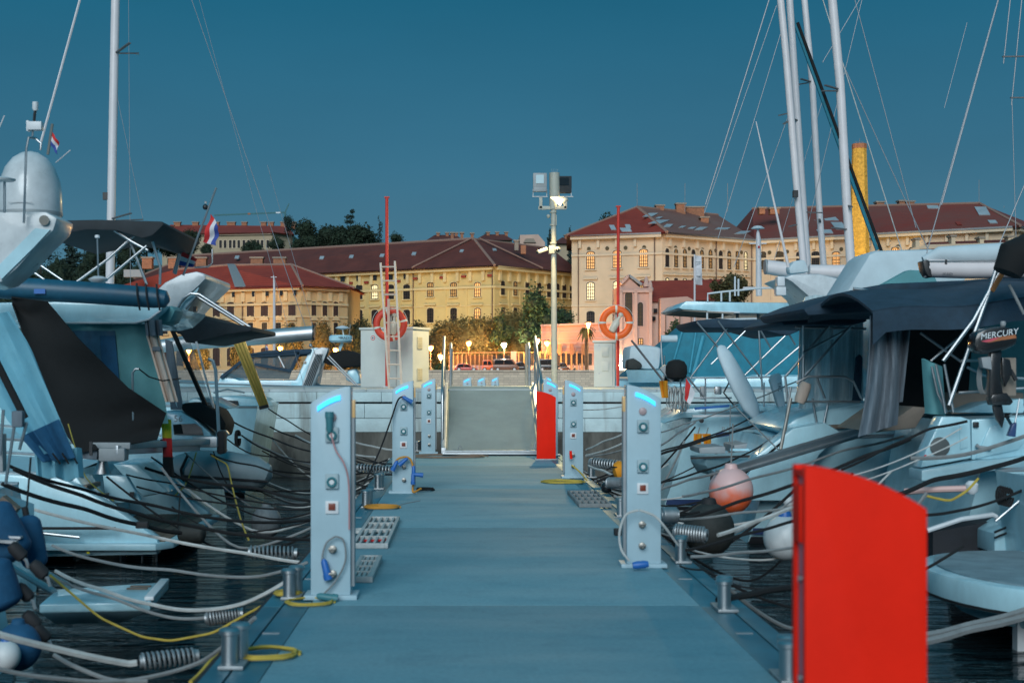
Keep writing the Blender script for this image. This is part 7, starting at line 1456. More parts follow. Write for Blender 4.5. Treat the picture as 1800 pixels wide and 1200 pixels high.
ar = MB(); ar.prism([P(1376, 488, 23.6), P(1392, 482, 23.6), P(1440, 481, 23.6), P(1480, 490, 23.6), P(1520, 512, 23.6), P(1530, 560, 23.6), P(1440, 560, 23.6), P(1420, 520, 23.6), P(1392, 496, 23.6)], (0, 1.6, 0)); 
aw = T('radar_arch', 'curved white radar arch rising behind the navy bimini, right', 'arch', P(1440, 560, 23.6)); ar.build('arch', 'gelcoat_warm', aw, bevel=.06); MB().box(P(1371, 495, 23.6), (.12, .2, .16)).build('camera_box', 'plastic_white', aw, bevel=.01); MB().box(P(1371, 512, 23.6), (.16, .2, .14)).build('horn_box', 'plastic_white', aw, bevel=.01)
bd = T('lashed_board', 'long pale tapered board lashed upright to the stern rail', 'board', P(1345, 745, 20.8), 0)
a, b = P(1265, 607, 20.8), P(1330, 735, 20.6); MB().lathe([(.03, 0), (.09, .03), (.145, .16), (.18, .45), (.195, .75), (.17, 1.0), (.10, 1.15), (.03, 1.2)], a, 20, b - a, sy=.5).build('board', 'white_canvas', bd); MB().tube([P(1288, 660, 20.6), P(1272, 690, 20.7), P(1290, 712, 20.6)], .012, 6).build('lashing', 'rope_black', bd)
cov = T('outboard_motor', 'outboard motor under a black cover on stern rail near the flag', 'outboard', P(1188, 690, 21.2), 0, 'outboard motors'); MB().lathe([(.05, 0), (.14, .03), (.165, .10), (.16, .2), (.12, .27), (.04, .3)], P(1189, 667, 21.2), 16).build('cover', 'black_canvas', cov); MB().poly([(1160, 648), (1170, 640), (1188, 665), (1180, 672)], 21.2, .1).build('leg', 'plastic_grey', cov, bevel=.01); MB().tube([P(1110, 598, 20.8), P(1165, 668, 20.8)], .016, 8).build('tiller', 'alu_dark', cov)
oc = T('outboard_motor', 'upright outboard motor in pale cover with dark lettering beside stern rail', 'outboard', P(1365, 720, 20.9), 0, 'outboard motors'); MB().poly([(1354, 668), (1358, 659), (1370, 655), (1374, 660), (1382, 720), (1372, 726)], 20.9, .16).build('cover', 'white_canvas', oc, bevel=.02); t_ = text_mb('TAC', .05); moved(t_, Matrix.Translation(P(1366, 672, 20.89)) @ Matrix.Rotation(math.radians(82), 4, 'Y')); t_.build('lettering', 'print_dark', oc)
flag([(1206, 664), (1222, 690), (1213, 712), (1203, 700)], 2, ['flag_red', 'flag_white'], 20.9, 'limp red and white flag on slanted staff at right', staff=[(1208, 662), (1238, 698)], wave=.02)
for px, py, m, lab in ((1166, 682, 'orange_fabric', 'orange throw line bag hanging beside nearest right pedestal'), (1227, 775, 'orange_fabric', 'left orange hanging strap on the white hull'), (1242, 775, 'orange_fabric', 'right orange hanging strap on the white hull')):
    o = T('hanging_bag', lab, 'bag', P(px, py, 20.9)); MB().sheet(lambda u, v: P(px + (-6 + 12 * u) * (1 - .3 * v) + (3 - 6 * (px == 1227)) * v, py - 13 + 30 * v, 20.95 + .04 * math.sin(u * 6)), 5, 6, .03).build('cloth', m, o); MB().tube([P(px, py - 13, 20.95), P(px + 3, py - 24, 20.95)], .008, 5).build('cord', 'rope_grey', o)
o = T('coiled_ropes', 'bundle of pale coiled ropes hung on the rail beside the covered outboard', 'rope', P(1185, 715, 21.1))
for i in range(9): MB().tube([P(1176 + i * 4 + 4 * math.cos(a), 700 + rng.uniform(-8, 8) + 18 * math.sin(a), 21.1 + .03 * i) for a in [k * .55 for k in range(12)]], .010, 5).build('loop', 'rope_grey' if i % 2 else 'rope_white', o)
tn = T('tender', 'small white tender with grey seats under the long passerelle', 'dinghy', P(1270, 830, 18.9)); MB().loft([[P(1213, 800, 19.2), P(1215, 812, 19.2), P(1225, 828, 19.2), P(1225, 828, 20.4), P(1215, 812, 20.4), P(1213, 800, 20.4)], [P(1240, 799, 18.8), P(1242, 818, 18.9), P(1246, 834, 19.2), P(1246, 834, 20.6), P(1242, 818, 20.8), P(1240, 799, 20.8)], [P(1360, 790, 18.6), P(1355, 815, 18.8), P(1350, 838, 19.2), P(1350, 838, 20.6), P(1355, 815, 20.8), P(1360, 790, 20.8)]], closed=True).build('hull', 'gelcoat', tn, angle=30)
MB().beam(P(1214, 805, 18.9), P(1358, 800, 18.5), .02, .03).build('gunwale', 'plastic_black', tn); MB().poly([(1228, 786), (1275, 784), (1276, 797), (1230, 797)], 19.0, .8).build('seat', 'plastic_grey', tn, bevel=.02); MB().poly([(1290, 782), (1350, 774), (1345, 795), (1292, 797)], 19.1, .8).build('console', 'plastic_grey', tn, bevel=.02); MB().box(P(1300, 790, 18.95), (.25, .04, .03)).build('seat_cushion', 'gelcoat', tn)

# fenders right
fm_ = mat('fender_faded', (0.85, 0.16, 0.05), .45, var=0); n = fm_.node_tree.nodes; l = fm_.node_tree.links        # plastic bleached by the sun on its upper half
t = n.new('ShaderNodeTexCoord'); sx = n.new('ShaderNodeSeparateXYZ'); l.new(t.outputs['Object'], sx.inputs[0]); nz = n.new('ShaderNodeTexNoise'); nz.inputs['Scale'].default_value = 6; l.new(t.outputs['Object'], nz.inputs['Vector'])
ma = n.new('ShaderNodeMath'); ma.operation = 'MULTIPLY_ADD'; ma.inputs[1].default_value = 2.0; l.new(sx.outputs['Z'], ma.inputs[0]); mb_ = n.new('ShaderNodeMath'); mb_.operation = 'MULTIPLY'; mb_.inputs[1].default_value = 0.9; l.new(nz.outputs['Fac'], mb_.inputs[0]); l.new(mb_.outputs[0], ma.inputs[2])
r = n.new('ShaderNodeValToRGB'); l.new(ma.outputs[0], r.inputs[0]); r.color_ramp.elements[0].position = .15; r.color_ramp.elements[0].color = (0.90, 0.14, 0.04, 1); r.color_ramp.elements[1].position = .62; r.color_ramp.elements[1].color = (0.72, 0.46, 0.44, 1); l.new(r.outputs[0], n['Principled BSDF'].inputs['Base Color'])
ball_fender(1285, 862, 39, 15.6, 'fender_faded', 'large pink and orange ball fender under the passerelle')
ball_fender(1246, 930, 45, 13.6, 'fender_black', 'big black ball fender low on the water right of nearest pedestal', False); ball_fender(1380, 945, 38, 12.3, 'fender_white', 'white ball fender partly hidden by the red fin panel', False)
ball_fender(468, 917, 27, 17.8, 'fender_grey', 'dark grey ball fender on the water left of nearest left pedestal', False); cyl_fender(P(312, 935, 14.6), P(362, 938, 14.6), .10, 'fender_black', 'black cylinder fender tied in the left mooring lines')
ball_fender(1387, 882, 10, 15.4, 'fender_white', 'tiny white float just left of the red fin panel', False)

# yachts beyond the breakwater, right
def far_yacht(mx, D, mast, label, s, boom=None, spread=(), mr=.13, stays=()):
    X = PX(mx, D); root = T('sailing_yacht', label, 'boat', (X, D, ZW), 0, 'yachts beyond the breakwater')
    hull(root, X - s * 7.0, D, 12, 3.5, .9, 1.4, s); MB().tube([(X, D, .9)] + [P(a, b, D) for a, b in mast], mr, 14).build('mast', 'mast_white', root)
    MB().prism([(X - s * 4.5, D - 1.1, 1.0), (X - s * 4.2, D - 1.1, 1.45), (X + s * 1.5, D - 1.1, 1.5), (X + s * 2.6, D - 1.1, 1.15)], (0, 2.2, 0)).build('coachroof', 'gelcoat', root, bevel=.08)
    if boom: MB().tube([P(a, b, D - .1) for a, b in boom], [.16, .20, .19], 14).build('boom', 'mast_white', root); MB().tube([P(*boom[-1], D - .1), P(boom[-1][0] + (3 if boom[-1][0] > boom[0][0] else -3), boom[-1][1], D - .1)], .2, 14).build('boom_end', 'plastic_grey', root)
    for a, b in spread: MB().beam(P(*a, D), P(*b, D - .3), .07, .03).build('spreader', 'alu_dark', root)
    for a, b, r, mm in stays: MB().tube([P(*a, D), P(*b, D)], r, 6).build('stay' if r < .03 else 'furled_sail', mm, root)
    return root
far_yacht(1416, 37.5, [(1412, 460), (1398, 300), (1382, 100), (1372, 0), (1360, -120)], 'yacht of the leftmost tall mast on the right, boom pointing left', -1, [(1418, 478), (1380, 474), (1347, 469)], (((1382, 200), (1370, 203)), ((1384, 214), (1378, 218)), ((1400, 395), (1388, 398))), .095,
          (((1355, -10), (1240, 360), .018, 'wire'), ((1365, 10), (1238, 375), .010, 'wire'), ((1372, 60), (1262, 420), .010, 'wire')))
far_yacht(1422, 39.5, [(1420, 470), (1412, 360), (1400, 180), (1388, 0), (1380, -120)], 'yacht of the second tall mast from left among the four on the right', 1, None, (((1404, 213), (1390, 208)), ((1412, 373), (1445, 374))), .098,
          (((1393, 30), (1542, 440), .05, 'teal_canvas'), ((1520, -20), (1400, 480), .010, 'wire'), ((1405, 150), (1290, 470), .010, 'wire')))
MB().box(P(1398, 341, 37.3), (.12, .15, .18)).build('deck_light', 'plastic_black', [o for o in COL.objects if o.get('label', '').startswith('yacht of the leftmost')][0])
far_yacht(1450, 41, [(1448, 470), (1441, 380), (1428, 150), (1414, 0), (1405, -120)], 'yacht of the third tall mast from left, pinkish and slim', 1, None, (((1428, 145), (1408, 139)), ((1420, 146), (1383, 152)), ((1442, 392), (1440, 385))), .092,
          (((1446, 110), (1520, -15), .012, 'wire'), ((1500, -10), (1610, 400), .012, 'wire'), ((1445, 180), (1360, 460), .008, 'wire')))
far_yacht(1500, 36.5, [(1496, 470), (1488, 350), (1477, 150), (1463, 0), (1452, -120)], 'yacht of the rightmost tall mast beside the brick chimney', 1, [(1500, 482), (1560, 484), (1630, 487)], (((1478, 158), (1450, 150)), ((1478, 160), (1445, 160)), ((1490, 360), (1497, 364)), ((1494, 404), (1462, 400))), .115,
          (((1402, 40), (1560, 470), .04, 'black_canvas'), ((1440, -20), (1585, 440), .014, 'rope_white'), ((1478, 105), (1632, 440), .012, 'wire'), ((1660, 190), (1700, 40), .008, 'wire')))
o = T('boom', 'long white boom behind the radar arch beside the mast feet', 'boom', P(1440, 480, 34.9)); MB().tube([P(1422, 476, 34.9), P(1520, 480, 34.9), P(1620, 486, 34.9)], [.15, .2, .19], 14).build('spar', 'mast_white', o); MB().poly([(1386, 470), (1396, 458), (1416, 456), (1424, 478), (1388, 482)], 34.9, .4).build('stack_pack', 'white_canvas', o, bevel=.08)
o = T('rigging', 'spreaders and thin shrouds of an unseen mast at the upper right edge', 'rigging', P(1780, 180, 30)); 
for a, b in (((1762, 100), (1830, 99)), ((1776, 172), (1830, 172))): MB().beam(P(*a, 30), P(*b, 30), .05, .025).build('spreader', 'alu_dark', o)
for a, b, r in (((1764, 112), (1778, -20), .012), ((1778, 185), (1798, -20), .012), ((1779, 180), (1786, 420), .008), ((1820, 280), (1735, 480), .012), ((1755, 0), (1655, 360), .016)): MB().tube([P(*a, 30), P(*b, 30)], r, 6).build('shroud', 'wire', o)
o = T('whip_aerial', 'long white whip aerial leaning left of the tall masts', 'aerial', P(1388, 440, 33)); MB().tube([P(1386, 470, 33), P(1329, 214, 33)], [.035, .012], 8).build('rod', 'mast_white', o)
ty = T('covered_motorboat', 'motorboat under a large teal canopy beyond the breakwater', 'boat', (6.5, 38, ZW), 0, 'yachts beyond the breakwater'); hull(ty, 4.7, 38, 11, 3.6, 1.1, 1.6, 1); D = 37
MB().prism([P(1102, 662, D), P(1190, 590, D), P(1210, 572, D), P(1228, 567, D), P(1420, 568, D), P(1420, 664, D)], (0, 2.4, 0)).build('canopy', 'teal_canvas', ty, bevel=.1); 
for x0, y0, x1, y1 in ((1200, 580, 1178, 655), (1225, 572, 1212, 655), (1236, 590, 1218, 660)): MB().tube([P(x0, y0, D - .03), P(x1, y1, D - .03)], .03 if x0 < 1230 else .06, 6).build('canopy_seam', 'teal_light', ty)
mat('teal_light', (0.05, 0.30, 0.40), .7); tubes(ty, 'bow_rail', [[(1100, 651, D - .3), (1150, 647, D - .3), (1180, 652, D - .3)], [(1110, 650, D - .3), (1122, 668, D - .3)], [(1128, 649, D - .3), (1140, 668, D - .3)], [(1168, 625, D - .3), (1169, 660, D - .3)]], .02)
wc = T('covered_dinghy', 'dinghy under white cover with dark hood beside the small cabinet', 'dinghy', P(1135, 660, 35.5)); MB().prism([P(1103, 648, 35.6), P(1107, 607, 35.6), P(1135, 606, 35.6), P(1164, 610, 35.6), P(1160, 650, 35.6)], (0, 1.5, 0)).build('cover', 'white_canvas', wc, bevel=.12); MB().prism([P(1102, 648, 35.4), P(1104, 632, 35.4), P(1114, 629, 35.4), P(1128, 638, 35.4), P(1130, 646, 35.4), P(1118, 650, 35.4)], (0, .5, 0)).build('outboard_hood', 'fender_black', wc, bevel=.08); MB().tube([P(1162, 595, 35.4), P(1190, 595, 35.4)], .09, 12).build('rolled_awning', 'white_canvas', wc); MB().tube([P(1162, 600, 35.4), P(1166, 670, 35.4)], .02, 6).build('light_stalk', 'stainless', wc); MB().loft([[P(1100, 650, 35.3), P(1105, 672, 35.5), P(1105, 672, 37), P(1100, 650, 37.2)], [P(1168, 650, 35.3), P(1165, 672, 35.5), P(1165, 672, 37), P(1168, 650, 37.2)]], closed=True).build('hull', 'gelcoat', wc)
ht = T('hardtop_yacht', 'white motor yacht with long overhanging hardtop and rails, beyond the teal canopy', 'boat', (9, 46, ZW), 0, 'yachts beyond the breakwater'); hull(ht, 6.5, 46, 14, 4.4, 1.4, 2.0, 1); D = 44
MB().prism([P(1192, 541, D), P(1206, 529, D), P(1290, 531, D), P(1420, 532, D), P(1420, 552, D), P(1300, 550, D), P(1200, 544, D)], (0, 4, 0)).build('hardtop', 'gelcoat', ht, bevel=.05); MB().prism([P(1370, 553, D - .1), P(1410, 551, D - .1), P(1410, 560, D - .1), P(1375, 557, D - .1)], (0, 3.6, 0)).build('hardtop_soffit', 'gelcoat_warm', ht); MB().prism([P(1200, 545, D - .05), P(1290, 549, D - .05), P(1290, 552, D - .05), P(1200, 546, D - .05)], (0, 3.6, 0)).build('soffit', 'tan_panel', ht)
MB().poly([(1250, 655), (1250, 608), (1290, 606), (1410, 600), (1410, 655)], D + .3, 3.5).build('saloon', 'smoked', ht, bevel=.05); MB().poly([(1290, 626), (1330, 606), (1356, 601), (1410, 603), (1410, 614), (1340, 617), (1300, 628)], D - 3.0, 2.8).build('coachroof', 'gelcoat', ht, bevel=.08); MB().ball(P(1340, 598, D - 2), .12, 12).build('light_dome', 'plastic_white', ht)
for x in (1296, 1333): MB().tube([P(x, 548, D + .5), P(x, 662, D + .5)], .05, 8).build('pillar', 'alu_dark', ht)
tubes(ht, 'upper_rail', [[(1244, 530, D), (1244, 516, D), (1268, 513, D), (1330, 507, D), (1355, 506, D)], [(1268, 514, D), (1268, 530, D)], [(1283, 512, D), (1283, 530, D)], [(1243, 556, D), (1243, 548, D), (1300, 549, D)], [(1270, 549, D), (1270, 562, D)], [(1243, 562, D), (1330, 560, D)], [(1243, 548, D), (1243, 562, D)]], .03, 'plastic_white')
MB().tube([P(1334, 520, D + 1), P(1333, 420, D + 1), P(1332, 402, D + 1)], [.10, .08, .03], 10).build('radar_mast', 'mast_white', ht); MB().lathe([(.05, -.02), (.22, 0), (.12, .08), (.02, .1)], P(1332, 402, D + 1), 16).build('gps_aerial', 'plastic_white', ht); MB().box(P(1332, 428, D + 1), (.55, .04, .04)).build('crosstree', 'mast_white', ht); MB().box(P(1334, 506, D + 1), (1.0, .1, .06)).build('mast_platform', 'mast_white', ht); MB().box(P(1334, 434, D + .9), (.05, .05, .07)).build('nav_light', 'flag_red', ht)
for y in (446, 458, 470, 482): MB().box(P(1334, y, D + 1), (.18, .03, .02)).build('mast_step', 'mast_white', ht)
tubes(ht, 'aerial', [[(1292, 520, D), (1292, 486, D)], [(1298, 520, D), (1298, 490, D)]], .03, 'plastic_white')
bn = T('banner_flag', 'tall white vertical banner on a pole before the cream factory', 'banner', P(1221, 560, 70)); MB().tube([P(1221, 570, 70), P(1221, 447, 70)], .05, 8).build('pole', 'mast_white', bn); MB().sheet(lambda u, v: P(1221 + 12 * u + 1.5 * v, 449 + 51 * v + 1.0 * u, 70 + .1 * math.sin(v * 6 + u * 2)), 6, 12, .02).build('cloth', 'flag_white', bn)
MB().box(P(1227.5, 460.5, 69.85), (.24, .02, .05)).build('print_mark', 'plastic_grey', bn); MB().box(P(1227.5, 478, 69.85), (.22, .02, .4)).build('faint_print', 'flag_white', bn)

# ---------------------------------------------------------------- mooring lines
RB, RW, RG, RY = 'rope_black', 'rope_white', 'rope_grey', 'rope_yellow'
def edgeL(D, z=.02): return Vector((-1.2, D, z))
def edgeR(D, z=.02): return Vector((1.75, D, z))
def R_(pts, r, m, lab, **k): return ropeline(pts, r, m, lab, **k)
R_([(15, 818, 12.0), (140, 857, 12.6), (262, 885, 13.2), (450, 918, 13.7), edgeL(14.4, .1)], .016, RB, 'black mooring rope, uppermost of the long ones from the left edge')
R_([(24, 824, 12.0), (140, 868, 12.4), (237, 900, 12.8), (320, 920, 13.2), (545, 948, 13.6)], .018, RB, 'thick black mooring rope crossing the cruiser hull above the cylinder fender')
R_([(4, 850, 11.6), (150, 893, 12.2), (250, 922, 12.8), (318, 936, 13.2)], .020, RB, 'black mooring rope with dark chafe block leading to the cylinder fender')
o = MB().box(P(250, 922, 12.75), (.11, .07, .06)).build('chafe_block', 'rubber', bevel=.01); tag(o, 'small dark block threaded on black mooring rope', 'fitting')
R_([(52, 893, 13.0), (250, 938, 13.0), (437, 972, 12.6), (545, 990, 12.4)], .016, RW, 'pale mooring rope crossing below the cylinder fender to nearest left pedestal', sag=.015)
R_([(92, 958, 11.6), (175, 985, 11.4), (300, 1000, 11.2), (450, 1014, 11.0), edgeL(11.0, .05)], .013, RG, 'grey mooring rope just above the triangular platform')
R_([(98, 1003, 11.0), (180, 1035, 10.6), (270, 1062, 10.3), (352, 1072, 10.0), (430, 1060, 9.9), edgeL(9.9, .08)], .015, RW, 'pale mooring rope with spring crossing the triangular platform', spring=((365, 1086, 10.0), (425, 1078, 10.0), .035))
R_([(88, 1012, 10.6), (200, 1050, 10.3), (300, 1085, 10.1), (362, 1085, 10.0)], .012, RG, 'grey rope under the pale one across the triangular platform')
R_([(88, 1010, 10.4), (175, 1085, 10.2), (250, 1119, 10.0), (300, 1126, 9.9), (375, 1112, 9.8), (442, 1074, 9.9), (500, 1044, 9.75)], .009, RY, 'thin yellow rope sagging in a wide curve before the triangular platform', sag=0)
R_([(-10, 1112, 8.2), (100, 1140, 8.4), (225, 1166, 8.6), (242, 1164, 8.6)], .022, RW, 'thick pale rope ending in steel spring at bottom left', spring=((250, 1162, 8.6), (345, 1152, 8.7), .035), sag=.01)
R_([(-10, 1173, 8.0), (110, 1192, 8.2), (220, 1196, 8.4), (350, 1165, 8.6), edgeL(8.2, .1)], .014, RG, 'grey rope slack along the bottom left edge')
R_([(95, 1150, 8.6), (150, 1178, 8.5), (205, 1196, 8.4), (260, 1196, 8.4)], .014, RG, 'grey rope end below round blue fender')
R_([(395, 1140, 8.6), (370, 1160, 8.3), (335, 1198, 8.0)], .013, RY, 'yellow rope running down from twin bollard at bottom left')
for i, (pts, r, m, lab) in enumerate((
        ([(360, 793, 19), (450, 817, 17.2), (545, 842, 15.5)], .012, RB, 'black rope crossing upper part of grey dinghy'), ([(255, 822, 16.5), (330, 842, 16.4), (450, 856, 16.2), (545, 880, 15.5)], .018, RB, 'thick black rope under the grey dinghy'),
        ([(222, 834, 16.4), (300, 848, 16.2), (420, 876, 16), (540, 888, 15.2)], .010, RB, 'thin black rope left of the grey dinghy'), ([(240, 855, 16.2), (400, 885, 15.8), (545, 895, 15)], .011, RB, 'thin black rope low between cruiser and nearest left pedestal'),
        ([(400, 736, 21), (480, 770, 20), (560, 795, 18.6), edgeL(17.5, .1)], .013, RB, 'black rope from dark winch down to the second left pedestal'), ([(425, 765, 22), (480, 795, 20.6), (545, 822, 19), edgeL(17.8, .1)], .012, RB, 'black rope from coiled line down to the walkway'),
        ([(400, 772, 20), (440, 797, 19.4), (500, 803, 19), (545, 812, 18.4)], .010, RB, 'thin black rope beside the dinghy tip'), ([(472, 718, 24), (505, 738, 23.6), (560, 770, 22.8), edgeL(22, .1)], .011, RB, 'black rope from gold passerelle foot to the walkway'),
        ([(475, 750, 23.8), (520, 768, 23), (560, 782, 22), edgeL(21, .1)], .014, RB, 'short black rope below the gold passerelle'), ([(610, 772, 22.6), (655, 784, 22), (695, 791, 21.6)], .016, RW, 'pale blue rope pair running to second left pedestal, upper'),
        ([(520, 765, 22.6), (600, 792, 20.5), (660, 803, 19.5)], .015, RW, 'pale rope sloping behind nearest left pedestal, lower'), ([(612, 800, 21), (690, 815, 19.6)], .010, RB, 'short black rope left of second left pedestal, upper'), ([(612, 812, 20.4), (690, 822, 19.4)], .010, RB, 'short black rope left of second left pedestal, middle'),
        ([(612, 825, 19.8), (690, 834, 19)], .011, RB, 'short black rope left of second left pedestal, lower'), ([(372, 800, 18.2), (400, 815, 18), (412, 870, 17.4), (437, 948, 15)], .010, RY, 'yellowish rope hanging over the grey dinghy to the water'), ([(345, 795, 18.4), (330, 845, 18), (308, 870, 17.2)], .009, RY, 'thin tan rope hanging at left end of grey dinghy'),
        ([(375, 793, 18.3), (388, 830, 18.2), (405, 860, 18)], .009, RB, 'thin black line hanging over middle of grey dinghy'), ([(120, 745, 14), (150, 840, 13.4), (200, 880, 13)], .006, RY, 'thin tan line along the cruiser hull'))):
    R_(pts, r, m, lab, sag=.02)
for i, (a, b, lab) in enumerate((((440, 970, 13.0), (520, 972, 13.0), 'steel mooring spring left of nearest left pedestal'), ((630, 822, 19.5), (690, 826, 19.3), 'steel mooring spring left of second left pedestal'))):
    R_([(a[0] - 40, a[1] - 4, a[2]), a], .012, RB, lab + ' with rope', spring=(a, b, .04), grp='mooring springs')
# right side
for i, (pts, r, m, lab, sp) in enumerate((
        ([edgeR(19, .1), (1162, 791, 19), (1240, 768, 19.6), (1318, 735, 20.4)], .012, RB, 'upper of two long black ropes crossing the lettered hull', None), ([edgeR(18.6, .1), (1162, 796, 18.6), (1250, 768, 19), (1376, 728, 20)], .018, RB, 'lower thicker black rope crossing the lettered hull', None),
        ([(1160, 760, 20), (1200, 745, 20.6), (1262, 725, 21.2), (1298, 712, 21.2)], .010, RG, 'grey rope from nearest right pedestal up to the lashed board', None), ([(1160, 783, 20), (1190, 762, 20.6), (1222, 742, 21)], .016, RG, 'thick grey rope going up to hull fairlead', None),
        ([(1290, 710, 20.8), (1330, 700, 20.8), (1385, 676, 20.6), (1400, 670, 20.6)], .010, RG, 'grey line from lashed board to the pale cushion', None), ([(1284, 712, 20.6), (1283, 760, 20.2), (1280, 820, 19)], .008, RG, 'thin grey line hanging straight down at the tender', None),
        ([edgeR(15.2, .1), (1162, 846, 15.2), (1230, 828, 16), (1300, 802, 17), (1362, 766, 18)], .012, RB, 'black rope passing above tender and under passerelle', None), ([edgeR(14.6, .1), (1162, 858, 14.6), (1210, 842, 15), (1300, 815, 16)], .014, RG, 'grey rope pair just below the tender', None),
        ([(1200, 872, 13.6), (1230, 866, 13.8), (1320, 840, 14.4), (1480, 790, 15.6), (1600, 762, 16.4), (1650, 748, 16.6)], .013, RG, 'grey rope with steel eye running up across pink ball fender', None),
        ([edgeR(13.2, .12), (1212, 910, 13.0), (1300, 880, 13), (1392, 852, 13), (1520, 800, 13.2), (1600, 772, 13.4)], .016, RB, 'black rope crossing below pink ball fender to the red fin panel', None),
        ([(1160, 912, 12.6), (1212, 912, 12.6), (1300, 900, 12.6), (1390, 892, 12.6), (1500, 868, 12.8)], .012, RG, 'grey rope level above the white ball fender', None), ([(1262, 940, 11.6), (1320, 918, 11.8), (1390, 892, 12), (1480, 866, 12.4)], .018, RW, 'thick pale rope rising from steel spring toward red fin panel', ((1188, 934, 11.8), (1240, 940, 11.7), .045)),
        ([edgeR(11.2, .12), (1215, 965, 11.2), (1300, 940, 11.4), (1392, 915, 11.6), (1480, 890, 12)], .014, RB, 'black rope from right twin bollard past white ball fender', None), ([(1215, 978, 11), (1300, 970, 11.2), (1392, 962, 11.4), (1460, 950, 11.6)], .013, RG, 'dark grey rope below the white ball fender', None),
        ([(1262, 1054, 9.4), (1300, 1047, 9.6), (1350, 1036, 9.8), (1480, 1010, 10.4)], .024, RB, 'very thick black rope on near right bollard', None), ([(1196, 995, 11), (1240, 1000, 10.4), (1300, 1030, 9.8), (1345, 1035, 9.8)], .008, RB, 'thin dark line between two right bollards', None),
        ([(1600, 1120, 9.6), (1700, 1098, 10), (1830, 1062, 10.4)], .028, RG, 'thick grey double rope sloping right below the round platform, upper strand', None), ([(1600, 1132, 9.5), (1700, 1106, 9.9), (1830, 1074, 10.3)], .028, RG, 'thick grey double rope sloping right below the round platform, lower strand', None),
        ([(1560, 876, 12.4), (1640, 842, 12.8), (1740, 822, 13), (1840, 790, 13.2)], .024, RB, 'thick dark brown rope from red fin panel up to right edge', None), ([(1600, 805, 13.2), (1690, 800, 13.2), (1760, 780, 13.2), (1840, 750, 13.2)], .020, RG, 'grey rope along the stern step to right edge', None),
        ([(1480, 825, 13), (1560, 785, 13.2), (1635, 752, 13.3), (1700, 740, 13.3)], .014, RB, 'black rope passing the round hatch to stern cleat', None), ([(1500, 835, 13), (1600, 800, 13.2), (1690, 752, 13.3)], .008, RW, 'thin pale line crossing the round hatch, upper', None), ([(1500, 850, 13), (1620, 805, 13.2), (1700, 768, 13.3)], .008, RW, 'thin pale line crossing the round hatch, lower', None),
        ([(1620, 905, 12), (1680, 898, 12.2), (1750, 880, 12.4), (1830, 845, 12.6)], .014, RB, 'black rope with knot above the dark waterline', None), ([(1625, 870, 12.4), (1670, 880, 12.4), (1700, 862, 12.4), (1720, 840, 12.4)], .012, RY, 'yellowish rope loop beside stern light under step', None),
        ([(1030, 790, 21.4), (1060, 775, 22), (1096, 762, 22.6)], .014, RW, 'pale ropes left of nearest right pedestal, upper', None), ([(1030, 800, 21), (1096, 778, 22)], .014, RW, 'pale rope left of nearest right pedestal, middle', None), ([(1030, 802, 20.6), (1096, 790, 21.4)], .012, RG, 'grey rope left of nearest right pedestal, lower', None), ([(1025, 720, 26), (1098, 713, 27)], .010, RW, 'thin white rope before the breakwater right of second pedestal', None),
        ([(1035, 818, 19.6), (1060, 826, 19), (1082, 836, 18.6)], .016, RW, 'short pale rope with eye near yellow bag', ((1040, 812, 19.6), (1092, 818, 19.2), .05)))):
    R_(pts, r, m, lab, sag=.02, spring=sp)
o = T('rope_bag', 'yellow bag lying in the ropes beside second right pedestal', 'bag', P(1078, 828, 18.6)); MB().lathe([(.03, 0), (.12, .03), (.15, .1), (.12, .17), (.03, .2)], P(1078, 832, 18.6), 14, (.9, 0, .25)).build('bag', 'orange_fabric', o); MB().tube([P(1066, 826, 18.5), P(1075, 820, 18.5), P(1090, 822, 18.5)], .01, 6).build('handle', 'rope_black', o)
for i, (a, b, lab) in enumerate((((1165, 905, 12.4), (1190, 905, 12.4), 'upper steel mooring spring right of nearest right pedestal'), ((1070, 848, 17.4), (1094, 848, 17.2), 'steel mooring spring left of nearest right pedestal'))):
    R_([(b[0] + 40, b[1] - 6, b[2]), b], .012, RB, lab + ' with rope', spring=(a, b, .045), grp='mooring springs')
o = T('deck_lamp', 'small white lamp on bracket under the stern step, right', 'lamp', P(1708, 865, 12.8)); MB().lathe([(.03, 0), (.055, .03), (.06, .09), (.03, .12)], P(1708, 868, 12.8), 14).build('lens', 'plastic_white', o); MB().tube([P(1705, 858, 12.8), P(1640, 860, 12.9), P(1590, 864, 13)], .03, 8).build('arm', 'fender_pale', o)
o = T('knotted_lines', 'knotted black lines hanging at the right edge above round platform', 'rope', P(1765, 860, 12.6))
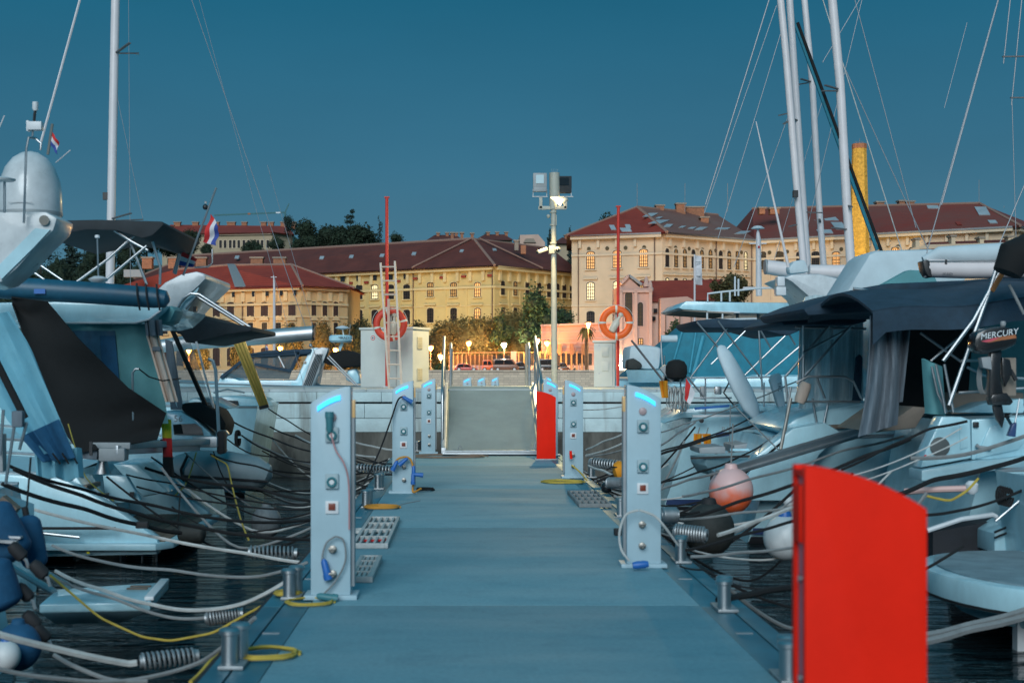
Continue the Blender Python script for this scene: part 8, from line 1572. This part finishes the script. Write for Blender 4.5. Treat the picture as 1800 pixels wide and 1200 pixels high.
for i in range(5): MB().tube([P(1758 + 7 * math.cos(a) + i * 4, 870 + 16 * math.sin(a) + i, 12.5) for a in [k * .6 for k in range(11)]], .010, 5).build('loop', 'rope_black', o)
o = T('boat_hook_brush', 'blue-grey brush hanging at right edge beside the outboard motor', 'brush', P(1785, 760, 13.1)); MB().tube([P(1792, 700, 13.1), P(1784, 745, 13.1)], .008, 6).build('handle', 'alu', o); MB().prism([P(1780, 745, 13.05), P(1788, 742, 13.05), P(1786, 768, 13.05), P(1772, 766, 13.05)], (0, .06, 0)).build('bristles', 'boot_stripe', o, bevel=.01)

ORD = 'first second third fourth fifth sixth seventh eighth ninth tenth eleventh twelfth thirteenth fourteenth fifteenth sixteenth'.split()
# the tangle of thinner lines between the sterns and the walkway
for i in range(16):
    D0 = 14.6 + i * .72; xs_ = rng.uniform(-3.9, -3.2); z_ = rng.uniform(-.1, .55)
    mid = Vector((rng.uniform(-2.7, -2.1), D0 + rng.uniform(-.3, .3), rng.uniform(-.45, -.1)))
    R_([Vector((xs_, D0 + rng.uniform(-.4, .6), z_)), mid, Vector((-1.28, D0 - rng.uniform(-.3, .9), .03))], rng.choice((.009, .012, .015)), (RB, RG, RB, RW)[i % 4], ('thin black', 'thin grey', 'thin dark', 'thin pale')[i % 4] + ' slack line among left sterns, %s from the camera' % ORD[i], grp=('black', 'grey', 'dark', 'pale')[i % 4] + ' lines in the left tangle', sag=.05)
for i in range(16):
    D0 = 10.4 + i * .85; xs_ = rng.uniform(3.2, 4.2); z_ = rng.uniform(0, .75)
    mid = Vector((rng.uniform(2.3, 2.9), D0 + rng.uniform(-.3, .3), rng.uniform(-.45, -.05)))
    R_([Vector((1.83, D0 - rng.uniform(-.3, .9), .03)), mid, Vector((xs_, D0 + rng.uniform(-.4, .6), z_))], rng.choice((.009, .012, .015)), (RG, RB, RW, RB)[i % 4], ('thin grey', 'thin black', 'thin pale', 'thin dark')[i % 4] + ' slack line among right sterns, %s from the camera' % ORD[i], grp=('grey', 'black', 'pale', 'dark')[i % 4] + ' lines in the right tangle', sag=.05)
# ---------------------------------------------------------------- hand out the materials
for me_, m_ in PENDING: me_.materials.append(MATS[m_])
